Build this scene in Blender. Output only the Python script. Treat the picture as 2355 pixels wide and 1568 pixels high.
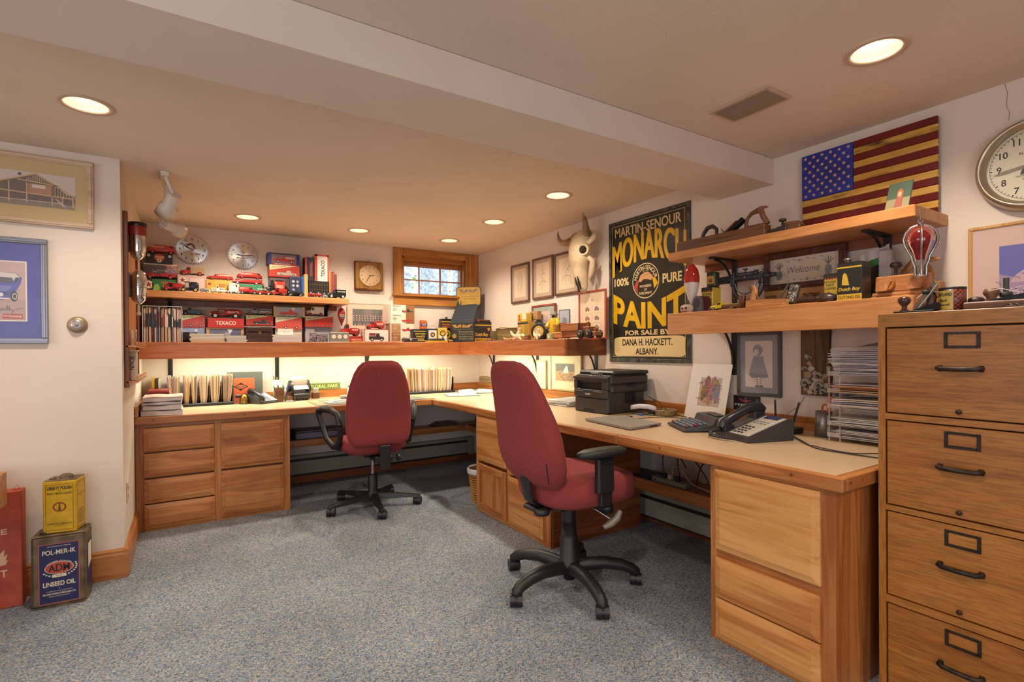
import bpy, math, random
from mathutils import Matrix, Vector
PI = math.pi
rnd = random.Random(7)
for o in list(bpy.data.objects): bpy.data.objects.remove(o)
SC = bpy.context.scene
COL = SC.collection

# ------------------------------------------------------------------ camera, world, lamps, exposure
F, CY, CAMH = 1188.695, 807.485, 1.2
YAW, PITCH, ROLL = math.radians(32.3508), math.radians(-0.29), math.radians(-0.45298)
def cam_axes():
    c, s = math.cos(YAW), math.sin(YAW)
    r, f, u = Vector((c, -s, 0)), Vector((s, c, 0)), Vector((0, 0, 1))
    f2 = f*math.cos(PITCH) + u*math.sin(PITCH); u2 = u*math.cos(PITCH) - f*math.sin(PITCH)
    return r*math.cos(ROLL) + u2*math.sin(ROLL), u2*math.cos(ROLL) - r*math.sin(ROLL), f2
CR, CU, CF = cam_axes()
cam = bpy.data.cameras.new('camera'); camo = bpy.data.objects.new('camera', cam); COL.objects.link(camo)
cam.sensor_fit = 'HORIZONTAL'; cam.sensor_width = 36; cam.lens = F/2355*36
cam.shift_y = (CY-784)/2355; cam.clip_start = .05
camo.matrix_world = Matrix(((CR.x, CU.x, -CF.x, 0), (CR.y, CU.y, -CF.y, 0), (CR.z, CU.z, -CF.z, CAMH), (0, 0, 0, 1)))
SC.camera = camo
def at(px, py, X=None, Y=None, Z=None):
    """survey: the point of plane X=, Y= or Z= that the photograph shows at pixel (px, py)"""
    d = CR*((px-1177.5)/F) - CU*((py-CY)/F) + CF
    t = X/d.x if X is not None else Y/d.y if Y is not None else (Z-CAMH)/d.z
    return Vector((d.x*t, d.y*t, CAMH+d.z*t))

SC.view_settings.view_transform = 'Standard'; SC.view_settings.look = 'None'
SC.view_settings.gamma = 1; SC.view_settings.use_curve_mapping = False
SC.view_settings.exposure = 0.14
try:
    SC.cycles.max_bounces = 8; SC.cycles.diffuse_bounces = 5; SC.cycles.glossy_bounces = 3
    SC.cycles.sample_clamp_indirect = 4; SC.cycles.caustics_reflective = False; SC.cycles.caustics_refractive = False
    SC.cycles.use_denoising = True
except Exception: pass
W = bpy.data.worlds.new('sky'); SC.world = W; W.use_nodes = True
W.node_tree.nodes['Background'].inputs[0].default_value = (.80, .90, 1, 1)
W.node_tree.nodes['Background'].inputs[1].default_value = 3.2

def lamp(name, kind, loc, rot, energy, col, **kw):
    l = bpy.data.lights.new(name, kind); l.energy = energy; l.color = col
    for k, v in kw.items(): setattr(l, k, v)
    o = bpy.data.objects.new(name, l); o.location = loc; o.rotation_euler = rot; COL.objects.link(o); return o
WARM = (1, .87, .70)
# added area fills, unseen, standing in for daylight behind and left of the camera
lamp('fill_behind', 'AREA', (-1.2, -2.3, 1.25), (-PI/2, 0, PI), 55, (.82, .89, 1), shape='RECTANGLE', size=2.6, size_y=1.3)
lamp('fill_side', 'AREA', (-3.7, .8, 1.3), (PI/2, 0, -PI/2), 36, (.95, .95, 1), shape='RECTANGLE', size=2.2, size_y=1.2)
CAN_W = 11.0      # watts of each recessed ceiling can
CANS = [(2.04, .84), (-.335, 2.755), (.418, 4.43), (1.274, 4.45), (2.121, 4.44), (2.121, 3.606), (2.124, 2.763),
        (.55, .84), (-1.2, .84), (.55, -.9), (2.04, -.9), (-1.2, -.9), (-1.9, 2.755)]  # cans on this line: out of frame, added to light the foreground

# ------------------------------------------------------------------ materials
MATS = {}
def lin(h):
    v = [int(h[i:i+2], 16)/255 for i in (0, 2, 4)]
    return tuple(x/12.92 if x <= .04045 else ((x+.055)/1.055)**2.4 for x in v)
def C(h, rough=.55, metal=0, alpha=1, emit=0, trans=0, spec=.5):
    k = (h, rough, metal, alpha, emit, trans, spec)
    if k in MATS: return MATS[k]
    m = bpy.data.materials.new('paint_'+h); m.use_nodes = True
    b = m.node_tree.nodes['Principled BSDF']; c = (*lin(h), 1)
    b.inputs['Base Color'].default_value = c; b.inputs['Roughness'].default_value = rough
    b.inputs['Metallic'].default_value = metal; b.inputs['Alpha'].default_value = alpha
    b.inputs['Transmission Weight'].default_value = trans
    b.inputs['Specular IOR Level'].default_value = spec
    if emit: b.inputs['Emission Color'].default_value = c; b.inputs['Emission Strength'].default_value = emit
    MATS[k] = m; return m
def nodes(name):
    m = bpy.data.materials.new(name); m.use_nodes = True; nt = m.node_tree
    return m, nt, nt.nodes['Principled BSDF'], nt.nodes.new, nt.links.new
def ramp(nt, stops):
    r = nt.nodes.new('ShaderNodeValToRGB'); e = r.color_ramp.elements
    while len(e) < len(stops): e.new(.5)
    for el, (p, h) in zip(e, stops): el.position = p; el.color = (*lin(h), 1)
    return r
def wood(axis, cols, rough=.38, scale=1.0, key='cherry', streak=1.0, pores=0):
    """long-grained timber; grain runs along `axis` of the piece itself, each piece cut elsewhere from the plank"""
    k = ('wood', axis, tuple(cols), rough, scale, streak, pores)
    if k in MATS: return MATS[k]
    m, nt, b, N, L = nodes(key+'_'+axis)
    tc = N('ShaderNodeTexCoord'); oi = N('ShaderNodeObjectInfo'); mp = N('ShaderNodeMapping'); add = N('ShaderNodeVectorMath'); add.operation = 'ADD'
    mu = N('ShaderNodeMath'); mu.operation = 'MULTIPLY'; mu.inputs[1].default_value = 37.0
    L(oi.outputs['Random'], mu.inputs[0]); L(tc.outputs['Object'], add.inputs[0]); L(mu.outputs[0], add.inputs[1])
    s = [12*scale]*3; s['xyz'.index(axis)] = .8*scale; mp.inputs['Scale'].default_value = s
    L(add.outputs[0], mp.inputs['Vector'])
    n1 = N('ShaderNodeTexNoise'); n1.inputs['Scale'].default_value = 1.1; n1.inputs['Detail'].default_value = 3; n1.inputs['Distortion'].default_value = .55
    L(mp.outputs[0], n1.inputs['Vector'])
    w = N('ShaderNodeMath'); w.operation = 'MULTIPLY'; w.inputs[1].default_value = 9.0*streak
    L(n1.outputs[0], w.inputs[0])
    sn = N('ShaderNodeMath'); sn.operation = 'SINE'; w2 = N('ShaderNodeMath'); w2.operation = 'MULTIPLY'; w2.inputs[1].default_value = 4
    L(w.outputs[0], w2.inputs[0]); L(w2.outputs[0], sn.inputs[0])
    n2 = N('ShaderNodeTexNoise'); n2.inputs['Scale'].default_value = 7; n2.inputs['Detail'].default_value = 4; L(mp.outputs[0], n2.inputs['Vector'])
    a1 = N('ShaderNodeMath'); a1.operation = 'MULTIPLY_ADD'; a1.inputs[1].default_value = .10*streak; L(sn.outputs[0], a1.inputs[0]); L(n1.outputs[0], a1.inputs[2])
    a2 = N('ShaderNodeMath'); a2.operation = 'MULTIPLY_ADD'; a2.inputs[1].default_value = .35; L(n2.outputs[0], a2.inputs[0]); L(a1.outputs[0], a2.inputs[2])
    a3 = N('ShaderNodeMath'); a3.operation = 'MULTIPLY_ADD'; a3.inputs[1].default_value = .18; L(oi.outputs['Random'], a3.inputs[0]); L(a2.outputs[0], a3.inputs[2])
    r = ramp(nt, list(zip((.38, .62, .8, 1.0), cols))); L(a3.outputs[0], r.inputs[0])
    out = r.outputs[0]
    if pores:
        mp2 = N('ShaderNodeMapping'); s2 = [210.0]*3; s2['xyz'.index(axis)] = 14.0; mp2.inputs['Scale'].default_value = s2; L(add.outputs[0], mp2.inputs['Vector'])
        n3 = N('ShaderNodeTexNoise'); n3.inputs['Scale'].default_value = 1; n3.inputs['Detail'].default_value = 1; L(mp2.outputs[0], n3.inputs['Vector'])
        r3 = ramp(nt, [(.40, '5a3a1c'), (.52, 'ffffff')]); L(n3.outputs[0], r3.inputs[0])
        mx = N('ShaderNodeMix'); mx.data_type = 'RGBA'; mx.blend_type = 'MULTIPLY'; mx.inputs['Factor'].default_value = pores
        L(out, mx.inputs['A']); L(r3.outputs[0], mx.inputs['B']); out = mx.outputs['Result']
    L(out, b.inputs['Base Color']); b.inputs['Roughness'].default_value = rough
    MATS[k] = m; return m
CH = ('8c4c22', '9e5e2e', 'b0703a', 'c0834c')
def cherry(ax): return wood(ax, CH)
def cherry_light(ax): return wood(ax, ('9e5c28', 'b3733a', 'c4884c', 'd29b5e'), streak=.8, key='light_cherry')
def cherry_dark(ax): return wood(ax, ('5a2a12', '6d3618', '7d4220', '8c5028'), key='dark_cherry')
def shelfwood(ax): return wood(ax, ('aa6a38', 'b87a46', 'c48854', 'ce9662'), key='shelf_cherry')
def oak(ax): return wood(ax, ('824814', '96591e', 'a46828', 'b27632'), rough=.4, scale=1.6, key='oak', pores=.28, streak=.5)
def oldwood(ax): return wood(ax, ('4a2a16', '5c3820', '6e462a', '805638'), rough=.5, scale=2.2, key='old_beech')
def planewood(ax): return wood(ax, ('8a5226', 'a26636', 'b27844', 'c08a56'), rough=.45, scale=2.2, key='plane_beech')

def noisy(name, c1, c2, scale, rough=.9, bump=0.0, detail=2, lo=.35, hi=.65, bscale=None, extra=None, metal=0):
    k = ('noisy', name)
    if k in MATS: return MATS[k]
    m, nt, b, N, L = nodes(name); tc = N('ShaderNodeTexCoord')
    n = N('ShaderNodeTexNoise'); n.inputs['Scale'].default_value = scale; n.inputs['Detail'].default_value = detail; L(tc.outputs['Object'], n.inputs['Vector'])
    st = [(lo, c1), (hi, c2)] if extra is None else [(lo, c1)]+[(lo+(hi-lo)*(i+1)/(len(extra)+1), e) for i, e in enumerate(extra)]+[(hi, c2)]
    r = ramp(nt, st); L(n.outputs[0], r.inputs[0]); L(r.outputs[0], b.inputs['Base Color']); b.inputs['Roughness'].default_value = rough; b.inputs['Metallic'].default_value = metal
    if bump:
        n2 = N('ShaderNodeTexNoise'); n2.inputs['Scale'].default_value = bscale or scale; n2.inputs['Detail'].default_value = 3; L(tc.outputs['Object'], n2.inputs['Vector'])
        bp = N('ShaderNodeBump'); bp.inputs['Strength'].default_value = bump; bp.inputs['Distance'].default_value = .004; L(n2.outputs[0], bp.inputs['Height']); L(bp.outputs[0], b.inputs['Normal'])
    MATS[k] = m; return m
WALLP = noisy('wall_paint', 'd9c9ba', 'dccdbe', 3, .85, .05, bscale=260)
CEILP = noisy('ceiling_plaster', 'd9c8b6', 'ddccbb', 2.2, .9, .18, bscale=60)
def carpet_mat():
    m, nt, b, N, L = nodes('berber_carpet'); tc = N('ShaderNodeTexCoord')
    v = N('ShaderNodeTexVoronoi'); v.inputs['Scale'].default_value = 190; L(tc.outputs['Object'], v.inputs['Vector'])
    sp = N('ShaderNodeSeparateColor'); L(v.outputs['Color'], sp.inputs[0])
    r = ramp(nt, [(0, '626a78'), (.16, '78889c'), (.36, '9a9a98'), (.56, '8696a6'), (.72, 'a4a29e'), (.9, 'bab6b2'), (1, 'cac6c2')]); r.color_ramp.interpolation = 'CONSTANT'
    L(sp.outputs[0], r.inputs[0])
    n = N('ShaderNodeTexNoise'); n.inputs['Scale'].default_value = 1.6; n.inputs['Detail'].default_value = 4; L(tc.outputs['Object'], n.inputs['Vector'])
    r2 = ramp(nt, [(.3, 'dedede'), (.7, 'ffffff')]); L(n.outputs[0], r2.inputs[0])
    mx = N('ShaderNodeMix'); mx.data_type = 'RGBA'; mx.blend_type = 'MULTIPLY'; mx.inputs['Factor'].default_value = 1
    L(r.outputs[0], mx.inputs['A']); L(r2.outputs[0], mx.inputs['B']); L(mx.outputs['Result'], b.inputs['Base Color'])
    b.inputs['Roughness'].default_value = 1; b.inputs['Specular IOR Level'].default_value = .1
    bp = N('ShaderNodeBump'); bp.inputs['Strength'].default_value = .5; bp.inputs['Distance'].default_value = .006; L(v.outputs['Distance'], bp.inputs['Height']); L(bp.outputs[0], b.inputs['Normal'])
    return m
CARPET = carpet_mat()
FABRIC = noisy('maroon_upholstery', '7a2c2d', '923b3a', 420, .95, .35, bscale=700)
BLACKP = C('1c1b1d', .45); BLACKM = C('151416', .35, .6); CHROME = C('d8d8da', .12, 1); STEEL = C('9a9a9c', .3, 1)
BRASS = C('9a7a3c', .35, 1); GLASS = C('ffffff', .02, 0, 1, 0, 1); PAPER = C('e9e5de', .8); WHITEP = C('e8e2da', .45)
BRACK = C('23211f', .5, .3)

# ------------------------------------------------------------------ mesh builder
TXT = {}
def text_mesh(s, bold):
    k = (s, bold)
    if k not in TXT:
        cu = bpy.data.curves.new('t', 'FONT'); cu.body = s; cu.resolution_u = 4; cu.offset = bold; cu.fill_mode = 'FRONT'
        o = bpy.data.objects.new('t', cu); me = bpy.data.meshes.new_from_object(o)
        vs = [(v.co.x, v.co.y) for v in me.vertices]; fs = [list(p.vertices) for p in me.polygons]
        bpy.data.objects.remove(o); bpy.data.curves.remove(cu); bpy.data.meshes.remove(me)
        TXT[k] = (vs, fs)
    return TXT[k]
class B:
    def __init__(s, mat=None): s.v = []; s.f = []; s.fm = []; s.sm = []; s.ml = []; s.T = Matrix.Identity(4); s.cur = 0; s.smooth = False; mat and s.m(mat)
    def m(s, mat):
        if mat not in s.ml: s.ml.append(mat)
        s.cur = s.ml.index(mat); return s
    def add(s, vs, fs, smooth=None):
        n = len(s.v); s.v += [tuple(s.T @ Vector(p)) for p in vs]
        for f in fs: s.f.append([i+n for i in f]); s.fm.append(s.cur); s.sm.append(s.smooth if smooth is None else smooth)
        return s
    def box(s, x0, y0, z0, x1, y1, z1, c=0):
        x0, x1 = min(x0, x1), max(x0, x1); y0, y1 = min(y0, y1), max(y0, y1); z0, z1 = min(z0, z1), max(z0, z1)
        if c <= 0:
            return s.add([(x, y, z) for z in (z0, z1) for y in (y0, y1) for x in (x0, x1)],
                         [(0, 2, 3, 1), (4, 5, 7, 6), (0, 1, 5, 4), (2, 6, 7, 3), (0, 4, 6, 2), (1, 3, 7, 5)], False)
        c = min(c, (x1-x0)*.49, (y1-y0)*.49, (z1-z0)*.49)
        vs = []; ix = {}
        for i, x in enumerate((x0, x1)):
            for j, y in enumerate((y0, y1)):
                for k, z in enumerate((z0, z1)):
                    sx, sy, sz = (1-2*i)*c, (1-2*j)*c, (1-2*k)*c
                    for a, p in enumerate(((x, y+sy, z+sz), (x+sx, y, z+sz), (x+sx, y+sy, z))): ix[i, j, k, a] = len(vs); vs.append(p)
        fs = []
        for i in (0, 1):
            q = lambda a, l: fs.append([ix[(*t, a)] for t in l])
            q(0, [(i, 0, 0), (i, 1, 0), (i, 1, 1), (i, 0, 1)]); q(1, [(0, i, 0), (1, i, 0), (1, i, 1), (0, i, 1)]); q(2, [(0, 0, i), (1, 0, i), (1, 1, i), (0, 1, i)])
            for j in (0, 1):
                fs.append([ix[i, j, 0, 0], ix[i, j, 1, 0], ix[i, j, 1, 1], ix[i, j, 0, 1]])
                fs.append([ix[i, 0, j, 0], ix[i, 1, j, 0], ix[i, 1, j, 2], ix[i, 0, j, 2]])
                fs.append([ix[0, i, j, 1], ix[1, i, j, 1], ix[1, i, j, 2], ix[0, i, j, 2]])
                for k in (0, 1): fs.append([ix[i, j, k, a] for a in (0, 1, 2)])
        return s.add(vs, fs, False)
    def rings(s, R, closed=True, cap=True, smooth=True):
        n = len(R[0]); vs = [p for r in R for p in r]; fs = []
        for i in range(len(R)-1):
            for j in range(n if closed else n-1):
                k = (j+1) % n; fs.append((i*n+j, i*n+k, (i+1)*n+k, (i+1)*n+j))
        s.add(vs, fs, smooth)
        if cap: s.add(list(R[0]), [list(range(n))[::-1]], False); s.add(list(R[-1]), [list(range(n))], False)
        return s
    def cyl(s, p0, p1, r0, r1=None, n=16, cap=True):
        r1 = r0 if r1 is None else r1; p0, p1 = Vector(p0), Vector(p1); d = (p1-p0).normalized()
        u = d.orthogonal().normalized(); w = d.cross(u)
        cs = [(math.cos(2*PI*i/n), math.sin(2*PI*i/n)) for i in range(n)]
        return s.rings([[p0+(u*a+w*b)*r0 for a, b in cs], [p1+(u*a+w*b)*r1 for a, b in cs]], cap=cap)
    def lathe(s, prof, c=(0, 0, 0), ax='z', n=20, cap=True):
        R = []
        for r, h in prof:
            row = []
            for i in range(n):
                a, b = max(r, 1e-5)*math.cos(2*PI*i/n), max(r, 1e-5)*math.sin(2*PI*i/n)
                p = (a, b, h) if ax == 'z' else (h, a, b) if ax == 'x' else (a, h, b)
                row.append((p[0]+c[0], p[1]+c[1], p[2]+c[2]))
            R.append(row)
        return s.rings(R, cap=cap)
    def tube(s, pts, r, n=8, closed=False, flat=1.0, up=None, cap=True):
        P = [Vector(p) for p in pts]; m = len(P); R = []; u = None
        for i in range(m):
            a = P[(i-1) % m] if closed or i else P[0]; b = P[(i+1) % m] if closed or i < m-1 else P[-1]
            d = (b-a).normalized()
            if up is not None: u = Vector(up)-d*d.dot(Vector(up)); u.normalize()
            elif u is None: u = d.orthogonal().normalized()
            else: u = (u-d*u.dot(d)).normalized()
            w = d.cross(u); rr = r[i] if isinstance(r, (list, tuple)) else r
            R.append([P[i]+u*(rr*flat*math.cos(2*PI*k/n))+w*(rr*math.sin(2*PI*k/n)) for k in range(n)])
        if closed: R.append(R[0])
        return s.rings(R, cap=cap and not closed)
    def prism(s, poly, a0, a1, pl='xz', smooth=False):
        mk = {'xz': lambda p, a: (p[0], a, p[1]), 'xy': lambda p, a: (p[0], p[1], a), 'yz': lambda p, a: (a, p[0], p[1])}[pl]
        n = len(poly); s.add([mk(p, a0) for p in poly], [list(range(n))], False); s.add([mk(p, a1) for p in poly], [list(range(n))[::-1]], False)
        return s.add([mk(p, a) for a in (a0, a1) for p in poly], [(i, n+i, n+(i+1) % n, (i+1) % n) for i in range(n)], smooth)
    def ball(s, c, r, n=12, m=8):
        r = (r, r, r) if not isinstance(r, (tuple, list)) else r
        return s.rings([[(c[0]+r[0]*math.sin(PI*j/m+1e-4*(j in (0, m)))*math.cos(2*PI*i/n), c[1]+r[1]*math.sin(PI*j/m+1e-4*(j in (0, m)))*math.sin(2*PI*i/n), c[2]-r[2]*math.cos(PI*j/m)) for i in range(n)] for j in range(m+1)], cap=False)
    def poly(s, pts): return s.add(pts, [list(range(len(pts)))], False)
    def rect(s, x0, z0, x1, z1, y): return s.poly([(x0, y, z0), (x1, y, z0), (x1, y, z1), (x0, y, z1)])
    def shape(s, pts, y): return s.poly([(p[0], y, p[1]) for p in pts])
    def disc(s, x, z, r, y, n=20, rz=None): return s.poly([(x+r*math.cos(2*PI*i/n), y, z+(rz or r)*math.sin(2*PI*i/n)) for i in range(n)])
    def ring(s, x, z, r0, r1, y, n=28, k=1.0):
        a = [(math.cos(2*PI*i/n), math.sin(2*PI*i/n)) for i in range(n)]
        return s.add([(x+r*p, y, z+r*k*q) for r in (r0, r1) for p, q in a], [(i, (i+1) % n, n+(i+1) % n, n+i) for i in range(n)], False)
    def frame(s, x0, z0, x1, z1, w, y):
        for a in ((x0, z0, x1, z0+w), (x0, z1-w, x1, z1), (x0, z0+w, x0+w, z1-w), (x1-w, z0+w, x1, z1-w)): s.rect(*a, y)
        return s
    def text(s, t, x, z, y, h, w=None, bold=.01, align='C', rot=0, warp=None, skew=0):
        """flat printed lettering, facing -y; h is the height of the letters, w the length of the line"""
        if 'M' in t.upper() and bold > .012:      # wide M strokes: thicken by overprinting instead of offsetting the outline
            d = bold*.45
            for k in (-1, 0, 1): s.text(t, x+k*d*h*1.3*math.cos(rot), z+k*d*h*1.3*math.sin(rot), y-.00002*(k+1), h, w and w*(1-d*.5), .008, align, rot, warp, skew)
            return s
        vs, fs = text_mesh(t, bold)
        if not vs: return s
        xs = [p[0] for p in vs]; zs = [p[1] for p in vs]; x0, x1, z0, z1 = min(xs), max(xs), min(zs), max(zs)
        kz = h/max(z1-z0, 1e-6); kx = w/max(x1-x0, 1e-6) if w else kz*.9; L = (x1-x0)*kx
        ox = {'C': -L/2, 'L': 0, 'R': -L}[align]; cr, sr = math.cos(rot), math.sin(rot); out = []
        for a, b in vs:
            p, q = (a-x0)*kx+ox, (b-z0)*kz-h/2
            if warp: p, q = warp(p, q, L, h)
            p += skew*q
            out.append((x+p*cr-q*sr, y, z+p*sr+q*cr))
        return s.add(out, fs, False)
    def arc_text(s, t, x, z, y, r, h, span, mid=PI/2, bold=.01, k=1.0):
        """letters set round an arc; span in radians, mid the angle of its middle"""
        def wp(p, q, L, hh):
            a = mid-p/L*span; rr = r+q
            return rr*math.cos(a), rr*math.sin(a)*k
        def wn(p, q, L, hh):
            a = mid+p/L*abs(span); rr = r-q
            return rr*math.cos(a), rr*math.sin(a)*k
        return s.text(t, x, z, y, h, w=r*abs(span), bold=bold, warp=wp if span > 0 else wn)
    def obj(s, name, parent=None, loc=None, rot=None, label=None):
        me = bpy.data.meshes.new(name); me.from_pydata(s.v, [], s.f)
        for m in s.ml: me.materials.append(m)
        me.polygons.foreach_set('material_index', s.fm); me.polygons.foreach_set('use_smooth', s.sm); me.update()
        o = bpy.data.objects.new(name, me); COL.objects.link(o)
        if parent: o.parent = parent
        if loc: o.location = loc
        if rot: o.rotation_euler = rot
        if label: o['label'] = label
        return o
def tag(o, label, cat, group=None):
    o['label'] = label; o['category'] = cat
    if group: o['group'] = group
    return o
def thing(name, label, cat, loc=(0, 0, 0), rz=0, group=None):
    o = bpy.data.objects.new(name, None); o.empty_display_size = .05; COL.objects.link(o); o.location = loc; o.rotation_euler = (0, 0, rz)
    return tag(o, label, cat, group)
def struct(b, name, parent=None):
    o = b.obj(name, parent)
    if not parent: o['kind'] = 'structure'
    return o
def subdiv(o, n=1):
    m = o.modifiers.new('s', 'SUBSURF'); m.levels = n; m.render_levels = n; return o
def cname(h):
    """everyday name of a colour, for labels"""
    import colorsys
    r, g, b = [int(h[i:i+2], 16)/255 for i in (0, 2, 4)]; u, s, v = colorsys.rgb_to_hsv(r, g, b); u *= 360
    if v < .3: return 'black'
    if s < .14: return 'white' if v > .82 else 'pale grey' if v > .66 else 'grey'
    if u < 18 or u > 330: return 'pink' if v > .75 and s < .35 else 'red' if s > .45 else 'dusky brown'
    if u < 34: return 'cream' if s < .24 else 'tan' if v > .66 else 'brown'
    if u < 62: return 'cream' if s < .3 else 'buff' if s < .5 else 'yellow'
    return 'green' if u < 165 else 'lilac' if u > 250 else 'blue'
def nth(k):
    w = 'first second third fourth fifth sixth seventh eighth ninth tenth eleventh twelfth thirteenth fourteenth fifteenth sixteenth seventeenth eighteenth nineteenth'.split()
    if k <= 19: return w[k-1]
    t, o = divmod(k, 10); return ['twent', 'thirt', 'fort'][t-2]+('ieth' if o == 0 else 'y-'+w[o-1])
RW = -PI/2     # turn of a thing that faces the right wall's side (front looks towards -X)
LW = PI/2
# ------------------------------------------------------------------ the room
XW, YB, ZC = 2.73, 5.01, 2.225
YL, XL, YR, XR = 3.447, -.283, -2.5, -4.0
struct(B(CARPET).box(XR-.1, YR-.1, -.1, XW+.1, YB+.1, 0), 'floor')
def holed(name, z, x0, y0, x1, y1, holes, r, mat):
    """a flat ceiling with round openings for the lamps, cut into strips about each opening"""
    import bmesh
    bm = bmesh.new(); es = []
    def loop(ps):
        vs = [bm.verts.new(p) for p in ps]
        for i in range(len(vs)): es.append(bm.edges.new((vs[i], vs[(i+1) % len(vs)])))
    loop([(x0, y0, z), (x1, y0, z), (x1, y1, z), (x0, y1, z)])
    for hx, hy in holes: loop([(hx+r*math.cos(2*PI*i/24), hy+r*math.sin(2*PI*i/24), z) for i in range(24)])
    bmesh.ops.triangle_fill(bm, edges=es, use_beauty=True)
    me = bpy.data.meshes.new(name); bm.to_mesh(me); bm.free(); me.materials.append(mat)
    o = bpy.data.objects.new(name, me); COL.objects.link(o); o['kind'] = 'structure'; return o
holed('ceiling', ZC, XR-.1, YR-.1, XW+.1, YB+.1, CANS, .078, CEILP)
struct(B(CEILP).box(XR-.1, YR-.1, ZC+.16, XW+.1, YB+.1, ZC+.2), 'ceiling_deck')
WX0, WX1, WZ0, WZ1 = 1.86, 2.575, 1.755, 2.155       # window opening
b = B(WALLP)
for q in ((XL-.1, YB, 0, WX0, YB+.1, ZC+.16), (WX1, YB, 0, XW+.1, YB+.1, ZC+.16), (WX0, YB, 0, WX1, YB+.1, WZ0), (WX0, YB, WZ1, WX1, YB+.1, ZC+.16)): b.box(*q)
struct(b, 'wall_back')
struct(B(WALLP).box(XW, YR-.1, 0, XW+.1, YB, ZC+.16), 'wall_right')
struct(B(WALLP).box(XR, YL, 0, XL, YB, ZC+.16), 'wall_left')
struct(B(WALLP).box(XR-.1, YR-.1, 0, XR, YB, ZC+.16), 'wall_far_left')
struct(B(WALLP).box(XR, YR-.1, 0, XW, YR, ZC+.16), 'wall_behind')
struct(B(WALLP).box(XR, 1.62, 2.085, XW, 1.96, ZC-.002), 'ceiling_beam')
# moulded oak-brown baseboards
def baseboard(b, x0, y0, x1, y1, nx, ny):
    """runs from (x0,y0) to (x1,y1) along a wall; (nx,ny) points into the room"""
    prof = ((0, 0), (.018, 0), (.018, .125), (.014, .132), (.015, .143), (.009, .152), (0, .154))
    R = [[(x+nx*d, y+ny*d, z) for d, z in prof] for x, y in ((x0, y0), (x1, y1))]
    return b.rings(R, smooth=False)
struct(baseboard(B(cherry('x')), XR, YL-.0005, XL+.018, YL-.0005, 0, -1), 'baseboard_left')
struct(baseboard(B(cherry('y')), XL+.0005, YL-.018, XL+.0005, 4.2, 1, 0), 'baseboard_alcove')
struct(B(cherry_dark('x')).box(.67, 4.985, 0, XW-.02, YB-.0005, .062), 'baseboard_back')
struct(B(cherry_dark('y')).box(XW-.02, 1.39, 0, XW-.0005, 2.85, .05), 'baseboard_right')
# crack in the plaster over the big clock
cr = [at(2311, 190, X=XW-.0006), at(2313, 202, X=XW-.0006), at(2317, 210, X=XW-.0006), at(2315, 247, X=XW-.0006), at(2322, 256, X=XW-.0006), at(2320, 278, X=XW-.0006)]
struct(B(C('7a6a5e')).tube(cr, .0008, 4), 'trim_1')
# outlet on the alcove wall
o = tag(B(C('d8c49a')).box(XL+.0003, 3.60, .35, XL+.006, 3.67, .465, .002).m(C('6e5a3e')).box(XL+.005, 3.62, .375, XL+.0068, 3.65, .395).box(XL+.005, 3.62, .42, XL+.0068, 3.65, .44).obj('outlet'), 'cream electrical outlet low on the narrow alcove wall by the left desk', 'outlet')

# ------------------------------------------------------------------ window
wn = struct(B(oak('x')).box(1.862, 5.005, WZ1-.02, 2.573, 5.11, WZ1).box(1.862, 5.005, WZ0, 2.573, 5.11, WZ0+.012), 'window_1')
OKV, OKH = wood('z', ('8a5220', 'a0662a', 'b07836', 'bd8846'), key='window_pine'), wood('x', ('8a5220', 'a0662a', 'b07836', 'bd8846'), key='window_pine')
def casing(b, ax, x0, z0, x1, z1):
    b.box(x0, 4.985, z0, x1, YB-.0005, z1, .004)
    if ax == 'v': b.box(x0, 4.98, z0, x0+.016, 4.986, z1, .003).box(x1-.012, 4.981, z0, x1, 4.986, z1, .003)
    else: b.box(x0, 4.98, z1-.018, x1, 4.986, z1, .003)
    return b
casing(B(OKV), 'v', 1.77, WZ0-.01, 1.86, 2.223).obj('casing', wn)
casing(B(OKV), 'v', 2.575, WZ0-.01, 2.722, 2.223).obj('casing', wn)
casing(B(OKH), 'h', 1.86, 2.15, 2.575, 2.223).obj('casing', wn)
B(OKH).box(1.755, 4.955, 1.735, 2.726, 5.02, 1.757, .006).obj('window_stool', wn)
B(OKH).box(1.775, 4.985, 1.65, 2.722, YB-.0005, 1.735, .004).box(1.775, 4.98, 1.65, 2.722, 4.986, 1.668, .003).obj('apron', wn)
B(OKV).box(1.86, 5.005, WZ0, 1.885, 5.12, WZ1, .002).box(1.885, 5.06, WZ0, 1.90, 5.12, WZ1, .002).obj('jamb', wn)
B(OKV).box(2.555, 5.005, WZ0, 2.575, 5.12, WZ1, .002).box(2.54, 5.05, WZ0, 2.556, 5.12, WZ1, .002).obj('jamb', wn)
B(OKH).box(1.885, 5.02, 2.10, 2.555, 5.12, WZ1, .004).box(1.885, 5.05, 2.075, 2.555, 5.12, 2.10, .004).obj('head_jamb', wn)
sash = C('b98a78', .5)
B(sash).box(1.895, 5.09, 1.767, 2.56, 5.125, 1.783).box(1.895, 5.09, 2.06, 2.56, 5.125, 2.078).box(1.895, 5.09, 1.78, 1.912, 5.125, 2.065).box(2.55, 5.09, 1.78, 2.566, 5.125, 2.065).obj('sash', wn)
for x in (2.085, 2.325): B(sash).box(x-.007, 5.095, 1.78, x+.007, 5.12, 2.065).obj('muntin', wn)
B(sash).box(1.91, 5.096, 1.917, 2.555, 5.121, 1.929).obj('muntin', wn)
for i, (x0, x1) in enumerate(((1.912, 2.078), (2.092, 2.318), (2.332, 2.55))):
    for z0, z1 in ((1.783, 1.917), (1.929, 2.06)):
        B(GLASS).box(x0, 5.105, z0, x1, 5.108, z1).obj('pane', wn)
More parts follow.
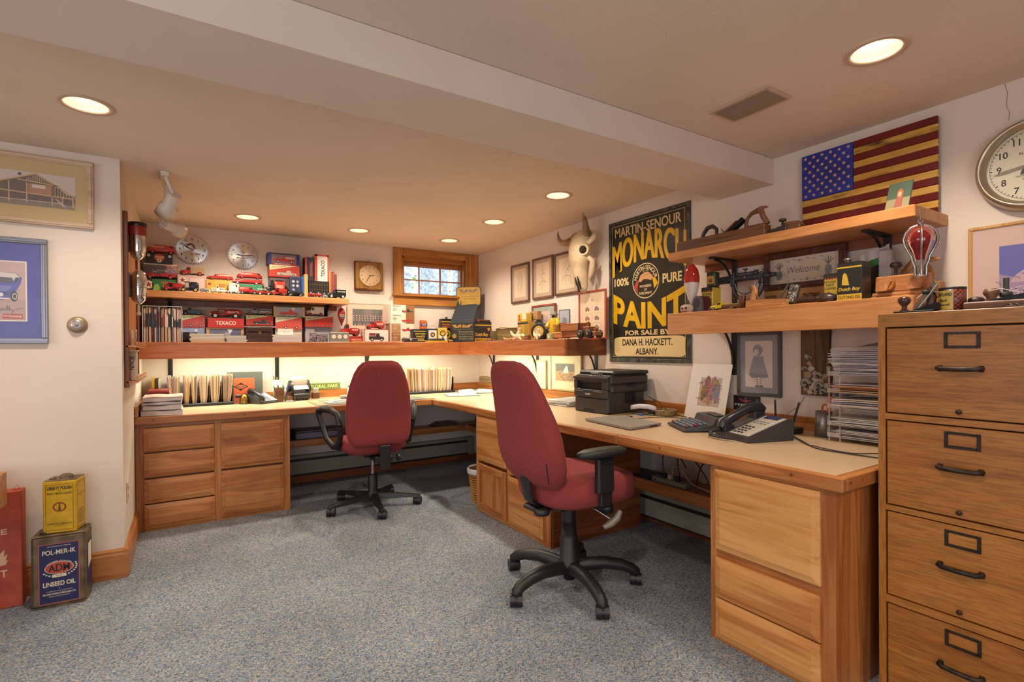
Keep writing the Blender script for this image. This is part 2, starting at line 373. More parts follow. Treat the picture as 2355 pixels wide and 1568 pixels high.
# the wood outside
BARK = noisy('bark', '8a94a0', 'c4ccd4', 22, .95, .6, bscale=30)
struct(B(noisy('forest_floor', '6a6a50', '8e9468', 4, 1)).box(-14, 5.6, .9, 18, 20, 1.2), 'ground_outside')
TR = [(2.48, 6.6, .085), (3.73, 9, .045), (2.97, 6.8, .118), (3.71, 8, .055), (3.70, 7.5, .07), (5.2, 11.8, .06)]
for i, (x, y, r) in enumerate(TR):
    t = B(BARK).tube([(x, y, 1.1), (x+.02, y, 2.6), (x-.03, y, 4.2), (x+.05, y, 6.5)], [r*1.15, r, r*.95, r*.8], 14).obj('tree_trunk')
    tag(t, ['tree trunk outside seen at the left panes of the window', 'thin distant tree trunk outside right of the left window bar', 'thick tree trunk outside filling the middle panes of the window', 'slim tree trunk outside just right of the right window bar', 'tree trunk outside seen at the right edge of the window', 'leafy far tree outside behind the thick middle trunk'][i], 'tree', 'tree trunks outside the window')
lv = B(C('7fae4a', .7)); rl = random.Random(3)
for i in range(300):
    x, y, z = rl.uniform(4.2, 5.0) if i % 3 else rl.uniform(5.4, 6.0), rl.uniform(11, 12.5), rl.uniform(1.3, 4.2); a = rl.uniform(0, PI)
    dx, dz = .045*math.cos(a), .045*math.sin(a); lv.poly([(x-dx, y, z-dz), (x-dz*.5, y+.02, z+dx*.5), (x+dx, y, z+dz), (x+dz*.5, y-.02, z-dx*.5)])
lo = lv.obj('foliage', t); lo['kind'] = 'stuff'; lo['label'] = 'loose green leaves'

# ------------------------------------------------------------------ recessed ceiling cans
CLAB = ['recessed ceiling lamp at upper right, near the air vent', 'recessed ceiling lamp at upper left, over the framed house picture wall', 'recessed ceiling lamp over the saw blade clocks',
        'recessed ceiling lamp above the wooden wall clock', 'recessed ceiling lamp just in front of the window', 'recessed ceiling lamp above the small framed drawings', 'recessed ceiling lamp nearest the black paint sign']
trimm, baff = C('c6ab92', .6), C('e6d9c4', .5)
for i, (x, y) in enumerate(CANS):
    big = 1.0
    t = thing('recessed_lamp', CLAB[i] if i < 7 else 'added recessed ceiling lamp out of frame, %s' % ['front middle', 'front left', 'behind the camera middle', 'behind the camera right', 'behind the camera left', 'far left before the beam'][i-7], 'ceiling lamp', (x, y, ZC), 0, 'recessed ceiling lamps')
    B(trimm).lathe([(.074, .002), (.075, -.004), (.092, -.006), (.098, -.001), (.098, .0005)], n=32, cap=False).obj('trim_ring', t)
    prof = []
    for k in range(9): z = .002+.012*k; prof += [(.074-.002*k, z), (.0725-.002*k, z+.006), (.074-.002*k-.001, z+.008)]
    B(baff).lathe(prof+[(.0, .115)], n=32, cap=False).obj('baffle', t)
    B(C('fff1dc', .5, 0, 1, 4.5)).lathe([(.0, .050), (.04, .052), (.056, .058), (.058, .07), (.03, .1), (.02, .112)], n=24, cap=False).obj('bulb', t)
    l = lamp('can_light', 'SPOT', (0, 0, -.006), (0, 0, 0), CAN_W*4, WARM, spot_size=math.radians(150), spot_blend=.9, shadow_soft_size=.05); l.parent = t

# air vent in the ceiling
v0, v1, v2, v3 = at(1638, 257, Z=ZC), at(1688, 280, Z=ZC), at(1815, 222, Z=ZC), at(1760, 195, Z=ZC)
t = thing('ceiling_vent', 'flat rectangular air vent in the ceiling near the right wall', 'vent', (2.03, 1.312, ZC))
B(trimm).box(-.09, -.135, -.006, .09, .135, -.0005, .004).obj('frame', t)
g = B(C('8e8070', .7)).box(-.072, -.118, -.0085, .072, .118, -.005)
g.obj('grille', t)
for i in range(0): B(C('988a7a', .7)).box(-.07, -.112+i*.0195, -.0105, .07, -.112+i*.0195+.009, -.008).obj('slat', t)

# ------------------------------------------------------------------ built-in desks
DZ0, DZ1, LX, LY = .715, .7655, 1.815, 4.165
LAM = noisy('desk_laminate', 'c9aa86', 'cdb08e', 1.5, .3)
dk = thing('worktop', 'long L-shaped beige laminate worktop with cherry edging along two walls', 'desk', (0, 0, 0))
B(LAM).box(LX+.03, .885, DZ1-.035, XW-.022, YB-.022, DZ1-.001).box(XL+.022, LY+.03, DZ1-.035, LX+.03, YB-.022, DZ1-.001).obj('worktop_surface', dk)
def edging(b, p, ax):
    return b
def lip(x0, y0, x1, y1, ax, seamw=0):
    return B(cherry(ax)).box(x0, y0, DZ0, x1, y1, DZ1, .005)
lip(LX, 1.9, LX+.03, LY+.03, 'y').obj('front_edging', dk); lip(LX, .85, LX+.03, 1.899, 'y').obj('front_edging', dk)
lip(XL+.001, LY, LX-.0005, LY+.03, 'x').obj('front_edging', dk)
lip(LX+.0305, .85, XW-.001, .884, 'x').obj('end_edging', dk)
for X, Y, nx in ((LX-.0005, 1.62, 'x'), (LX-.0005, 1.02, 'x'), (LX-.0005, 3.98, 'x'), (LX-.0005, 3.0, 'x'), (1.87, .8495, 'y'), (1.95, .8495, 'y'), (-.18, LY-.0005, 'y'), (.36, LY-.0005, 'y'), (1.0, LY-.0005, 'y')):
    B(cherry_dark('z')).cyl((X, Y, .744), (X+(.003 if nx == 'x' else 0), Y+(.003 if nx == 'y' else 0), .744), .006, n=10).obj('wood_plug', dk)
BZ = .835
B(cherry('x')).box(XL+.022, YB-.021, DZ1-.02, XW-.021, YB-.0005, BZ, .003).obj('backsplash', dk)
B(cherry('y')).box(XW-.021, .86, DZ1-.02, XW-.0005, YB-.0005, BZ, .003).obj('backsplash', dk)
B(cherry('y')).box(XL+.001, LY, DZ1+.0005, XL+.022, YB-.0005, .84, .003).obj('end_splash', dk)
def panel_front(b, w, h, ax='x'):
    """raised-panel front, centred at origin, facing -y: bevelled rim round a raised field"""
    r = .026; t = .018
    w2, h2 = w/2, h/2
    def rc(a, c, y): return [(-a, y, -c), (a, y, -c), (a, y, c), (-a, y, c)]
    b.rings([rc(w2, h2, 0), rc(w2, h2, -.010), rc(w2-.002, h2-.002, -.012), rc(w2-r, h2-r, -t-.001), rc(w2-r-.001, h2-r-.001, -t-.003)], cap=False, smooth=False)
    b.poly(rc(w2-r-.001, h2-r-.001, -t-.003))
    return b
def front(parent, name, x0, x1, z0, z1, mat, y=0, frames=False):
    if frames:     # frame-and-panel door: flat stiles and rails round a recessed flat panel
        bb = B(mat('z')); w2, h2 = (x1-x0)/2, (z1-z0)/2; s_ = .045
        bb.box(-w2, -.018, -h2, -w2+s_, 0, h2, .003).box(w2-s_, -.018, -h2, w2, 0, h2, .003)
        bb.m(mat('x')).box(-w2+s_, -.0175, h2-s_, w2-s_, 0, h2, .003).box(-w2+s_, -.0175, -h2, w2-s_, 0, -h2+s_, .003)
        bb.m(mat('z')).box(-w2+s_-.002, -.009, -h2+s_-.002, w2-s_+.002, 0, h2-s_+.002)
    else: bb = panel_front(B(mat('x')), x1-x0, z1-z0)
    return bb.obj(name, parent, ((x0+x1)/2, y, (z0+z1)/2))
# left pedestal (front plane Y = 4.2)
p = thing('drawer_pedestal', 'cherry pedestal with four narrow and two deep drawers under the left desk', 'cabinet', (-.28, 4.2, 0))
B(cherry('z')).box(0, 0, 0, .05, .02, .714).box(.449, 0, 0, .492, .02, .714).box(.898, 0, 0, .945, .02, .714).m(cherry('x')).box(.05, .001, 0, .898, .02, .02).box(.05, .001, .69, .898, .02, .714).obj('face_frame', p)
B(cherry_dark('z')).box(.0005, .02, 0, .944, .78, .713).obj('body', p)
for z0, z1 in ((.53, .688), (.36, .52), (.189, .349), (.021, .18)): front(p, 'drawer_front', .045, .452, z0, z1, cherry)
for z0, z1 in ((.364, .688), (.02, .35)): front(p, 'drawer_front', .492, .901, z0, z1, cherry)
# middle pedestal (front plane X = 1.838), local x runs from its far end to its near end
p = thing('drawer_pedestal', 'cherry pedestal of doors under the desk corner, behind the near red chair', 'cabinet', (1.838, 3.41, 0), RW)
B(cherry('z')).box(0, 0, 0, .03, .02, .714).box(.43, 0, 0, .467, .02, .714).box(.862, 0, 0, .925, .02, .714).m(cherry('x')).box(.03, .001, 0, .862, .02, .03).box(.03, .001, .68, .862, .02, .714).obj('face_frame', p)
B(cherry_dark('y')).box(.0005, .02, 0, .9245, .755, .713).obj('body', p)
front(p, 'drawer_front', .028, .437, .383, .70, cherry_light); front(p, 'cabinet_door', .03, .435, .031, .36, cherry, frames=True)
front(p, 'drawer_front', .465, .862, .36, .70, cherry_light); front(p, 'drawer_front', .463, .862, .031, .345, cherry_light)
# right pedestal
p = thing('drawer_pedestal', 'cherry pedestal with one deep and two shallow pale drawers at the right desk end', 'cabinet', (1.838, 1.371, 0), RW)
B(cherry('z')).box(0, 0, 0, .03, .02, .714).box(.44, 0, 0, .488, .02, .714).m(cherry('x')).box(.03, .001, 0, .44, .02, .02).box(.03, .001, .69, .44, .02, .714).box(.03, .001, .335, .44, .02, .385).obj('face_frame', p)
B(cherry('z')).box(.0005, .02, 0, .4875, .76, .713).box(.482, .03, 0, .492, .3, .713).obj('body', p)
front(p, 'drawer_front', .029, .443, .377, .703, cherry_light); front(p, 'drawer_front', .028, .441, .183, .343, cherry_light); front(p, 'drawer_front', .028, .441, .017, .177, cherry_light)
# under-desk shelves, each on its wall
us = tag(B(cherry('x')).box(.67, 4.70, .372, XW-.001, 4.72, .432, .003).box(.67, 4.72, .40, XW-.001, YB-.001, .415).obj('under_desk_shelf'), 'cherry shelf under the left desk above the baseboard heater', 'shelf')
us2 = tag(B(cherry('y')).box(2.45, 1.372, .295, 2.47, 2.483, .365, .003).box(2.47, 1.372, .335, XW-.001, 2.483, .35).obj('under_desk_shelf'), 'cherry cable shelf in the right knee space under the desk', 'shelf')
us3 = tag(B(cherry('y')).box(2.40, 3.415, .372, 2.42, 4.699, .432, .003).box(2.42, 3.415, .40, XW-.001, 4.699, .415).obj('under_desk_shelf'), 'short cherry shelf under the desk corner behind the waste basket', 'shelf')
HT = C('8d8878', .5)
def heater(n, label, x0, x1, loc, rz):
    t = thing('baseboard_heater', label, 'heater', loc, rz); L = x1-x0
    B(HT).box(0, -.055, .085, L, -.05, .20, .002).obj('front_panel', t)
    B(C('1b1a18')).box(0, -.045, .07, L, -.004, .24).obj('fin_core', t)
    B(HT).box(0, -.05, .243, L, 0, .25).box(0, -.052, .222, L, -.047, .250).obj('top_cover', t)
    B(HT).box(L-.05, -.06, .066, L+.02, 0, .253, .003).obj('end_cap', t); B(HT).box(-.02, -.06, .066, .03, 0, .253, .003).obj('end_cap', t)
heater(0, 'long grey baseboard heater along the back wall under the left desk', .69, 2.62, (.69, YB-.001, 0), 0)
heater(1, 'grey baseboard heater in the right knee space under the cable shelf', 0, 1.40, (XW-.021, 2.80, -.03), RW)

# ------------------------------------------------------------------ wall shelves
SH = ('92502a', 'a25c30', 'ae683a', 'ba7646')
def shw(ax): return wood(ax, SH, key='shelf_red_cherry')
SZ0, SZ1, SX, SY, SE = 1.143, 1.268, 2.32, 4.63, 2.955
s1 = thing('display_shelf', 'long thick L-shaped cherry shelf crowded with toys above the left desk', 'shelf')
B(shw('x')).box(XL+.001, SY, SZ0, SX, SY+.022, SZ1, .003).obj('fascia', s1)
B(shw('y')).box(SX, SE, SZ0, SX+.022, SY+.022, SZ1, .003).obj('fascia', s1)
B(cherry_dark('x')).box(SX+.0225, SE, SZ0, XW-.001, SE+.02, SZ1, .003).obj('end_board', s1)
B(shw('x')).box(XL+.001, SY+.022, SZ1-.025, SX+.022, YB-.001, SZ1).box(SX+.022, SE+.02, SZ1-.025, XW-.001, YB-.001, SZ1).obj('shelf_board', s1)
def bracket(x, y, z, rz, label, d=.26, h=.33, group=None):
    """iron shelf bracket: wall bar, top arm and a curved brace; local -y points away from the wall"""
    t = thing('shelf_bracket', label, 'bracket', (x, y, z), rz, group)
    B(BRACK).box(-.016, -.008, -h, .016, -.0005, -.0005, .002).m(STEEL).cyl((0, -.008, -h+.04), (0, -.0105, -h+.04), .005, n=8).cyl((0, -.008, -.08), (0, -.0105, -.08), .005, n=8).obj('wall_bar', t)
    B(BRACK).box(-.016, -d, -.009, .016, -.008, -.0005, .002).obj('top_arm', t)
    pts = []
    for i in range(9):
        a = PI/2*i/8; pts.append((0, -.012-(d-.05)*(1-math.cos(a)), -.009-(h-.06)*(1-math.sin(a))-.002))
    B(BRACK).tube(pts, .010, 6, flat=.7).obj('brace', t)
for px in (392, 637, 843): 
    q = at(px, 850, Y=YB); bracket(q.x, YB-.0005, SZ1-.026, 0, 'iron bracket under the long shelf, %s' % {392: 'behind the left file rack', 637: 'above the rotary card file', 843: 'just left of the far red chair back'}[px], group='iron brackets under the long shelf')
for px, l in ((1137, 'behind the near red chair, left of its back'), (1237, 'just right of the near red chair back'), (1372, 'above the printer')):
    q = at(px, 850, X=XW); bracket(XW-.0005, q.y, SZ1-.026, RW, 'iron bracket under the long shelf, '+l, group='iron brackets under the long shelf')
# fluorescent strips hidden behind the fascia
for i, (x, y, L, rz) in enumerate(((.45, 4.74, 1.1, 0), (1.65, 4.74, 1.1, 0), (2.45, 3.95, 1.1, PI/2))):
    t = thing('strip_light', ['fluorescent strip under the long shelf, left half', 'fluorescent strip under the long shelf, right half', 'fluorescent strip under the long shelf on the right wall'][i], 'strip light', (x, y, SZ1-.026), rz, 'strip lights under the long shelf')
    B(WHITEP).box(-L/2, -.03, -.025, L/2, .03, -.0005, .003).obj('housing', t)
    B(C('f4ffd8', .5, 0, 1, 6)).cyl((-L/2+.01, 0, -.036), (L/2-.01, 0, -.036), .010, n=12).obj('tube', t)
    l = lamp('strip_glow', 'AREA', (0, 0, -.05), (0, 0, 0), 7.5, (.97, 1, .78), shape='RECTANGLE', size=L, size_y=.03); l.parent = t
# upper left shelf
s2 = thing('display_shelf', 'short cherry shelf packed with red toy trucks on the back wall', 'shelf')
UY, UZ0, UZ1, UX1 = 4.74, 1.612, 1.663, 1.262
B(shelfwood('x')).box(XL+.001, UY, UZ0, UX1, YB-.001, UZ1, .003).obj('shelf_board', s2)
B(cherry_dark('x')).box(XL+.001, YB-.02, UZ0-.045, UX1-.05, YB-.001, UZ0-.0005).obj('wall_cleat', s2)
for px, l in ((391, 'iron bracket under the upper toy shelf, above the magazines'), (748, 'iron bracket under the upper toy shelf, near its right end')):
    q = at(px, 710, Y=YB); bracket(q.x, YB-.021, UZ0-.0005, 0, l, .2, .16, 'iron brackets under the upper toy shelf')
# right wall shelves
RX0, RY0, RY1, RZ0, RZ1 = 2.36, .85, 2.045, 1.272, 1.394
s3 = thing('tool_shelf', 'thick cherry shelf of planes and tins on the right wall', 'shelf')
B(shelfwood('y')).box(RX0, RY0, RZ0, RX0+.022, RY1, RZ1, .003).obj('fascia', s3)
B(shelfwood('y')).box(RX0+.0225, RY0, RZ1-.028, XW-.001, RY1, RZ1-.0005).obj('shelf_board', s3)
TX0, TY0, TY1, TZ0, TZ1 = 2.40, .858, 2.07, 1.703, 1.75
s4 = thing('tool_shelf', 'upper cherry plank shelf under the wooden flag on the right wall', 'shelf')
B(shelfwood('y')).box(TX0, TY0, TZ0, XW-.001, TY1, TZ1, .003).obj('shelf_board', s4)
B(cherry_dark('y')).box(XW-.02, TY0+.1, TZ0-.045, XW-.001, TY1-.02, TZ0-.0005).obj('wall_cleat', s4)
for px, py, z, l in ((1690, 600, TZ0, 'curved iron bracket under the upper plank shelf, left one, above the transit level'), (2042, 560, TZ0, 'curved iron bracket under the upper plank shelf, right one, beside the glass lamp')):
    q = at(px, py, X=XW-.02); bracket(XW-.021, q.y, z-.0005, RW, l, .22, .26, 'iron brackets under the plank shelf')
q = at(1689, 800, X=XW); bracket(XW-.0005, q.y, RZ1-.029, RW, 'iron bracket below the thick tool shelf, beside the framed girl drawing', .28, .33)
# ------------------------------------------------------------------ office chairs
def sell(hw, hd, n=28, e=2.6):
    out = []
    for i in range(n):
        a = 2*PI*i/n; c, s = math.cos(a), math.sin(a)
        out.append((hw*math.copysign(abs(c)**(2/e), c), hd*math.copysign(abs(s)**(2/e), s)))
    return out
def cushion_back(b, spec, e=2.6):
    """spec rows: (z, y of middle, half width, half thickness)"""
    return b.rings([[(x, yc+y, z) for x, y in sell(hw, ht, 28, e)] for z, yc, hw, ht in spec])
def caster(parent, x, y, a):
    b = B(BLACKP)
    c, s = math.cos(a), math.sin(a)
    for k in (-.016, .016):
        b.cyl((x-s*(k-.013), y+c*(k-.013), .030), (x-s*(k+.013), y+c*(k+.013), .030), .0295, n=20)
    b.cyl((x-s*-.006, y+c*-.006, .032), (x-s*.006, y+c*.006, .032), .027, n=16)
    b.cyl((x+c*.008, y+s*.008, .03), (x+c*.008, y+s*.008, .062), .010, n=10)
    b.tube([(x-c*.02, y-s*.02, .046), (x, y, .056), (x+c*.022, y+s*.022, .044)], [.008, .012, .008], 8)
    return b.obj('caster', parent)
def gas_base(t, rot0, kind, reach):
    hub = B(BLACKP)
    if kind == 'straight': hub.lathe([(.0, .06), (.045, .06), (.05, .075), (.05, .112), (.036, .118), (.0365, .245), (.033, .25), (.0, .25)], n=24)
    else: hub.lathe([(.0, .04), (.028, .04), (.03, .075), (.055, .085), (.055, .13), (.046, .135), (.046, .245), (.042, .25), (.042, .262), (.037, .264), (.036, .33), (.0, .33)], n=28)
    hub.obj('base_hub', t)
    B(STEEL if kind == 'straight' else BLACKP).cyl((0, 0, .2), (0, 0, .46), .0165 if kind == 'straight' else .034, n=16).obj('gas_lift', t)
    for k in range(5):
        a = rot0+2*PI*k/5; c, s = math.cos(a), math.sin(a); b = B(BLACKP)
        if kind == 'straight':
            R = []
            for d, w, zt, zb in ((.03, .030, .112, .065), (.15, .027, .10, .062), (.28, .02, .085, .06), (reach+.015, .018, .078, .056), (reach+.022, .012, .074, .058)):
                R.append([(c*d-s*x, s*d+c*x, z) for x, z in ((-w, zb), (w, zb), (w*.75, zt-.008), (w*.45, zt), (-w*.45, zt), (-w*.75, zt-.008))])
            b.rings(R, smooth=False)
        else:
            P = [(c*d, s*d, z) for d, z in ((.02, .10), (.1, .112), (.18, .116), (.26, .105), (.315, .085), (.338, .066), (.342, .055))]
            b.tube(P, [.033, .033, .031, .029, .027, .026, .02], 12, up=(0, 0, 1))
        lg = b.obj('leg', t); cx, cy = c*reach, s*reach
        caster(lg, cx, cy, a+[.5, -.7, .9, -.4, 1.3][k])
# --- far chair: loop arms, tall panel back
c1 = thing('office_chair', 'maroon swivel chair with black loop arms at the far left desk', 'chair', (1.21, 3.92, 0), math.radians(-3))
gas_base(c1, math.radians(51), 'straight', .335)
B(BLACKP).box(-.09, -.12, .40, .09, .12, .425, .01).box(-.05, -.19, .385, .05, -.02, .415, .008).obj('seat_mechanism', c1)
B(FABRIC).rings([[(x*k, y*k*.96+.01, z) for x, y in sell(.245, .235, 28, 3)] for k, z in ((.55, .425), (.82, .43), (.96, .455), (1, .485), (.985, .515), (.92, .535), (.7, .545), (.3, .55))]).obj('seat', c1)
bk = [(.500, -.235, .15, .010), (.507, -.235, .185, .022), (.53, -.233, .214, .034), (.58, -.226, .233, .04), (.66, -.22, .24, .042), (.76, -.222, .24, .04), (.86, -.232, .231, .038), (.95, -.245, .212, .036), (1.03, -.258, .186, .033), (1.08, -.266, .158, .03), (1.108, -.27, .128, .024), (1.12, -.272, .085, .012)]
def offs(rows, dy, k, kt): return [(z if i not in (0, len(rows)-1) else z, y+dy, hw*k, ht*kt) for i, (z, y, hw, ht) in enumerate(rows)]
cushion_back(B(FABRIC), [(z, y+.03, hw, ht*.9) for z, y, hw, ht in bk]).obj('backrest_cushion', c1)
o = cushion_back(B(FABRIC), [(.512+(z-.505)*.962, y-.012, hw*.955, ht*.8) for z, y, hw, ht in bk], 3.2).obj('backrest_shell', c1)
b = B(BLACKP); b.tube([(.02, -.05, .405), (.02, -.2, .40), (.02, -.262, .42), (.02, -.275, .50)], .016, 8, flat=1.0)
b.box(-.018, -.29, .335, .058, -.262, .51, .004).box(-.05, -.28, .385, .075, -.23, .43, .006)
b.cyl((.07, -.255, .41), (.12, -.255, .41), .008, n=8).cyl((.115, -.255, .41), (.135, -.255, .41), .027, n=10)
b.obj('back_support', c1)
for sx in (-1, 1):
    P = [(sx*.27, -.16, .66), (sx*.285, -.14, .735), (sx*.31, -.06, .762), (sx*.34, .06, .765), (sx*.365, .155, .745), (sx*.358, .165, .70), (sx*.34, .125, .62), (sx*.325, .075, .54), (sx*.285, .0, .485), (sx*.262, -.05, .495), (sx*.258, -.11, .57)]
    B(BLACKP).tube(P, [.02, .022, .025, .027, .024, .022, .02, .021, .024, .022, .02], 10, closed=False).tube([P[-1], P[0]], .02, 10).tube([(sx*.285, .0, .485), (sx*.2, .0, .455), (sx*.1, .0, .43)], [.022, .016, .014], 8).obj('armrest', c1)
# --- near chair: curved legs, tall reclined back, T arms
c2 = thing('office_chair', 'maroon high-backed swivel chair with black T arm nearest the camera', 'chair', (1.63, 2.05, 0), math.radians(-90))
gas_base(c2, math.radians(41+90), 'curved', .338)
B(BLACKP).box(-.12, -.15, .425, .12, .12, .45, .01).box(-.06, -.24, .42, .06, -.05, .445, .008).obj('seat_mechanism', c2)
B(FABRIC).rings([[(x*k, y*k+.045-.02*(z < .47), z+dz*max(0, y*k-.05)) for x, y in sell(.255, .265, 32, 3.2)] for k, z, dz in ((.5, .452, -.02), (.86, .455, -.03), (.97, .475, -.05), (1, .52, -.07), (.99, .565, -.09), (.95, .592, -.12), (.8, .602, -.1), (.4, .598, -.02))]).obj('seat', c2)
bk = [(.545, -.155, .13, .02), (.555, -.16, .17, .045), (.59, -.168, .205, .066), (.65, -.185, .232, .078), (.72, -.2, .242, .08), (.80, -.212, .236, .078), (.88, -.232, .222, .070), (.96, -.258, .204, .06), (1.03, -.282, .186, .052), (1.085, -.302, .165, .046), (1.12, -.315, .135, .040), (1.14, -.322, .1, .03), (1.148, -.325, .06, .012)]
cushion_back(B(FABRIC), [(z-.005, y-.035, hw, ht) for z, y, hw, ht in bk]).obj('backrest', c2)
B(BLACKP).tube([(.0, -.08, .43), (0, -.2, .44), (0, -.245, .475), (0, -.262, .56), (0, -.272, .66)], .04, 8, flat=.22, up=(0, 1, 0)).obj('back_support', c2)
zp_ = []
for z, yc, hw, ht in [(.585, -.167, .202, .064), (.62, -.177, .22, .072), (.65, -.185, .232, .078), (.685, -.193, .238, .079)]:
    ca, sa = math.cos(math.radians(-38)), math.sin(math.radians(-38)); zp_.append(((hw+.001)*ca**(2/2.6), yc-.035-(ht+.001)*abs(sa)**(2/2.6), z))
B(BLACKP).tube(zp_, .003, 6).obj('zip', c2)
for sx in (-1, 1):
    ar = B(BLACKP).box(sx*.262, -.035, .475, sx*.282, .035, .60, .004).box(sx*.256, -.058, .535, sx*.292, .042, .70, .008).tube([(sx*.27, 0, .49), (sx*.2, 0, .452), (sx*.1, 0, .44)], .02, 8, flat=.5).box(sx*.292, -.03, .675, sx*.30, .03, .685).obj('armrest', c2)
    B(C('211f20', .5)).rings([[(sx*.272+x*k, y*k-.02+.0, z) for x, y in sell(.048, .145, 24, 2.3)] for k, z in ((.5, .700), (.9, .706), (1, .718), (.97, .73), (.8, .739), (.4, .742))]).obj('arm_pad', ar)
B(BLACKP).lathe([(.0, .415), (.036, .415), (.04, .425), (.04, .438), (.03, .445)], (.06, -.21, 0)).obj('tilt_knob', c2)
b = B(STEEL).tube([(.08, .02, .44), (.16, .05, .415), (.23, .075, .385)], .007, 8)
b.m(C('6e6862', .4, .4)).tube([(.235, .02, .36), (.242, .06, .372), (.242, .1, .392), (.238, .125, .42)], [.012, .02, .02, .012], 8, flat=.4).m(BLACKP).lathe([(0, .40), (.03, .40), (.033, .42), (.03, .44), (0, .44)], (.17, .10, 0)).obj('lever', c2)

# ------------------------------------------------------------------ oak file cabinet on the right
fc = thing('file_cabinet', 'tall four-drawer oak file cabinet with black pulls at the right', 'file cabinet', (2.03, .835, 0), RW)
FW, FD, FH = .457, .672, 1.31
B(oak('z')).box(0, 0, 0, .021, .02, FH, .002).box(FW-.021, 0, 0, FW, .02, FH, .002).m(oak('x'))
b = B(oak('z')).box(0, .0005, 0, .0215, .022, 1.265).box(FW-.0215, .0005, 0, FW, .022, 1.265).m(oak('x')).box(.0, 0, 1.263, FW, .022, FH-.0005, .002)
for z0, z1 in ((.969, .949), (.656, .638), (.346, .322), (.03, 0)): b.box(.0215, .001, z1, FW-.0215, .022, z0)
b.obj('face_frame', fc)
B(oak('y')).box(.0005, .022, 0, .018, FD, FH-.001).box(FW-.018, .022, 0, FW-.0005, FD, FH-.001).box(.018, FD-.01, 0, FW-.018, FD, FH-.001).box(.018, .022, FH-.022, FW-.018, FD-.01, FH-.001).m(C('1a120a', .8)).box(.018, .03, .002, FW-.018, .05, FH-.03).obj('carcass', fc)
IRON = noisy('worn_iron', '1e1713', '3a2c22', 60, .45, metal=.5)
for z0, z1 in ((.970, 1.261), (.657, .947), (.347, .636), (.031, .320)):
    dr = B(oak('x')).box(.025, .004, z0+.003, FW-.0245, .03, z1-.003, .0015).obj('drawer', fc)
    zc = z1-.045; x0, x1 = .184, .273
    h = B(IRON)
    for q in ((x0, zc-.026, x0+.009, zc+.026), (x1-.009, zc-.026, x1, zc+.026), (x0+.009, zc-.026, x1-.009, zc-.017), (x0+.009, zc+.018, x1-.009, zc+.026)): h.box(q[0], -.0005, q[1], q[2], .004, q[3], .001)
    h.obj('label_holder', dr)
    zp = z1-.135
    B(IRON).tube([(.171, .004, zp+.002), (.172, -.012, zp+.002), (.18, -.018, zp), (.22, -.019, zp-.001), (.264, -.019, zp), (.274, -.012, zp+.002), (.276, .004, zp+.002)], .0075, 8).box(.166, .0, zp-.009, .18, .005, zp+.011, .002).box(.267, 0, zp-.009, .281, .005, zp+.011, .002).obj('handle', dr)
    B(IRON).lathe([(.0, -.010), (.005, -.010), (.0075, -.007), (.0075, -.003), (.005, .004)], (.222, 0, z0+.022), 'y', 14).obj('knob', dr)
B(BRASS).add([(x, -.0012, z+1.2885) for x, z in sell(.019, .0055, 16, 3)], [list(range(16))]).m(C('4a3c20', .6)).text('WEIS', 0, 1.29, -.0016, .003).text('OHIO', 0, 1.2855, -.0016, .003).obj('maker_plate', fc, (.0215, 0, 0))

# ------------------------------------------------------------------ old tins and the red case on the floor at the left
RUST = noisy('rusted_tin', '5c4c3a', '877258', 14, .55, .1, detail=5, metal=.55)
q0 = at(64, 1238, Y=3.206); h = q0.z
t = thing('linseed_oil_can', 'large rusty square can with navy oil label on the carpet at left', 'can', (-.612, 3.21, 0), math.radians(-3))
w, d = .203, .135
b = B(RUST).box(0, 0, .004, w, d, h-.004, .012).box(.002, .002, 0, w-.002, d-.002, .008, .006).box(.001, .001, h-.012, w-.001, d-.001, h-.001, .006)
b.obj('can_body', t)
NAVY, CRM, ORG = C('1d2150', .5), C('e0cdb0', .6), C('b8442c', .55)
l = B(C('b2504a', .5)); y = -.0008
l.rect(.028, .02, .196-.018, h-.042, y); l.m(NAVY).rect(.0315, .0235, .1745, h-.0455, y-.0004); y -= .0008; xc = .103
l.m(CRM).text('NET CONTENTS 37½ POUNDS', xc, h-.056, y, .005, .085, .0).text('POL-MER-IK', xc, h-.083, y, .022, .122, .03)
zc = h-.158; l.arc_text('HIGHEST QUALITY', xc, zc-.045, y, .075, .010, 1.25, k=1.0, bold=.02)
l.m(CRM); l.add([(xc+.0535*math.cos(2*PI*i/28), y, zc+.0285*math.sin(2*PI*i/28)) for i in range(28)], [list(range(28))])
l.m(ORG).add([(xc+.051*math.cos(2*PI*i/28), y-.0003, zc+.0265*math.sin(2*PI*i/28)) for i in range(28)], [list(range(28))])
l.m(C('17161c', .5)).text('ADM', xc, zc, y-.0006, .033, .078, .03)
l.m(CRM).rect(xc-.026, zc-.044, xc+.026, zc-.030, y-.0003).m(NAVY).text('RAW', xc, zc-.037, y-.0006, .006, .022)
l.m(CRM)
for sx in (-1, 1):
    for k in range(7):
        a = -2.6+.22*k if sx < 0 else -.55+.0+.22*(k-2)
        l.ball((xc+.064*math.cos(a), y, zc+.041*math.sin(a)), (.0045, .0003, .0035), 8, 4)
l.text('LINSEED OIL', xc, h-.232, y, .022, .118, .03).disc(xc, h-.254, .0018, y)
l.text('CRUSHED AND SEALED AT FACTORY BY', xc, h-.266, y, .0045, .095, 0).text('ARCHER-DANIELS-MIDLAND CO.', xc, h-.278, y, .009, .122, .02).text('MINNEAPOLIS MINNESOTA', xc, h-.290, y, .0045, .075, 0)
l.obj('printed_label', t, label='navy oil label with red border')
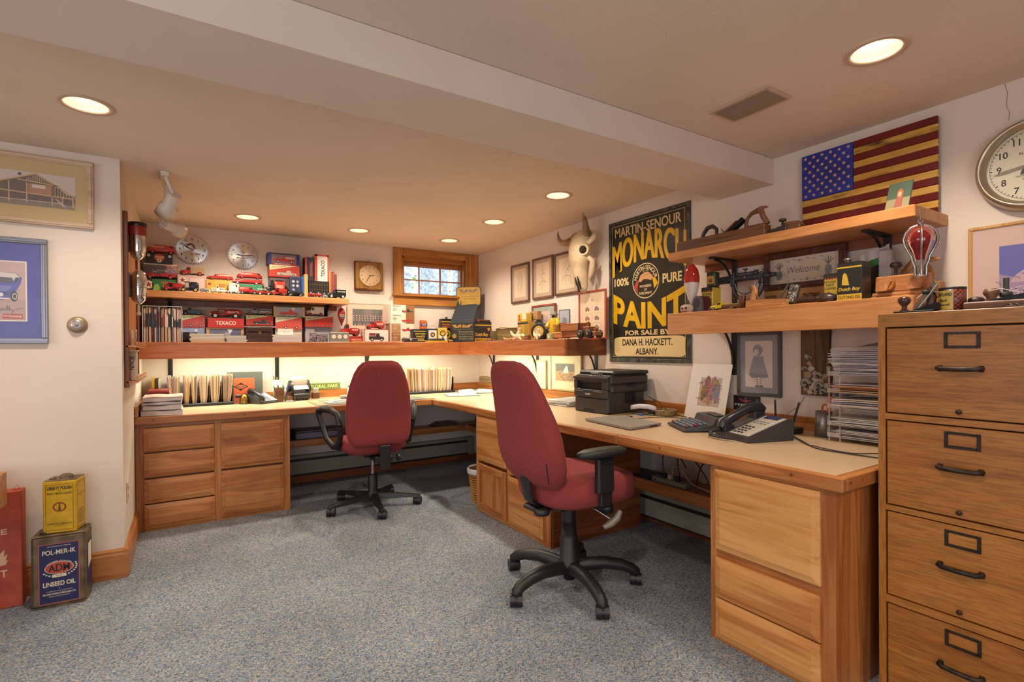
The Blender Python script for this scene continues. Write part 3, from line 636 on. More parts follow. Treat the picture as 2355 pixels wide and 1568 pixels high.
B(NAVY).poly([(w+.0008, .02, h-.06), (w+.0008, .115, h-.06), (w+.0008, .115, .06), (w+.0008, .02, .06)]).m(CRM).poly([(w+.0014, .035, h-.075), (w+.0014, .1, h-.075), (w+.0014, .1, .17), (w+.0014, .035, .15)]).obj('side_label', t)
B(RUST).lathe([(.018, 0), (.021, .003), (.021, .011), (.019, .014), (0, .014)], (.045, .045, h-.002)).obj('screw_cap', t)
B(C('6e6458', .4, .7)).tube([(.085, .05, h+.001), (.088, .03, h+.003), (.12, .022, h+.004), (.15, .03, h+.003), (.153, .05, h+.001)], .0025, 6).obj('wire_handle', t)
# yellow polish can on top
YEL = noisy('yellow_tin', 'bf960c', 'd0a41a', 30, .4, detail=4)
yb = 3.245; pl, pr, pt, pb_ = at(99, 1183, Y=yb).x, at(180, 1183, Y=yb).x, at(140, 1103, Y=yb).z, h+.0006
w2, h2, d2 = (pr-pl)*1.0, pt-pb_, .115
t = thing('polish_can', 'yellow metal polish can standing on the rusty oil can at left', 'can', (pl, yb-.01, h), math.radians(-11))
B(YEL).box(0, 0, .0, w2, d2, h2, .004).m(RUST).box(.0015, .0015, h2-.001, w2-.0015, d2-.0015, h2+.003, .002).obj('can_body', t)
BLK, RED = C('1a1714', .5), C('8c2416', .5); xc = w2/2; l = B(RED); y = -.0006
l.frame(.011, .014, w2-.011, h2-.016, .0017, y)
l.m(BLK).text('LIBERTY POLISH', xc, h2-.033, y, .016, w2-.034, .03).text('THE', xc, h2-.047, y, .005).text('PERFECT METAL CLEANER', xc, h2-.059, y, .0085, w2-.034, .02)
zc = h2*.50
l.m(RED).ring(xc, zc, .020, .026, y, k=.85).m(C('4a4a2c')).shape([(xc-.006, zc-.015), (xc+.006, zc-.015), (xc+.004, zc-.002), (xc+.0025, zc+.014), (xc+.004, zc+.02), (xc, zc+.017), (xc-.002, zc+.014), (xc-.004, zc-.002)], y)
l.m(BLK).text('SCRANTON CHEMICAL CO.', xc, .044, y, .0085, w2-.034, .01).text('SCRANTON, PA.', xc, .034, y, .004, .04, 0)
l.obj('printed_front', t)
l = B(RED); X_ = w2+.0006
for a in ((.014, .012, .016, h2-.014), (.097, .012, .099, h2-.014)): l.poly([(X_, a[0], a[1]), (X_, a[2], a[1]), (X_, a[2], a[3]), (X_, a[0], a[3])])
for z in (.012, h2-.016, h2*.68): l.poly([(X_, .014, z), (X_, .099, z), (X_, .099, z+.002), (X_, .014, z+.002)])
for k in range(8): l.m(C('8a6a10')).poly([(X_, .022, .03+.009*k), (X_, .088, .03+.009*k), (X_, .088, .034+.009*k), (X_, .022, .034+.009*k)])
l.obj('printed_side', t)
B(RUST).lathe([(.01, 0), (.012, .001), (.012, .008), (0, .009)], (.026, .04, h2+.002)).obj('screw_cap', t)
B(RUST).tube([(.055, .04, h2+.003), (.056, .04, h2+.014), (.066, .04, h2+.019), (.088, .04, h2+.019), (.097, .04, h2+.014), (.098, .04, h2+.003)], .009, 8, flat=.2).obj('strap_handle', t)
# red wooden case
q0 = at(50, 1150, Y=3.315); hz = at(50, 1127, Y=3.315).z
REDP = noisy('worn_red_paint', '9c3a22', 'b44c30', 12, .55, detail=5)
t = thing('red_case', 'red painted case with pale letters on the floor at the left edge', 'case', (q0.x-.30, 3.315, 0))
B(REDP).box(0, 0, 0, .30, .075, hz, .004).obj('case_body', t)
l = B(C('d8b088', .6)); y = -.0006; xr = .30
e = at(9, 1223, Y=3.315); l.text('E', e.x-q0.x+.30, e.z, y, .026, .022, .03)
e = at(9, 1319, Y=3.315); l.text('T', e.x-q0.x+.30, e.z, y, .034, .024, .03)
e = at(5, 1285, Y=3.315); ex, ez = e.x-q0.x+.30, e.z
l.shape([(ex-.03, ez-.035), (ex+.012, ez-.03), (ex+.02, ez-.01), (ex+.012, ez-.012), (ex+.018, ez+.02), (ex+.006, ez+.008), (ex+.008, ez+.042), (ex-.02, ez+.01), (ex-.03, ez+.02)], y)
l.obj('painted_letters', t)
e = at(38, 1124, Y=3.34)
B(C('9a3c2c', .4, .5)).tube([(e.x-q0.x+.30-.013, .03, hz+.001), (e.x-q0.x+.30, .03, hz+.022), (e.x-q0.x+.30+.013, .03, hz+.001)], .0014, 6, closed=True).obj('wire_hook', t)
# end of a pale bench at the left edge
e = at(15.5, 1083, Y=3.25); e2 = at(17, 1159, Y=3.25)
t = thing('bench', 'end of a pale wooden bench at the left edge, in front of the red case', 'bench', (0, 0, 0))
B(planewood('x')).box(-1.7, 2.55, e2.z, e.x, 3.25, e.z, .003).obj('bench_top', t)
for x, y in ((-1.6, 2.6), (-1.1, 2.6), (-1.6, 3.15), (-1.1, 3.15)): B(planewood('z')).box(x, y, 0, x+.045, y+.045, e2.z-.0005, .003).obj('leg', t)
# ------------------------------------------------------------------ things on the walls
GLZ=C('ffffff',.03,0,.05,0,0)
def framed(name,label,cat,loc,rz,w,h,fw,fmat,mat_col,mats,depth=.02,pic=None,glass=True,fprof=None):
 """picture: frame of four mouldings, mount board, image, glazing; origin at the centre of the back"""
 t=thing(name,label,cat,loc,rz)
 b=B(fmat)if not callable(fmat)else B(fmat('x'))
 for(x0,z0,x1,z1),ax in(((-w/2,h/2-fw,w/2,h/2),'x'),((-w/2,-h/2,w/2,-h/2+fw),'x'),((-w/2,-h/2+fw,-w/2+fw,h/2-fw),'z'),((w/2-fw,-h/2+fw,w/2,h/2-fw),'z')):
  if callable(fmat):b.m(fmat(ax))
  b.box(x0,-depth,z0,x1,0,z1,.003)
  if fprof:b.box(x0+(fw*.3 if ax=='z' else 0),-depth-.005,z0+(fw*.3 if ax=='x' else 0),x1-(fw*.3 if ax=='z' else 0),-depth+.001,z1-(fw*.3 if ax=='x' else 0),.002)
 b.obj('frame',t)
 m=B(C(mat_col,.8));m.box(-w/2+fw-.001,-depth*.55,-h/2+fw-.001,w/2-fw+.001,-.001,h/2-fw+.001);m.obj('mount',t)
 if pic:
  p=B();pic(p,-depth*.55-.0006);p.obj('picture',t)
 if glass:B(GLZ).box(-w/2+fw-.001,-depth*.8,-h/2+fw-.001,w/2-fw+.001,-depth*.8+.001,h/2-fw+.001).obj('glazing',t)
 return t
def mid(p0,p1,**k):
 a,c=at(*p0,**k),at(*p1,**k);return a,c
RNG=random.Random(11)
def sketch(p,y,mat,cx,cz,w,h,n,wid=.0012,seed=1):
 """pen strokes of a loose drawing"""
 r=random.Random(seed);p.m(mat)
 for i in range(n):
  x,z=cx+r.uniform(-w,w)*.5,cz+r.uniform(-h,h)*.5;a=r.uniform(0,2*PI);L=r.uniform(.1,.35)*min(w,h)
  for k in range(4):
   nx,nz=x+L/4*math.cos(a),z+L/4*math.sin(a);dx,dz=-math.sin(a)*wid*.5,math.cos(a)*wid*.5
   p.poly([(x+dx,y,z+dz),(x-dx,y,z-dz),(nx-dx,y,nz-dz),(nx+dx,y,nz+dz)]);x,z=nx,nz;a+=r.uniform(-.6,.6)
def stroke(p,pts,wd,y):
 for(x0,z0),(x1,z1)in zip(pts,pts[1:]):
  d=math.hypot(x1-x0,z1-z0)or 1;a,c=-(z1-z0)/d*wd/2,(x1-x0)/d*wd/2
  p.poly([(x0+a,y,z0+c),(x0-a,y,z0-c),(x1-a,y,z1-c),(x1+a,y,z1+c)])
 return p
def ell(cx,cz,rx,rz,n=16,a0=0,a1=2*PI):return[(cx+rx*math.cos(a0+(a1-a0)*i/(n-1)),cz+rz*math.sin(a0+(a1-a0)*i/(n-1)))for i in range(n)]

# left wall: house under construction
yl=YL-.001
PALEF=wood('x',('a88a70','b8987c','c4a68a','d0b498'),key='limed_frame')
def house(p,y):
 W_,H_=.15,.083;x0=-.29
 p.m(C('c9b6a8',.6)).rect(-.27,-H_,W_,H_,y)
 p.m(C('7d6a50')).rect(-.27,-H_,W_,-.058,y-.0002).m(C('4e5a3c')).rect(.10,-.06,W_,-.01,y-.0002)
 p.T=p.T@Matrix.Translation((.04,0,0))
 p.m(C('5a3f28')).shape([(-.30,-.055),(.1,-.055),(.1,-.028),(.03,.03),(-.04,.075),(-.1,.055),(-.18,.02),(-.27,.01)],y-.0003)
 lum=C('c79a66');p.m(lum)
 for i in range(13):x=-.075+.008*i;stroke(p,[(x,.04),(x,.074-abs(x+.04)*.62)],.0028,y-.0006)
 stroke(p,[(-.18,.022),(-.04,.079),(.115,-.022)],.006,y-.0006);stroke(p,[(-.27,-.012),(.10,-.028)],.006,y-.0006);stroke(p,[(-.11,.042),(.05,.03)],.005,y-.0006)
 for x in(-.26,-.2,-.14,-.075,.02,.06,.1):stroke(p,[(x,-.07),(x,.03-(x>.05)*.05)],.005,y-.0007)
 for i in range(9):x=.02+.011*i;stroke(p,[(x,-.028),(x,.035-.0055*i*1.15)],.0028,y-.0007)
 p.m(C('a8743c')).rect(-.07,-.024,.02,.028,y-.0004);p.m(C('d8c4b0')).rect(-.055,.008,-.005,.024,y-.0008)
 p.m(C('c9b08c'));stroke(p,[(-.27,-.055),(-.21,-.015)],.006,y-.0008);stroke(p,[(.03,-.035),(.065,-.072)],.003,y-.0008);stroke(p,[(.037,-.035),(.072,-.072)],.003,y-.0008)
 for i in range(7):stroke(p,[(.1+.006*i,-.05),(.11+.006*i,-.082)],.002,y-.0008)
 p.m(C('20202c')).disc(-.1,.069,.007,y-.0009).disc(.048,.014,.004,y-.0009)
a,c=at(-200,345,Y=yl),at(217,528,Y=yl)
wl,hl=.72,at(216,378,Y=yl).z-at(217,530,Y=yl).z
framed('framed_photograph','pale-framed photograph of a house being built, upper left wall','picture',(at(216,450,Y=yl).x-wl/2,yl,(at(216,378,Y=yl).z+c.z)/2),0,wl,hl,.026,PALEF,'bd9f62',None,.022,lambda p,y:[p.__setattr__('T',Matrix.Translation((wl/2-.223,0,0))),house(p,y)],True,True)
# left wall: blue car print
def carprint(p,y):
 p.T=Matrix.Translation((.232,0,0))@Matrix.Diagonal((.727,1,.727,1))@Matrix.Translation((-.15,0,0)) # x measured from the visible right part
 p.m(C('d9cfc4')).rect(-.28,-.208,.15,.198,y-.0001)
 p.m(C('b59a94',.5)).rect(-.28,-.200,.142,.190,y-.0003);p.m(C('a88a86')).rect(-.28,-.200,.142,-.06,y-.0004)
 bl=C('3c469a',.35)
 body=[(-.28,-.06),(.03,-.066),(.062,-.052),(.088,-.02),(.118,.045),(.125,.085),(.12,.09),(.10,.112),(.06,.118),(-.05,.125),(-.28,.12)]
 p.m(bl).shape(body,y-.0006)
 p.m(C('c9bdb8')).shape([(-.28,.122),(-.05,.127),(.095,.112),(.115,.09),(.088,.06),(.075,.085),(-.28,.10)],y-.0008)
 p.m(C('4c4650')).shape([(-.28,.096),(.07,.082),(.078,.05),(-.28,.045)],y-.001).m(C('3c3844')).shape([(.085,.055),(.092,.085),(.11,.09),(.1,.055)],y-.001)
 p.m(C('6a70ae')).shape([(-.28,.04),(.08,.03),(.05,-.008),(-.28,-.01)],y-.0009).m(C('343c80')).rect(-.28,-.034,.055,-.012,y-.001)
 p.m(C('e8d8d0')).shape([(-.28,-.046),(.06,-.052),(.06,-.060),(-.28,-.055)],y-.0012).m(C('d8d0d4')).disc(.02,-.03,.013,y-.0012)
 p.m(C('242228')).shape(ell(.085,-.04,.019,.036),y-.0011).m(C('b0a8a8')).ring(.088,-.04,.008,.013,y-.0013,k=1.7)
 p.m(C('2a2630'));stroke(p,[(-.13,-.135),(-.1,-.142),(-.06,-.13),(-.03,-.14),(-.02,-.135)],.0025,y-.0014)
 stroke(p,[(.0,-.14),(.012,-.115),(.016,-.1),(.006,-.105),(.014,-.125),(.018,-.14),(.024,-.12),(.03,-.138),(.036,-.122),(.044,-.136),(.05,-.1),(.052,-.136),(.06,-.105),(.062,-.137),(.07,-.125),(.078,-.14),(.074,-.155),(.085,-.13),(.13,-.118)],.0022,y-.0014)
 p.m(C('a83a34')).rect(.028,-.19,.128,-.158,y-.0012).m(C('e8d8cc')).text('Mustang',.084,-.174,y-.0014,.015,.075,.03).text('50',.038,-.172,y-.0014,.009,.012)
wl2=.62;zt,zb=at(105,552,Y=yl).z,at(117,790,Y=yl).z;xr=at(112,700,Y=yl).x
framed('framed_print','blue-matted print of a blue classic car, lower left wall','picture',(xr-wl2/2,yl,(zt+zb)/2),0,wl2,zt-zb,.027,C('8a8a94',.35,.5),'343a94',None,.02,lambda p,y:carprint(p,y),True,True)
# thermostat
e=at(178,747,Y=3.44)
t=thing('thermostat','round gold and silver thermostat on the left wall','thermostat',(e.x,yl,e.z))
B(C('a08a6a',.4,.5)).lathe([(.0,0),(.04,0),(.042,-.006),(.036,-.015),(.024,-.018),(0,-.018)],ax='y',n=28).obj('base_ring',t)
B(C('b8b0ac',.25,.6)).lathe([(.027,-.016),(.027,-.026),(.022,-.031),(.012,-.032),(0,-.033)],ax='y',n=28).m(C('8a8484',.3)).lathe([(.012,-.032),(.011,-.034),(0,-.0345)],ax='y').obj('dial',t)

# ---- clocks
def hand(b,a,L,w,y,tail=.15):
 dx,dz=math.sin(a),math.cos(a);b.poly([(-dx*L*tail-dz*w,y,-dz*L*tail+dx*w),(dx*L*.72-dz*w*1.6,y,dz*L*.72+dx*w*1.6),(dx*L,y,dz*L),(dx*L*.72+dz*w*1.6,y,dz*L*.72-dx*w*1.6),(-dx*L*tail+dz*w,y,-dz*L*tail-dx*w)])
def saw_clock(label,px,py,r,teeth,hh,mm,style):
 e=at(px,py,Y=YB-.012)
 t=thing('saw_blade_clock',label,'clock',(e.x,YB-.001,e.z),0,'saw blade wall clocks')
 poly=[]
 for i in range(teeth):
  a=-2*PI*i/teeth;s=2*PI/teeth
  for k,rr in((0,r*.895),(.45,r*.9),(.62,r*1.0),(.75,r*.985)):poly.append((rr*math.cos(a-k*s),rr*math.sin(a-k*s)))
 m,nt,bs,N,L=nodes('brushed_blade');bs.inputs['Metallic'].default_value=1;bs.inputs['Roughness'].default_value=.32;bs.inputs['Base Color'].default_value=(.62,.61,.6,1);bs.inputs['Anisotropic'].default_value=.85
 tg=N('ShaderNodeTangent');tg.direction_type='RADIAL';tg.axis='Y';L(tg.outputs[0],bs.inputs['Tangent'])
 B(m).prism(poly,-.012,-.0085).m(BLACKP).cyl((0,-.0085,0),(0,-.0005,0),.05,n=20).obj('blade',t)
 f=B(C('1c1a1c',.5));y=-.0124
 for n in range(1,13):
  a=n*PI/6;rr=r*.70
  f.text(str(n),rr*math.sin(a),rr*math.cos(a),y,r*(.17 if style else.12),None,.03)
 if style:f.text('STIHL' if 0 else '',0,0,y,.01);f.m(C('a03020')).text('ALL SAW',.02,-r*.28,y,r*.13,r*.62,.04,skew=.2).m(C('2a2628')).text('KEEN EDGE',.02,-r*.42,y,r*.06,r*.42,0);stroke(f,ell(-.02,.015,r*.36,r*.26,14,.5,3.6),.004,y);stroke(f,[(-.04,.03),(.0,.045),(.02,.01)],.008,y);stroke(f,[(-.05,.015),(-.03,.04),(.005,.055)],.004,y)
 else:f.text('Northern',0,r*.25,y,r*.08,r*.5,0,skew=.3).m(C('2a2a5a')).text('Milwaukee',-.005,-r*.15,y,r*.09,r*.7,.02,skew=.2).m(C('2a2628')).text('saw service',0,-r*.35,y,r*.06,r*.4,0)
 f.obj('numerals',t)
 hb=B(C('18161a',.4));hand(hb,(hh+mm/60)*PI/6,r*.45,.003,-.0145);hand(hb,mm*PI/30,r*.68,.002,-.0155);hb.m(C('a82018'));hand(hb,4.2,r*.6,.0008,-.0165,.3);hb.cyl((0,-.012,0),(0,-.018,0),.005,n=10);hb.obj('hands',t)
saw_clock('saw blade clock with bold black numerals, left of the two',442,574,.122,44,9,50,1)
saw_clock('saw blade clock with faint numerals, right of the two',559,588,.122,44,9,14,0)
q0,q1=at(818,600,Y=4.96),at(881,668,Y=4.96);wc,hc=q1.x-q0.x,q0.z-q1.z
t=thing('wall_clock','square wooden wall clock with a cream dial left of the window','clock',((q0.x+q1.x)/2,YB-.001,(q0.z+q1.z)/2))
B(wood('z',('6a4418','7d5422','906430','a0743c'),key='clock_oak')).box(-wc/2,-.055,-hc/2,wc/2,-.001,hc/2,.012).m(wood('z',('4a2a14','5a361c','6a4224','784e2c'),key='clock_walnut')).box(-wc/2-.008,-.035,-hc/2-.008,wc/2+.008,-.0005,hc/2+.008,.01).obj('case',t)
B(C('cfae84',.5)).lathe([(.0,-.0565),(.098,-.0565),(.1,-.055)],ax='y',n=36).obj('dial',t)
B(C('b09468',.3,.7)).lathe([(.098,-.055),(.099,-.062),(.106,-.062),(.108,-.055)],ax='y',n=36,cap=False).obj('bezel',t)
f=B(C('4a3a2a',.5))
for n in range(1,13):f.text(str(n),.078*math.sin(n*PI/6),.078*math.cos(n*PI/6),-.0572,.017,None,.0)
f.text('Sessions',0,.038,-.0572,.008,.03,0).obj('numerals',t)
hb=B(C('3a3026',.4));hand(hb,2.75*PI/6,.05,.0022,-.058);hand(hb,35*PI/30,.075,.0018,-.0588);hb.cyl((0,-.056,0),(0,-.061,0),.005,n=10);hb.obj('hands',t)
B(C('5a4630',.4,.6)).ring(0,hc/2+.014,.004,.008,-.02).m(C('5a4630',.4,.6)).ring(0,-hc/2-.012,.003,.007,-.02).obj('hanging_ring',t)
# big silver clock at the right edge
yy=.545;ez=at(2355,376,X=2.68).z
t=thing('wall_clock','large round silver-rimmed wall clock at the right edge','clock',(XW-.001,.588,ez),RW)
R_=at(2236,390,X=2.68).y-.588
B(C('b5a894',.3,.85)).lathe([(R_*.72,-.001),(R_*1.0,-.001),(R_*1.0,-.02),(R_*.96,-.045),(R_*.9,-.058),(R_*.86,-.056),(R_*.84,-.045),(R_*.80,-.04),(R_*.79,-.025)],ax='y',n=64,cap=False).obj('rim',t)
B(C('d6cbb0',.5)).lathe([(0,-.024),(R_*.80,-.024)],ax='y',n=48,cap=False).obj('dial',t)
f=B(C('2a2622',.5))
for n in range(1,13):f.text(str(n),R_*.58*math.sin(n*PI/6),R_*.60*math.cos(n*PI/6),-.0246,R_*.145,None,.02)
for n in range(60):
 a=n*PI/30;r0=R_*(.70 if n%5 else.69);r1=R_*.735;w_=.0009 if n%5 else.002;s,c=math.sin(a),math.cos(a)
 f.poly([(r0*s+c*w_,-.0246,r0*c-s*w_),(r1*s+c*w_,-.0246,r1*c-s*w_),(r1*s-c*w_,-.0246,r1*c+s*w_),(r0*s-c*w_,-.0246,r0*c+s*w_)])
f.ring(0,0,R_*.733,R_*.74,-.0246,60).text('RUTLAND, VT.',.0,R_*.26,-.0246,R_*.06,R_*.5,.01).text('THE STANDARD ELECTRIC TIME CO.',0,-R_*.22,-.0246,R_*.04,R_*.62,0).text('SPRINGFIELD, MASS.',0,-R_*.29,-.0246,R_*.04,R_*.4,0)
f.obj('numerals',t)
hb=B(C('6e6458',.4,.4));hand(hb,43.5*PI/30,R_*.70,.0035,-.03,.3);hb.m(C('2a2226',.4));hand(hb,7.7*PI/6,R_*.3,.006,-.0285,.1);hb.cyl((0,-.024,0),(0,-.034,0),.009,n=14);hb.obj('hands',t)
# mesa photograph
q0,q1=at(2226,527,X=2.715),at(2226,722,X=2.715)
def mesa(p,y):
 x0=-.205;p.T=Matrix.Translation((x0,0,0))
 p.m(C('2e3498',.5)).rect(0,-.095,.45,.115,y-.0002)
 p.m(C('8a6a92')).shape([(0,-.095),(.45,-.095),(.45,.03),(.3,.02),(.16,.0),(.05,-.012),(0,.005)],y-.0003)
 p.m(C('b08ea0')).shape([(.03,-.03),(.05,.0),(.09,.03),(.13,.033),(.2,.045),(.24,.043),(.30,.0),(.33,-.03)],y-.0004).m(C('7a5a80')).shape([(.06,.0),(.09,.018),(.2,.022),(.28,.0),(.2,-.008)],y-.0005)
 sketch(p,y-.0006,C('c4a2b4'),.2,-.06,.4,.06,90,.004,4);sketch(p,y-.0007,C('6a4a74'),.2,-.05,.4,.09,50,.003,5)
framed('framed_photograph','framed photograph of a pale mesa under blue sky at the right edge','picture',(XW-.001,q0.y-.30,(q0.z+at(2226,720,X=2.715).z)/2-.03),RW,.60,q0.z-q1.z+.06,.013,wood('z',('a8783c','b8884a','c4965a','d0a468'),key='gilt_oak'),'c2a294',None,.016,mesa,True)

# ---- paint sign
q=[at(1400,516,X=2.722),at(1590,836,X=2.722)]
ws,hs=q[0].y-q[1].y,q[0].z-q[1].z
sg=thing('paint_sign','tall black and yellow enamel paint advertising sign on the right wall','sign',(XW-.001,(q[0].y+q[1].y)/2,(q[0].z+q[1].z)/2),RW)
SBK=noisy('sign_enamel','22211c','2e2d26',8,.28,detail=5);SY_=noisy('sign_yellow','c99a12','d8a81c',12,.35);SCR=C('d8bc86',.35)
w_,h_=ws/2,hs/2
B(SBK).box(-w_,-.004,-h_,w_,-.0005,h_,.001).m(noisy('sign_rim','26251f','5a5648',30,.5,detail=6)).box(-w_,-.009,h_-.022,w_,-.004,h_,.003).box(-w_,-.009,-h_,w_-.0,-.004,-h_+.026,.003).box(-w_,-.009,-h_+.026,-w_+.022,-.004,h_-.022,.003).box(w_-.034,-.009,-h_+.026,w_,-.004,h_-.022,.003).obj('panel',sg)
l=B(SCR);y=-.0046
def sx(u):return sg.location.y-at(1380+u/3.735,650,X=2.722).y # along the sign, from the survey
fz=lambda k:h_-hs*k # down the sign
l.frame(-w_+.033,-h_+.04,w_-.045,h_-.033,.003,y)
def span(t,u0,u1,k,hh,bold=.03):l.text(t,(sx(u0)+sx(u1))/2,fz(k),y,hs*hh,sx(u1)-sx(u0),bold)
span('MARTIN-SENOUR',130,700,.083,.066,.018)
def arch(t,u0,u1,hi,lo,bold):
 """letters whose head and foot each follow an arch"""
 a,c=sx(u0),sx(u1)
 def f(p,q,L,hh):
  u=p/(L/2);k=1-u*u;v=(q+hh/2)/hh;z1,z0=fz(hi[0]+(hi[1]-hi[0])*k),fz(lo[0]+(lo[1]-lo[0])*k)
  return p,z0+(z1-z0)*v
 l.text(t,(a+c)/2,0,y,.3,c-a,bold,warp=f)
l.m(SY_)
arch('MONARCH',108,742,(.172,.112),(.40,.305),.03)
arch('PAINT',112,728,(.512,.592),(.722,.772),.035)
l.m(SCR);span('100%',122,245,.435,.056,.025);span('PURE',535,702,.452,.062,.03)
xc,zc=sx(388),fz(.449);R0=hs*.119
l.ring(xc,zc,R0*.95,R0,y,44).arc_text('MARTIN-SENOUR',xc,zc,y,R0*.76,R0*.24,2.9,bold=.025).text('EST. 1878',xc,zc+R0*.56,y,R0*.07,R0*.4,0)
FL=C('c48a5c',.5);RDS=C('a03a28',.5);k=R0/.14
K=lambda P:[(xc+a*k,zc+b_*k)for a,b_ in P]
l.m(FL).shape(K([(-.075,.0),(-.055,.045),(-.01,.068),(.03,.068),(.078,.03),(.062,-.004),(.02,.010),(-.02,.014),(-.05,-.008)]),y-.0003).m(C('8a5a3a'));stroke(l,K([(-.04,.03),(.0,.045),(.04,.05)]),.003,y-.0006)
l.m(RDS).shape(K([(-.128,-.04),(-.09,.01),(-.07,-.005),(-.085,-.05),(-.08,-.1)]),y-.0003).m(SY_).shape(K([(.128,-.03),(.1,.015),(.07,.02),(.08,-.02),(.09,-.07)]),y-.0003)
l.m(SCR).text('PIONEERS',xc,zc-R0*.30,y,R0*.14,R0*.85,.02).text('OF',xc,zc-R0*.50,y,R0*.13,R0*.2,.02).text('PURE PAINT',xc,zc-R0*.70,y,R0*.14,R0*.95,.02)
span('FOR SALE BY',212,600,.797,.034,.03)
l.add([((sx(118)+sx(730))/2+x,y,fz(.892)+z)for x,z in sell((sx(730)-sx(118))/2,hs*.069,36,9)],[list(range(36))])
l.m(C('241c14',.4));y-=.0005;span('DANA H. HACKETT.',188,616,.862,.047,.02);span('ALBANY.',300,495,.925,.043,.02)
l.obj('lettering',sg)
# ---- wooden flag
q0,q1=at(1844,362,X=2.69),at(2156,264,X=2.69);wf=q0.y-q1.y;zt,zb=q0.z,at(1840,517,X=2.69).z
hf=wf/1.62
fl=thing('wooden_flag','charred wooden stripes-and-stars flag standing on the upper plank shelf','flag',(2.708,(q0.y+q1.y)/2,zt-hf/2),RW)
fz=TZ1+.0006-(zt-hf/2)
h0=-hf/2 if-hf/2>fz else fz
sh=(hf/2-fz)/13
def burnt():
 m=wood('x',('a06c22','c08c38','d0a04a','dcae5c'),key='torched_pine');m=m.copy();nt=m.node_tree;bs=nt.nodes['Principled BSDF']
 src=bs.inputs['Base Color'].links[0].from_socket
 tc=nt.nodes.new('ShaderNodeTexCoord');oi=nt.nodes.new('ShaderNodeObjectInfo');ad=nt.nodes.new('ShaderNodeVectorMath');ad.operation='ADD';mu=nt.nodes.new('ShaderNodeMath');mu.operation='MULTIPLY';mu.inputs[1].default_value=9
 mp=nt.nodes.new('ShaderNodeMapping');mp.inputs['Scale'].default_value=(3.2,14,14);n=nt.nodes.new('ShaderNodeTexNoise');n.inputs['Scale'].default_value=1.3;n.inputs['Detail'].default_value=4
 nt.links.new(oi.outputs['Random'],mu.inputs[0]);nt.links.new(tc.outputs['Object'],ad.inputs[0]);nt.links.new(mu.outputs[0],ad.inputs[1]);nt.links.new(ad.outputs[0],mp.inputs[0]);nt.links.new(mp.outputs[0],n.inputs[0])
 r=ramp(nt,[(.56,'ffffff'),(.70,'4a2c14')]);nt.links.new(n.outputs[0],r.inputs[0]);mx=nt.nodes.new('ShaderNodeMix');mx.data_type='RGBA';mx.blend_type='MULTIPLY';mx.inputs['Factor'].default_value=1
 nt.links.new(src,mx.inputs['A']);nt.links.new(r.outputs[0],mx.inputs['B']);nt.links.new(mx.outputs['Result'],bs.inputs['Base Color']);return m
TORCH=burnt();STRD=noisy('stained_red','5c1210','701a16',5,.3)
for i in range(13):
 z1=hf/2-sh*i;z0=z1-sh;x0=-wf/2 if i>6 else-wf/2+wf*.425
 B(TORCH if i%2 else STRD).box(x0,-.018+.002*(i%2),z0+.0006,wf/2,0,z1-.0006,.002).obj('stripe',fl)
BLU=noisy('stained_blue','1c2878','2838a0',5,.35)
B(BLU).box(-wf/2,-.02,hf/2-sh*7+.0006,-wf/2+wf*.425-.001,0,hf/2-.0006,.002).obj('canton',fl)
cw,chh=wf*.425,sh*7;sm=B(TORCH)
def star(b,x,z,r,y):b.shape([(x+(r if k%2==0 else r*.4)*math.sin(PI*k/5),z+(r if k%2==0 else r*.4)*math.cos(PI*k/5))for k in range(10)],y)
for row in range(9):
 for col in range(6 if row%2==0 else 5):
  s_=B(C('cfa070',.5));xx=-wf/2+cw*((col+.5)/6+(0 if row%2==0 else.5/6)+.0);zz=hf/2-chh*(row+.75)/9.5
  star(s_,xx,zz,.0105,-.0203);s_.obj('star',fl)
nb=B(C('8a8478',.35,.8))
for k in range(13):nb.cyl((wf/2,-.009,hf/2-sh*(k+.5)),(wf/2+.0015,-.009,hf/2-sh*(k+.5)),.0035,n=8)
nb.obj('screw_heads',fl)
# ---- small framed drawings on the right wall
WAL=wood('z',('4a3020','5a3c28','6a4830','785438'),key='walnut_frame')
for i,(p0,p1,n,sd,l)in enumerate((((1174,612),(1216,693),46,21,'brown-framed ink drawing nearest the window, leftmost of three in a row'),((1223,597),(1271,683),40,22,'brown-framed ink drawing in the middle of the row of three'),((1274,585),(1331,673),60,23,'brown-framed ink drawing beside the cow skull, rightmost of three'))):
 a,c=at(*p0,X=2.712),at(*p1,X=2.712);w,h=a.y-c.y,a.z-c.z
 def pc(p,y,n=n,sd=sd,w=w,h=h,i=i):
  p.m(C('d4bc98',.7)).rect(-w*.31,-h*.36,w*.31,h*.36,y-.0002);k=C('4a3c30',.7)
  sketch(p,y-.0005,k,0,.02,w*.32,h*.5,n,.0013,sd)
  if i==1:stroke(p,[(0,.12),(.01,.07),(-.005,.02),(.0,-.03),(-.03,-.05),(-.05,-.06)],.003,y-.0006);stroke(p,[(.0,-.03),(.04,-.04),(.06,-.038)],.003,y-.0006);stroke(p,[(-.01,-.06),(.0,-.11)],.003,y-.0006)
  if i==2:stroke(p,ell(.0,-.05,.06,.03,12,0,3.2),.003,y-.0006);stroke(p,[(.06,.1),(.03,.05),(.0,.03),(.05,.02)],.0025,y-.0006);stroke(p,[(.05,-.05),(.07,-.1)],.0025,y-.0006)
  if i==0:stroke(p,[(-.02,-.1),(-.015,.05),(.01,.1),(.03,.02),(.025,-.1)],.002,y-.0006)
 o=framed('framed_drawing',l,'picture',(XW-.001,(a.y+c.y)/2,(a.z+c.z)/2),RW,w,h,.02,WAL,'b09478',None,.018,pc);o['group']='three framed ink drawings'
a,c=at(1221,704,X=2.70),at(1276,778,X=2.70);w=a.y-c.y
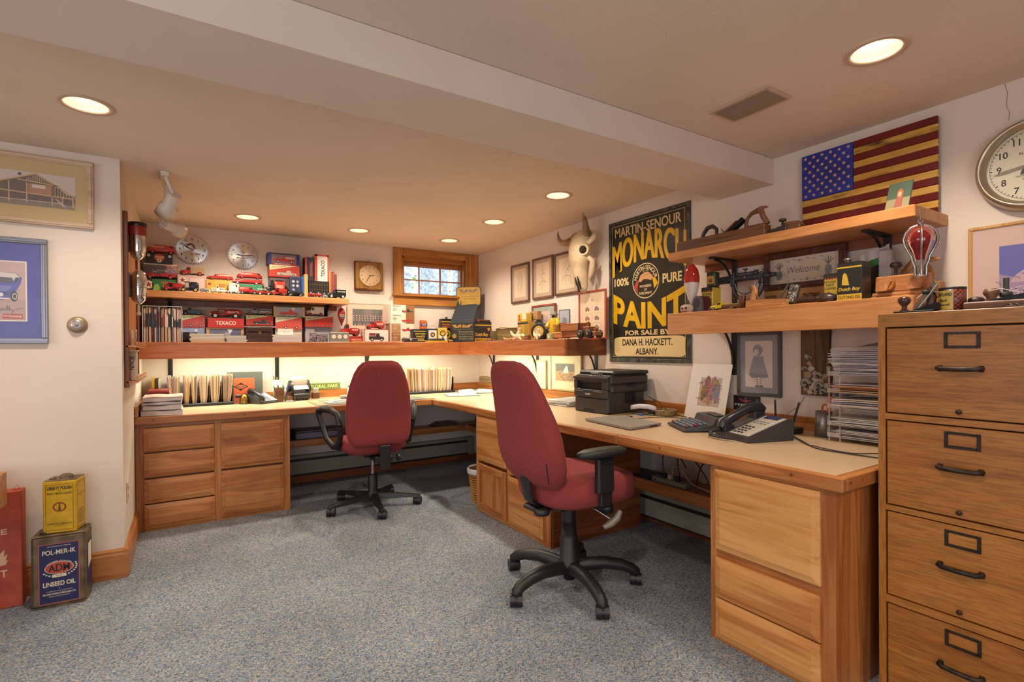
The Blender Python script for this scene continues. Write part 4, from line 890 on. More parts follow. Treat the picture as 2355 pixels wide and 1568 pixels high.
def lav(p,y):
 p.m(C('8a9484',.7)).rect(-w*.42,-.2,w*.42,.15,y-.0001).m(C('c8a898',.7)).rect(-w*.27,-.2,w*.27,.10,y-.0003);sketch(p,y-.0005,C('8a7098'),0,-.06,w*.5,.14,120,.003,31);sketch(p,y-.0006,C('6a5880'),.02,-.02,w*.35,.1,40,.002,32);stroke(p,[(w*.2,.09),(w*.17,.06),(w*.2,-.04)],.002,y-.0007)
hh=a.z-SZ1;framed('framed_print','red-framed lavender print behind the cardboard tins on the corner shelf','picture',(2.722,(a.y+c.y)/2,SZ1+.002+hh/2),RW,w,hh,.018,wood('z',('6a2a1c','7c3626','8a4230','98503c'),key='red_frame'),'77806f',None,.018,lav)
a,c=at(1329,672,X=2.66),at(1393,776,X=2.66);w,h=a.y-c.y,a.z-SZ1-.001
def trucks6(p,y):
 p.m(C('cfb08a',.7)).rect(-w*.42,-h*.43,w*.42,h*.43,y-.0002)
 for r in range(3):
  for k in range(2):
   x,z=-w*.17+w*.34*k,h*.12-h*.19*r
   p.m(C('a88a70')).frame(x-w*.13,z-h*.078,x+w*.13,z+h*.078,.0012,y-.0004).m(C('d8bc98')).rect(x-w*.125,z-h*.075,x+w*.125,z+h*.075,y-.0003)
   cl=C(['9a3c34','6a3a50','a8402e','7c4a40','a04438','8a5048'][r*2+k]);p.m(cl).shape([(x-.025,z-.012),(x+.024,z-.012),(x+.026,z+.004),(x+.012,z+.008),(x+.004,z+.02),(x-.02,z+.014),(x-.026,z+.002)],y-.0005).m(C('2c2428')).disc(x-.014,z-.012,.007,y-.0007).disc(x+.015,z-.012,.007,y-.0007)
 p.m(C('a08a74')).disc(0,h*.3,.012,y-.0004)
framed('framed_print','orange-red framed sheet of six small truck pictures beside the paint sign','picture',(2.676,(a.y+c.y)/2,SZ1+.0006+h/2),RW,w,h,.016,C('a04a34',.4),'c8a882',None,.014,trucks6)
# ---- cow skull
SK=at(1345,600,X=2.62);SKR=math.radians(-10)
sk=thing('cow_skull','bleached cow skull with curved horns hanging on the right wall','skull',(XW-.03,3.07,1.89),RW+SKR)
BONE=noisy('bleached_bone','c4a884','dcc4a0',12,.7,.25,detail=5)
prof=[(.222,.035,.03,-.07),(.214,.075,.05,-.075),(.19,.094,.066,-.085),(.15,.10,.075,-.10),(.10,.094,.078,-.115),(.05,.098,.078,-.12),(.0,.105,.070,-.12),(-.04,.088,.062,-.12),(-.08,.068,.052,-.115),(-.13,.056,.046,-.11),(-.18,.048,.04,-.10),(-.225,.04,.032,-.09),(-.25,.032,.022,-.085),(-.262,.018,.010,-.082)]
b=B(BONE).rings([[(x,yc-y,z)for x,y in sell(hw,ht,24,2.4)]for z,hw,ht,yc in prof])
bo=subdiv(b.obj('cranium',sk),1)
for sx in(-1,1):
 B(C('2e241c',.9)).ball((sx*.088,-.138,.05),(.020,.034,.034),14,8).obj('eye_socket',sk)
 B(BONE).tube([(sx*(.094+.024*math.cos(a)),-.142+.026*math.cos(a),.05+.038*math.sin(a))for a in[2*PI*i/16 for i in range(16)]],.010,8,closed=True).obj('orbit_rim',sk)
 B(BONE).tube([(sx*.095,-.10,.10),(sx*.125,-.07,.14),(sx*.105,-.05,.18)],[.02,.026,.016],8).obj('temple',sk)
 B(BONE).tube([(sx*.09,-.10,.0),(sx*.105,-.07,-.03),(sx*.085,-.06,-.10),(sx*.05,-.06,-.16)],[.018,.024,.026,.012],8).obj('upper_jaw',sk)
 for k in range(5):B(C('b89a70',.6)).box(sx*.092-.008,-.058+.004*k,-.02-.022*k,sx*.092+.008,-.03,-.005-.022*k,.004).obj('tooth',sk)
 B(C('1e1814',.9)).tube([(sx*.016,-.148,-.14),(sx*.018,-.135,-.19),(sx*.012,-.115,-.235)],[.006,.011,.006],8).obj('nasal_opening',sk)
 HORN=noisy('horn','6a543c','b09468',7,.4,detail=3)
 P=[(-.075,-.09,.188),(-.145,-.105,.170),(-.22,-.115,.162),(-.29,-.12,.178),(-.34,-.12,.215),(-.365,-.115,.26),(-.374,-.11,.292)]if sx<0 else[(.065,-.09,.175),(.10,-.12,.182),(.14,-.145,.20),(.165,-.165,.232),(.168,-.175,.268),(.158,-.18,.298),(.152,-.182,.315)]
 B(HORN).tube(P,[.033,.030,.026,.021,.015,.008,.002],14).m(C('8a6a48',.6)).tube([P[0],tuple(Vector(P[0]).lerp(Vector(P[1]),.45))],[.036,.037],14).obj('horn',sk)
# ---- sampler and other pictures on the right wall
DMAH=wood('z',('3a1a12','4a2418','5a2e20','683828'),rough=.3,key='mahogany_frame')
a,c=at(1760,588,X=2.70),at(1949,556,X=2.70);b2=at(1760,672,X=2.70)
w=a.y-c.y;hsm=a.z-b2.z
def sampler(p,y):
 p.m(C('cbb89a',.8)).rect(-w*.37,-.072,w*.37,.072,y-.0002)
 ink=C('5a5048',.8);p.m(ink).text('Welcome',0,.0,y-.0005,.034,.17,.0,skew=.15)
 for sx in(-1,1):
  x=sx*w*.30
  for k in range(3):stroke(p,[(x-.018+.009*k,-.045),(x+.002*k,-.02),(x+.018-.006*k,.005)],.0016,y-.0005)
  p.m(C('6e7a78')).shape(ell(x,-.02,.018,.026),y-.0004).m(ink)
  for a_ in(-.9,-.45,0,.45,.9):stroke(p,[(x,.008),(x+.03*math.sin(a_),.012+.036*math.cos(a_))],.004,y-.0006)
 for i in range(6):stroke(p,[(-.085+.034*i,.05+.006*(i%2)),(-.07+.034*i,.043+.006*(i%2))],.003,y-.0005);stroke(p,[(-.085+.034*i,-.052+.006*(i%2)),(-.07+.034*i,-.058+.006*(i%2))],.003,y-.0005)
 for x,z,cl in((-.02,.046,'5a6a80'),(.02,-.055,'5a6a80'),(-.12,.03,'8a4a40'),(.12,.0,'4a6a80')):p.m(C(cl)).shape([(x,z-.008),(x+.008,z+.002),(x+.004,z+.007),(x,z+.003),(x-.004,z+.007),(x-.008,z+.002)],y-.0006)
framed('framed_sampler','dark mahogany framed embroidered welcome sampler behind the shelf tools','picture',(XW-.0255,(a.y+c.y)/2,a.z-hsm/2),RW,w,hsm,.034,DMAH,'b8a68a',None,.022,sampler,True,True)
a,c=at(1695,765,X=2.715),at(1797,915,X=2.715);w=a.y-c.y;h=a.z-c.z
def girl(p,y):
 k=C('5e5c5e',.8)
 p.m(C('c6b8a8',.7)).rect(-w*.31,-h*.36,w*.31,h*.36,y-.0002)
 p.m(C('8c8a90',.8)).shape([(-.03,.045),(.028,.045),(.035,.0),(.058,-.07),(.03,-.075),(.0,-.072),(-.04,-.078),(-.06,-.06),(-.045,.0)],y-.0004).m(C('706e76')).shape([(-.06,-.06),(-.04,-.05),(.0,-.058),(.052,-.052),(.058,-.07),(.03,-.078),(.0,-.074),(-.04,-.08)],y-.0006)
 p.m(C('7e7a80')).shape(ell(-.005,.075,.026,.03),y-.0005).m(C('c2b2a4')).shape(ell(-.014,.066,.015,.018),y-.0006).m(k);stroke(p,ell(-.004,.078,.028,.03,14,-.3,3.6),.003,y-.0008)
 for i in range(9):stroke(p,[(-.024+.006*i,.04),(-.048+.012*i,-.055)],.0014,y-.0008)
 stroke(p,[(-.012,-.078),(-.006,-.12)],.003,y-.0006);stroke(p,[(.014,-.078),(.012,-.12)],.003,y-.0006);p.m(k).shape(ell(-.008,-.124,.014,.006),y-.0007).shape(ell(.016,-.124,.012,.006),y-.0007)
framed('framed_drawing','grey-framed pencil drawing of a bonneted girl under the tool shelf','picture',(XW-.001,(a.y+c.y)/2,(a.z+c.z)/2),RW,w,h,.018,C('4e4a4a',.4),'77767a',None,.02,girl)
a,c=at(1264,820,X=2.70),at(1336,893,X=2.70);w=a.y-c.y;h=1.14-at(1300,893,X=2.70).z
h=at(1300,815,X=2.70).z-at(1264,893,X=2.70).z+.05
def boat(p,y):
 p.m(C('cfc49a',.7)).rect(-w*.35,-h*.28,w*.30,h*.2,y-.0002).m(C('5c5a50')).rect(-w*.33,-h*.02,w*.28,h*.17,y-.0004).m(C('a8804a')).rect(-w*.33,-h*.25,w*.28,-h*.02,y-.0004).m(C('e8e0d0')).shape([(-w*.1,-.02),(w*.1,-.02),(w*.05,.045),(-.0,.03),(-w*.06,.0)],y-.0006)
 sketch(p,y-.0008,C('5e3a1c'),0,-h*.14,w*.5,h*.18,60,.004,41);sketch(p,y-.0009,C('d0a868'),0,-h*.1,w*.5,h*.2,40,.003,42)
e=at(1300,893,X=2.70)
framed('framed_print','cream-matted print of a rocky shore under the corner shelf, left of the printer','picture',(XW-.012,(a.y+c.y)/2,BZ+.001+h/2),RW,w,h,.014,C('a8925c',.5),'d6cfa8',None,.014,boat)
a,c=at(1222,822,X=2.715),at(1262,890,X=2.715)
framed('framed_print','pale narrow print half hidden behind the near red chair back','picture',(XW-.012,(a.y+c.y)/2,BZ+.001+.13),RW,.2,.26,.012,C('c2b88c',.5),'dcd8b8',None,.014,lambda p,y:p.m(C('c8c0a0')).rect(-.06,-.08,.06,.08,y-.0002))
# ---- weathered board of shells
a,c=at(1843,762,X=2.71),at(1910,912,X=2.71);w=a.y-c.y;zt=a.z+.06
t=thing('shell_board','weathered brown board with shells glued on, under the tool shelf','wall art',(XW-.001,(a.y+c.y)/2,c.z),RW)
h=zt-c.z
B(wood('z',('2e2018','40301f','564028','6a5034'),rough=.8,scale=2,key='driftwood')).prism([(-w/2,0),(w/2,0),(w/2+.004,h*.3),(w/2-.006,h*.6),(w/2+.002,h),(-w/2+.05,h),(-w/2,h*.98)],-.025,-.001,'xz').obj('board',t)
rs=random.Random(5);SHELL=[noisy('shell_cream','a08a78','c4b0a0',40,.6),noisy('shell_grey','77706c','a09890',40,.6),noisy('shell_tan','8a6a50','b8987c',30,.6)]
spots=[(-.04,.20,.013),(-.025,.19,.012),(-.03,.165,.014),(-.02,.14,.02),(-.05,.135,.013),(-.04,.105,.024),(.0,.115,.015),(.015,.10,.022),(.045,.10,.02),(.0,.085,.022),(-.045,.06,.028),(.03,.075,.018),(-.01,.06,.016),(.02,.05,.022),(.05,.055,.018),(-.02,.04,.016),(.015,.03,.020),(-.05,.028,.014),(-.025,.016,.016),(.04,.02,.018),(.0,.012,.012)]
for i,(x,z,r)in enumerate(spots):
 if i%3==1:
  P=[(x+r*(.9-.1*k)*math.cos(k*.9),-.028-.0025*k,z+r*(.9-.1*k)*math.sin(k*.9))for k in range(8)];b=B(SHELL[i%3]).tube(P,[r*(.5-.045*k)for k in range(8)],8)
 else:
  b=B(SHELL[i%3]);a0=rs.uniform(0,6);fan=[]
  for k in range(13):a_=-1.2+2.4*k/12;rr=r*(1.15-.15*a_*a_*.6)*(1+.06*(k%2));fan.append((x+rr*math.cos(a_+a0)-r*.3*math.cos(a0),z+rr*math.sin(a_+a0)-r*.3*math.sin(a0)))
  base=(x-r*.9*math.cos(a0),z-r*.9*math.sin(a0));top=(x,z)
  pts=[(p[0],-.0255,p[1])for p in fan]+[(base[0],-.0255,base[1])];n=len(pts);pts.append((top[0],-.0255-r*.7,top[1]));b.add(pts,[(k,(k+1)%n,n)for k in range(n)],True)
 b.obj('shell',t)
# ------------------------------------------------------------------ toys, boxes and tins on the left shelves
TIRE=C('1c1a1a',.6);TR_=C('a02420',.3);TR2=C('b43a2a',.3);TBK=C('1a1a1e',.3);TWH=C('ddd4c4',.4);TGY=C('7a7c82',.35);TYL=C('c8a84a',.4)
def wheel(t,x,y,r,hub,w):
 b=B(TIRE).lathe([(0,-w/2),(r*.8,-w/2),(r,-w*.3),(r,w*.3),(r*.8,w/2),(0,w/2)],(x,y,r),'y',16)
 b.m(hub).lathe([(r*.62,-w/2-.0006),(r*.5,-w/2-.001),(r*.2,-w/2-.002),(0,-w/2-.002)],(x,y,r),'y',12);b.obj('wheel',t)
def vehicle(name,label,cat,x0,x1,Y,z0,H,kind,c1=TR_,c2=None,hub=TR2,txt='',d=1,group=None,tcol=TWH,ry=None):
 """toy vehicle standing with its near side at Y; d=1 faces right, -1 left"""
 c2=c2 or c1;L=x1-x0;Wd=min(.40*L,H*.85,.075);r=H*(.2 if kind not in('racer','old')else.25);r=min(r,L*.11)
 t=thing(name,label,cat,((x0+x1)/2,Y+Wd/2,z0),ry or 0,group)
 X=lambda u:d*(u-.5)*L # u: 0 at the tail, 1 at the nose
 def bb(b,u0,u1,za,zb,k=1.0,c=.003):b.box(X(u0),-Wd/2*k,za*H,X(u1),Wd/2*k,zb*H,c);return b
 wx=(.2,.82)if kind!='six' else(.14,.30,.82)
 for u in wx:
  for sy in(-1,1):wheel(t,X(u),sy*(Wd/2-.004),r,hub,Wd*.17)
 zr=r/H
 B(TBK).box(X(.04),-Wd*.33,r*.8,X(.96),Wd*.33,r*1.25,.002).obj('chassis',t)
 for u in wx:
  for sy in(-1,1):
   P=[(X(u)+d*r*1.35*math.cos(a),sy*(Wd/2-.004),r+r*1.25*math.sin(a))for a in[PI*k/8 for k in range(9)]];B(c1).tube(P,Wd*.09,6,flat=.35).obj('fender',t)
 lt=B(TYL)
 for sy in(-1,1):lt.ball((X(.965),sy*Wd*.3,H*(zr+.27)),Wd*.075,8,6)
 lt.m(CHROME).box(X(.955),-Wd*.2,H*(zr*1.1),X(.985),Wd*.2,H*(zr+.33),.001).box(X(.985),-Wd*.46,H*zr*.85,X(1.0),Wd*.46,H*(zr*.85+.08),.002).obj('grille',t)
 lo=zr*1.15
 if kind in('tank','stake','van','pickup','old','six'):
  b=B(c1);hd=.70
  hw=.72
  b.rings([[(X(u),y*k,H*(lo+(z*.5+.5)*hh))for y,z in sell(Wd*.36,1,14,4)]for u,hh,k in((.96,.34,.75),(.94,.37,.85),(.74,.43,1.0))])
  if kind=='old':bb(b,.5,.73,lo,lo+.2,.8);[b.cyl((X(.72),sy*Wd*.36,H*.5),(X(.71),sy*Wd*.36,H*.9),.0018,n=6)for sy in(-1,1)];[b.cyl((X(.52),sy*Wd*.36,H*.5),(X(.52),sy*Wd*.36,H*.9),.0018,n=6)for sy in(-1,1)];bb(b,.48,.76,.88,.93,.9)
  else:
   b.rings([[(X(u),y,H*z)for u,y,z in row]for row in([(.54,-Wd*.40,lo),(.75,-Wd*.40,lo),(.75,Wd*.40,lo),(.54,Wd*.40,lo)],[(.54,-Wd*.40,.62),(.75,-Wd*.40,.62),(.75,Wd*.40,.62),(.54,Wd*.40,.62)],[(.555,-Wd*.35,.93),(.69,-Wd*.35,.93),(.69,Wd*.35,.93),(.555,Wd*.35,.93)],[(.58,-Wd*.28,.97),(.67,-Wd*.28,.97),(.67,Wd*.28,.97),(.58,Wd*.28,.97)])],smooth=False)
  b.obj('cab',t)
  if kind!='old':B(C('2c3038',.1)).add([(X(.575),-Wd*.40,H*.63),(X(.71),-Wd*.40,H*.63),(X(.685),-Wd*.362,H*.88),(X(.575),-Wd*.362,H*.88)],[(0,1,2,3)]).add([(X(.752),-Wd*.34,H*.63),(X(.752),Wd*.34,H*.63),(X(.698),Wd*.31,H*.9),(X(.698),-Wd*.31,H*.9)],[(0,1,2,3)]).obj('window_glass',t)
 if kind in('tank','six','old')and kind!='oldvan':
  za,zb=lo+.02,.92 if kind!='old' else.86
  B(c2).rings([[(X(u),y*k,H*((za+zb)/2+z*k*(zb-za)/2))for y,z in sell(Wd*.47,1,18,3)]for u,k in((.02,.8),(.03,.97),(.05,1),(.50,1),(.515,.97),(.52,.8))]).m(c1).box(X(.1),-Wd*.2,H*zb-.001,X(.45),Wd*.2,H*(zb+.06),.002).obj('tank',t)
  if txt:B(tcol).text(txt,X(.275),H*((za+zb)/2+.03),-Wd*.47-.0006,H*.2,L*.36,.02).obj('lettering',t)
 elif kind=='stake':
  b=B(c2);bb(b,.02,.51,lo+.02,lo+.13,1.0)
  for u in(.03,.11,.19,.27,.35,.43,.5):
   for sy in(-1,1):b.box(X(u)-.0015,sy*Wd*.48-.001,H*(lo+.1),X(u)+.0015,sy*Wd*.48+.001,H*.9)
  for z in(.55,.72,.88):
   for sy in(-1,1):b.box(X(.02),sy*Wd*.48-.0008,H*z,X(.51),sy*Wd*.48+.0008,H*(z+.05))
  b.obj('stake_bed',t)
  if txt:B(tcol).text(txt,X(.27),H*(lo+.08),-Wd*.5-.0006,H*.08,L*.3,.02).obj('lettering',t)
 elif kind=='van':
  b=B(c2);bb(b,.02,.56,lo+.01,.97,.96,.005);bb(b,.0,.60,.95,1.0,1.0,.003);b.obj('van_body',t)
  if txt:B(tcol).text(txt,X(.28),H*.78,-Wd*.48-.0006,H*.14,L*.42,.02).obj('lettering',t)
 elif kind=='pickup':
  b=B(c2);bb(b,.02,.52,lo+.02,lo+.08,.92)
  for sy in(-1,1):b.box(X(.02),sy*Wd*.46-.002,H*lo,X(.52),sy*Wd*.46+.002,H*.58,.001)
  b.box(X(.02),-Wd*.46,H*lo,X(.035),Wd*.46,H*.58,.001);b.obj('pickup_bed',t)
  bl=B(c1)
  for k in range(4):bl.cyl((X(.1+.1*k),0,H*.42),(X(.1+.1*k),0,H*.66),Wd*.17,n=10)
  bl.obj('barrels',t)
  if txt:B(tcol).text(txt,X(.27),H*.5,-Wd*.46-.0026,H*.13,L*.3,.02).obj('lettering',t)
 elif kind in('slick','bus'):
  rows=((.0,.25,.35),(.03,.55,.7),(.12,.86,.94),(.3,1,1),(.55,1,1),(.62,.96,1))+(((.66,.9,1),(.72,.72,.95),(.76,.60,.9),(.92,.5,.75),(.985,.36,.5),(1,.22,.3))if kind=='slick' else((.8,.98,1),(.9,.9,.96),(.97,.6,.85),(1,.36,.6)))
  B(c2).rings([[(X(u),y*kw,H*(zr*.75+(1-zr*.75)*kh*(z*.5+.5)))for y,z in sell(Wd*.5,1,20,3)]for u,kh,kw in rows]).obj('body',t)
  B(C('2c3038',.1)).add([(X(.66 if kind=='slick' else.8),-Wd*.505,H*.66),(X(.72 if kind=='slick' else.9),-Wd*.49,H*.64),(X(.70 if kind=='slick' else.89),-Wd*.45,H*.84),(X(.66 if kind=='slick' else.8),-Wd*.45,H*.88)],[(0,1,2,3)]).obj('window_glass',t)
  if txt:B(tcol).text(txt,X(.34),H*.74,-Wd*.505-.0008,H*.2,L*.5,.02).obj('lettering',t)
 elif kind=='fire':
  b=B(c1);b.rings([[(X(u),y*k,H*(lo+(z*.5+.5)*hh))for y,z in sell(Wd*.36,1,14,4)]for u,hh,k in((.96,.3,.8),(.72,.38,1.0))]);bb(b,.52,.72,lo,lo+.2,.85);bb(b,.02,.52,lo,lo+.34,.95);b.obj('body',t)
  b=B(c2)
  for z in(.74,.84):b.box(X(.0),-Wd*.47,H*z,X(.62),-Wd*.43,H*(z+.035))
  for k in range(9):b.box(X(.03+.065*k)-.001,-Wd*.47,H*.74,X(.03+.065*k)+.001,-Wd*.44,H*.86)
  b.obj('ladder',t)
  B(TWH).tube([(X(.66)+Wd*.13*math.cos(a),Wd*.13*math.sin(a),H*.72)for a in[2*PI*k/12 for k in range(12)]],.0014,6,closed=True).cyl((X(.66),0,H*.55),(X(.66),0,H*.72),.0014,n=6).box(X(.72),-Wd*.3,H*.6,X(.725),Wd*.3,H*.85).obj('windscreen',t)
  if txt:B(tcol).text(txt,X(.27),H*.52,-Wd*.48-.0006,H*.13,L*.36,.02).obj('lettering',t)
 elif kind=='car':
  B(c1).rings([[(X(u),y*k,H*(zr*.8+hh*(z*.5+.5)))for y,z in sell(Wd*.46,1,18,3)]for u,hh,k in((.0,.2,.6),(.03,.34,.85),(.2,.42,1),(.6,.42,1),(.92,.36,.92),(1,.2,.7))]).m(c2).rings([[(X(.12+.5*(u+1)/2+sh_),y,H*z)for u,y in sell(1*k,Wd*.4*k,16,4)]for z,k,sh_ in((.5,1,0),(.72,.94,-.01),(.92,.74,-.02),(.98,.5,-.02))]).obj('body',t)
  B(C('2c3038',.1)).box(X(.18),-Wd*.385,H*.68,X(.36),-Wd*.37,H*.86).box(X(.39),-Wd*.385,H*.68,X(.53),-Wd*.37,H*.86).obj('window_glass',t)
 elif kind=='racer':
  B(c1).rings([[(X(u),y,H*(.5+z*hh))for y,z in sell(Wd*.26*k,1,14,2.2)]for u,hh,k in((.0,.06,.3),(.1,.22,.9),(.4,.25,1),(.8,.2,.85),(.97,.1,.5))]).obj('body',t)
  B(c2).ball((X(.42),0,H*.82),(Wd*.16,Wd*.16,H*.16),10,8).obj('driver',t)
 return t
VG1,VG2='toy vehicles on the upper toy shelf','toy vehicles on the long shelf'
Z1=lambda u,v:(270+u/3.92,420+v/3.92)
Z2=lambda u,v:(700+u/4.529,540+v/4.529)
Z3=lambda u,v:(1020+u/5.8875,600+v/5.8875)
def ext(zm,u0,v0,u1,v1,Y):
 a,c=at(*zm(u0,v0),Y=Y),at(*zm(u1,v1),Y=Y);return a.x,c.x,c.z,a.z
def zt_(zm,u0,u1,v,Y):return at(*zm((u0+u1)/2,v),Y=Y).z
def veh(zm,u0,v0,u1,Y,z0,kind,label,**k):
 p,q=at(*zm(u0,v0),Y=Y),at(*zm(u1,v0),Y=Y);H=zt_(zm,u0,u1,v0,Y)-z0
 nm={'tank':'toy_tanker_truck','slick':'toy_tanker_truck','bus':'toy_bus','fire':'toy_fire_engine','van':'toy_van','stake':'toy_stake_truck','pickup':'toy_pickup_truck','car':'toy_car','racer':'toy_racing_car','old':'toy_tanker_truck','six':'toy_tanker_truck'}[kind]
 return vehicle(nm,label,'toy vehicle',p.x,q.x,Y,z0,max(H,.02),kind,**k)
def carton(zm,u0,v0,u1,Y,z0,dep,base,label,art=None,name='toy_box',cat='box',group=None,ztop=None,rz=0,edge=.001):
 """printed cardboard box; returns its top height"""
 p,q=at(*zm(u0,v0),Y=Y),at(*zm(u1,v0),Y=Y);zt=ztop or zt_(zm,u0,u1,v0,Y);w,h=q.x-p.x,zt-z0
 t=thing(name,label,cat,(p.x,Y,z0),rz,group)
 B(C(base,.5)if isinstance(base,str)else base).box(0,0,0,w,dep,h,edge).obj('carton',t)
 if art:l=B();art(l,w,h,-.0006);l.obj('printed_face',t)
 return zt
def silhouette(l,x,z,w,h,y,col):
 """small side view of an old truck, printed"""
 l.m(C(col)).shape([(x-w*.5,z+h*.15),(x-w*.5,z+h*.5),(x-w*.05,z+h*.5),(x-w*.02,z+h*.8),(x+w*.16,z+h*.8),(x+w*.22,z+h*.48),(x+w*.45,z+h*.42),(x+w*.5,z+h*.15)],y-.0002)
 l.m(C('1c1a1a')).disc(x-w*.3,z+h*.15,h*.17,y-.0004,14).disc(x+w*.32,z+h*.15,h*.17,y-.0004,14).m(C('d8ccc0')).disc(x-w*.3,z+h*.15,h*.08,y-.0006,10).disc(x+w*.32,z+h*.15,h*.08,y-.0006,10)
def art_classic(bg,band,car,s1='Sky Chief',s2='FILL UP'):
 def f(l,w,h,y):
  l.m(C(bg)).rect(.001,.001,w-.001,h-.001,y).m(C(band)).shape([(.001,h*.55),(w*.95,h*.999),(.001,h*.999)],y-.0002).m(C('c84434')).shape([(.001,h*.46),(w-.001,h*.93),(w-.001,h*.86),(.001,h*.38)],y-.0003)
  silhouette(l,w*.58,h*.08,w*.66,h*.62,y-.0003,car);l.m(C('2c3a2a')).text(s1,w*.3,h*.84,y-.0006,h*.14,w*.45,0,rot=.1)
 return f
def art_plain(txt,col='e8dcc8',hh=.34,ww=.6,frame=None):
 def f(l,w,h,y):
  if frame:l.m(C(frame)).frame(.002,.002,w-.002,h-.002,.003,y)
  l.m(C(col)).text(txt,w/2,h*.5,y-.0002,h*hh,w*ww,.02)
 return f
def art_window(frame,inner,car,band='c8a878'):
 def f(l,w,h,y):
  l.m(C(inner,.15)).rect(w*.08,h*.1,w*.92,h*.92,y);silhouette(l,w*.5,h*.12,w*.62,h*.72,y-.0002,car);l.m(C(band)).rect(w*.0,0,w*.08,h,y-.0002).rect(w*.92,0,w,h,y-.0002)
  l.m(C('d8d4d8',.1)).shape([(w*.55,h*.9),(w*.7,h*.9),(w*.62,h*.55)],y-.0004)
 return f
def tstar(l,x,z,r,y):
 l.m(C('e0d0bc')).disc(x,z,r,y,20).m(C('a82820'));star(l,x,z,r*.85,y-.0002);l.m(C('2c6a3a')).text('T',x,z,y-.0004,r*.7,r*.6,.03)
ZS=UZ1+.0004
# --- upper toy shelf, left stack
YBk,YFr=4.86,4.765
def aA(l,w,h,y):l.m(C('2f6a34')).rect(w*.22,.002,w*.95,h-.002,y);tstar(l,w*.11,h*.5,h*.33,y);l.m(C('c85a3a')).text('TEXACO',w*.68,h*.68,y-.0002,h*.22,w*.4,.03);l.m(C('8ab04a')).shape([(w*.25,.004),(w*.5,.004),(w*.4,h*.6),(w*.28,h*.5)],y-.0002)
z1=carton(Z1,248,868,540,4.80,ZS,.17,'1e1c1c','black and green carton at the bottom left of the upper toy shelf',aA)
def aB(l,w,h,y):l.m(C('5a4a52')).rect(0,0,w,h,y);l.m(C('b86a5a')).shape([(w*.64,h*.3),(w*.98,h*.3),(w*.98,h*.97),(w*.7,h*.97)],y-.0002);l.m(C('7a6a9a')).disc(w*.82,h*.6,h*.22,y-.0003);sketch(l,y-.0004,C('d8b8a8'),w*.8,h*.6,w*.3,h*.6,40,.003,51);l.m(C('d8cfc4')).rect(0,h*.93,w,h,y-.0003)
z2=carton(Z1,236,732,540,4.88,z1+.0004,.1,'4a4046','illustrated dark carton behind the big red fire engine, upper shelf left',aB)
def aC(l,w,h,y):l.m(C('b4442e')).add([(w*.5+w*.2*math.cos(a),y,h*.6+h*.36*math.sin(a))for a in[2*PI*k/20 for k in range(20)]],[list(range(20))]);l.m(C('e0d0b8')).text('TEXACO',w*.5,h*.66,y-.0002,h*.2,w*.34,.03);tstar(l,w*.5,h*.32,h*.2,y-.0003);l.m(C('c8c0b8')).disc(w*.1,h*.78,h*.14,y).disc(w*.9,h*.78,h*.14,y)
z3=carton(Z1,256,640,495,4.87,z2+.0004,.1,'24222e','small navy carton with red medallion, high in the left stack',aC)
veh(Z1,262,556,528,4.88,z3+.0004,'bus','streamlined red toy tanker on top of the navy carton',c2=TR2,txt='TEXACO',group=VG1)
veh(Z1,238,772,535,4.802,z1+.0004,'fire','big red toy fire engine on the green carton, far left',c2=TGY,group=VG1,d=-1)
z1=carton(Z1,540,838,795,4.86,ZS,.12,'cfa79a','pale pink carton with a red star under the stake truck',lambda l,w,h,y:(tstar(l,w*.18,h*.72,h*.2,y),l.m(C('b89088')).rect(w*.42,h*.2,w*.97,h*.92,y),l.m(C('d8b8ac')).rect(w*.44,h*.24,w*.95,h*.88,y-.0002)))
veh(Z1,553,756,787,4.87,z1+.0004,'stake','red toy stake truck with tan rails on the pale pink carton',c2=C('b08850',.5),d=-1,group=VG1)
z1=carton(Z1,800,878,1046,4.86,ZS,.12,'c4a040','yellow carton under the low red tanker, upper shelf',lambda l,w,h,y:(l.m(C('a83a28')).disc(w*.12,h*.7,h*.1,y).text('BUDDY L',w*.62,h*.62,y,h*.22,w*.3,.02),l.m(C('d8c890')).rect(.01,.01,w-.01,h*.3,y)))
veh(Z1,805,820,1046,4.87,z1+.0004,'slick','long low red streamlined toy tanker on the yellow carton',c2=TR2,txt='TEXACO',d=-1,group=VG1)
z1=carton(Z1,1070,868,1306,4.90,ZS,.09,'a83a2c','red carton under the red toy bus on the upper shelf',None)
veh(Z1,1076,808,1306,4.90,z1+.0004,'bus','red rounded toy bus behind the white-wheeled fire engine',c2=TR2,txt='TEXACO',group=VG1)
z1=carton(Z1,1004,914,1308,4.78,ZS,.072,'2f7a5a','flat green carton under the white-wheeled fire engine',lambda l,w,h,y:l.m(C('d8d0a8')).rect(.004,h*.55,w*.3,h*.95,y).m(C('a83a28')).text('FIRE CHIEF',w*.17,h*.75,y-.0002,h*.2,w*.22,.02))
veh(Z1,1032,858,1306,4.782,z1+.0004,'fire','red toy fire engine with white wheels on the flat green carton',hub=TWH,c2=TGY,d=-1,group=VG1)
z1=carton(Z1,1375,852,1560,4.86,ZS,.12,'6a5a58','plain dark carton at the bottom of the blister box stack',None)
z2=carton(Z1,1370,745,1642,4.85,z1+.0004,.12,'b83c2c','red and cream carton with a car picture under the navy blister box',art_classic('b83c2c','e0cfa0','b8a898'))
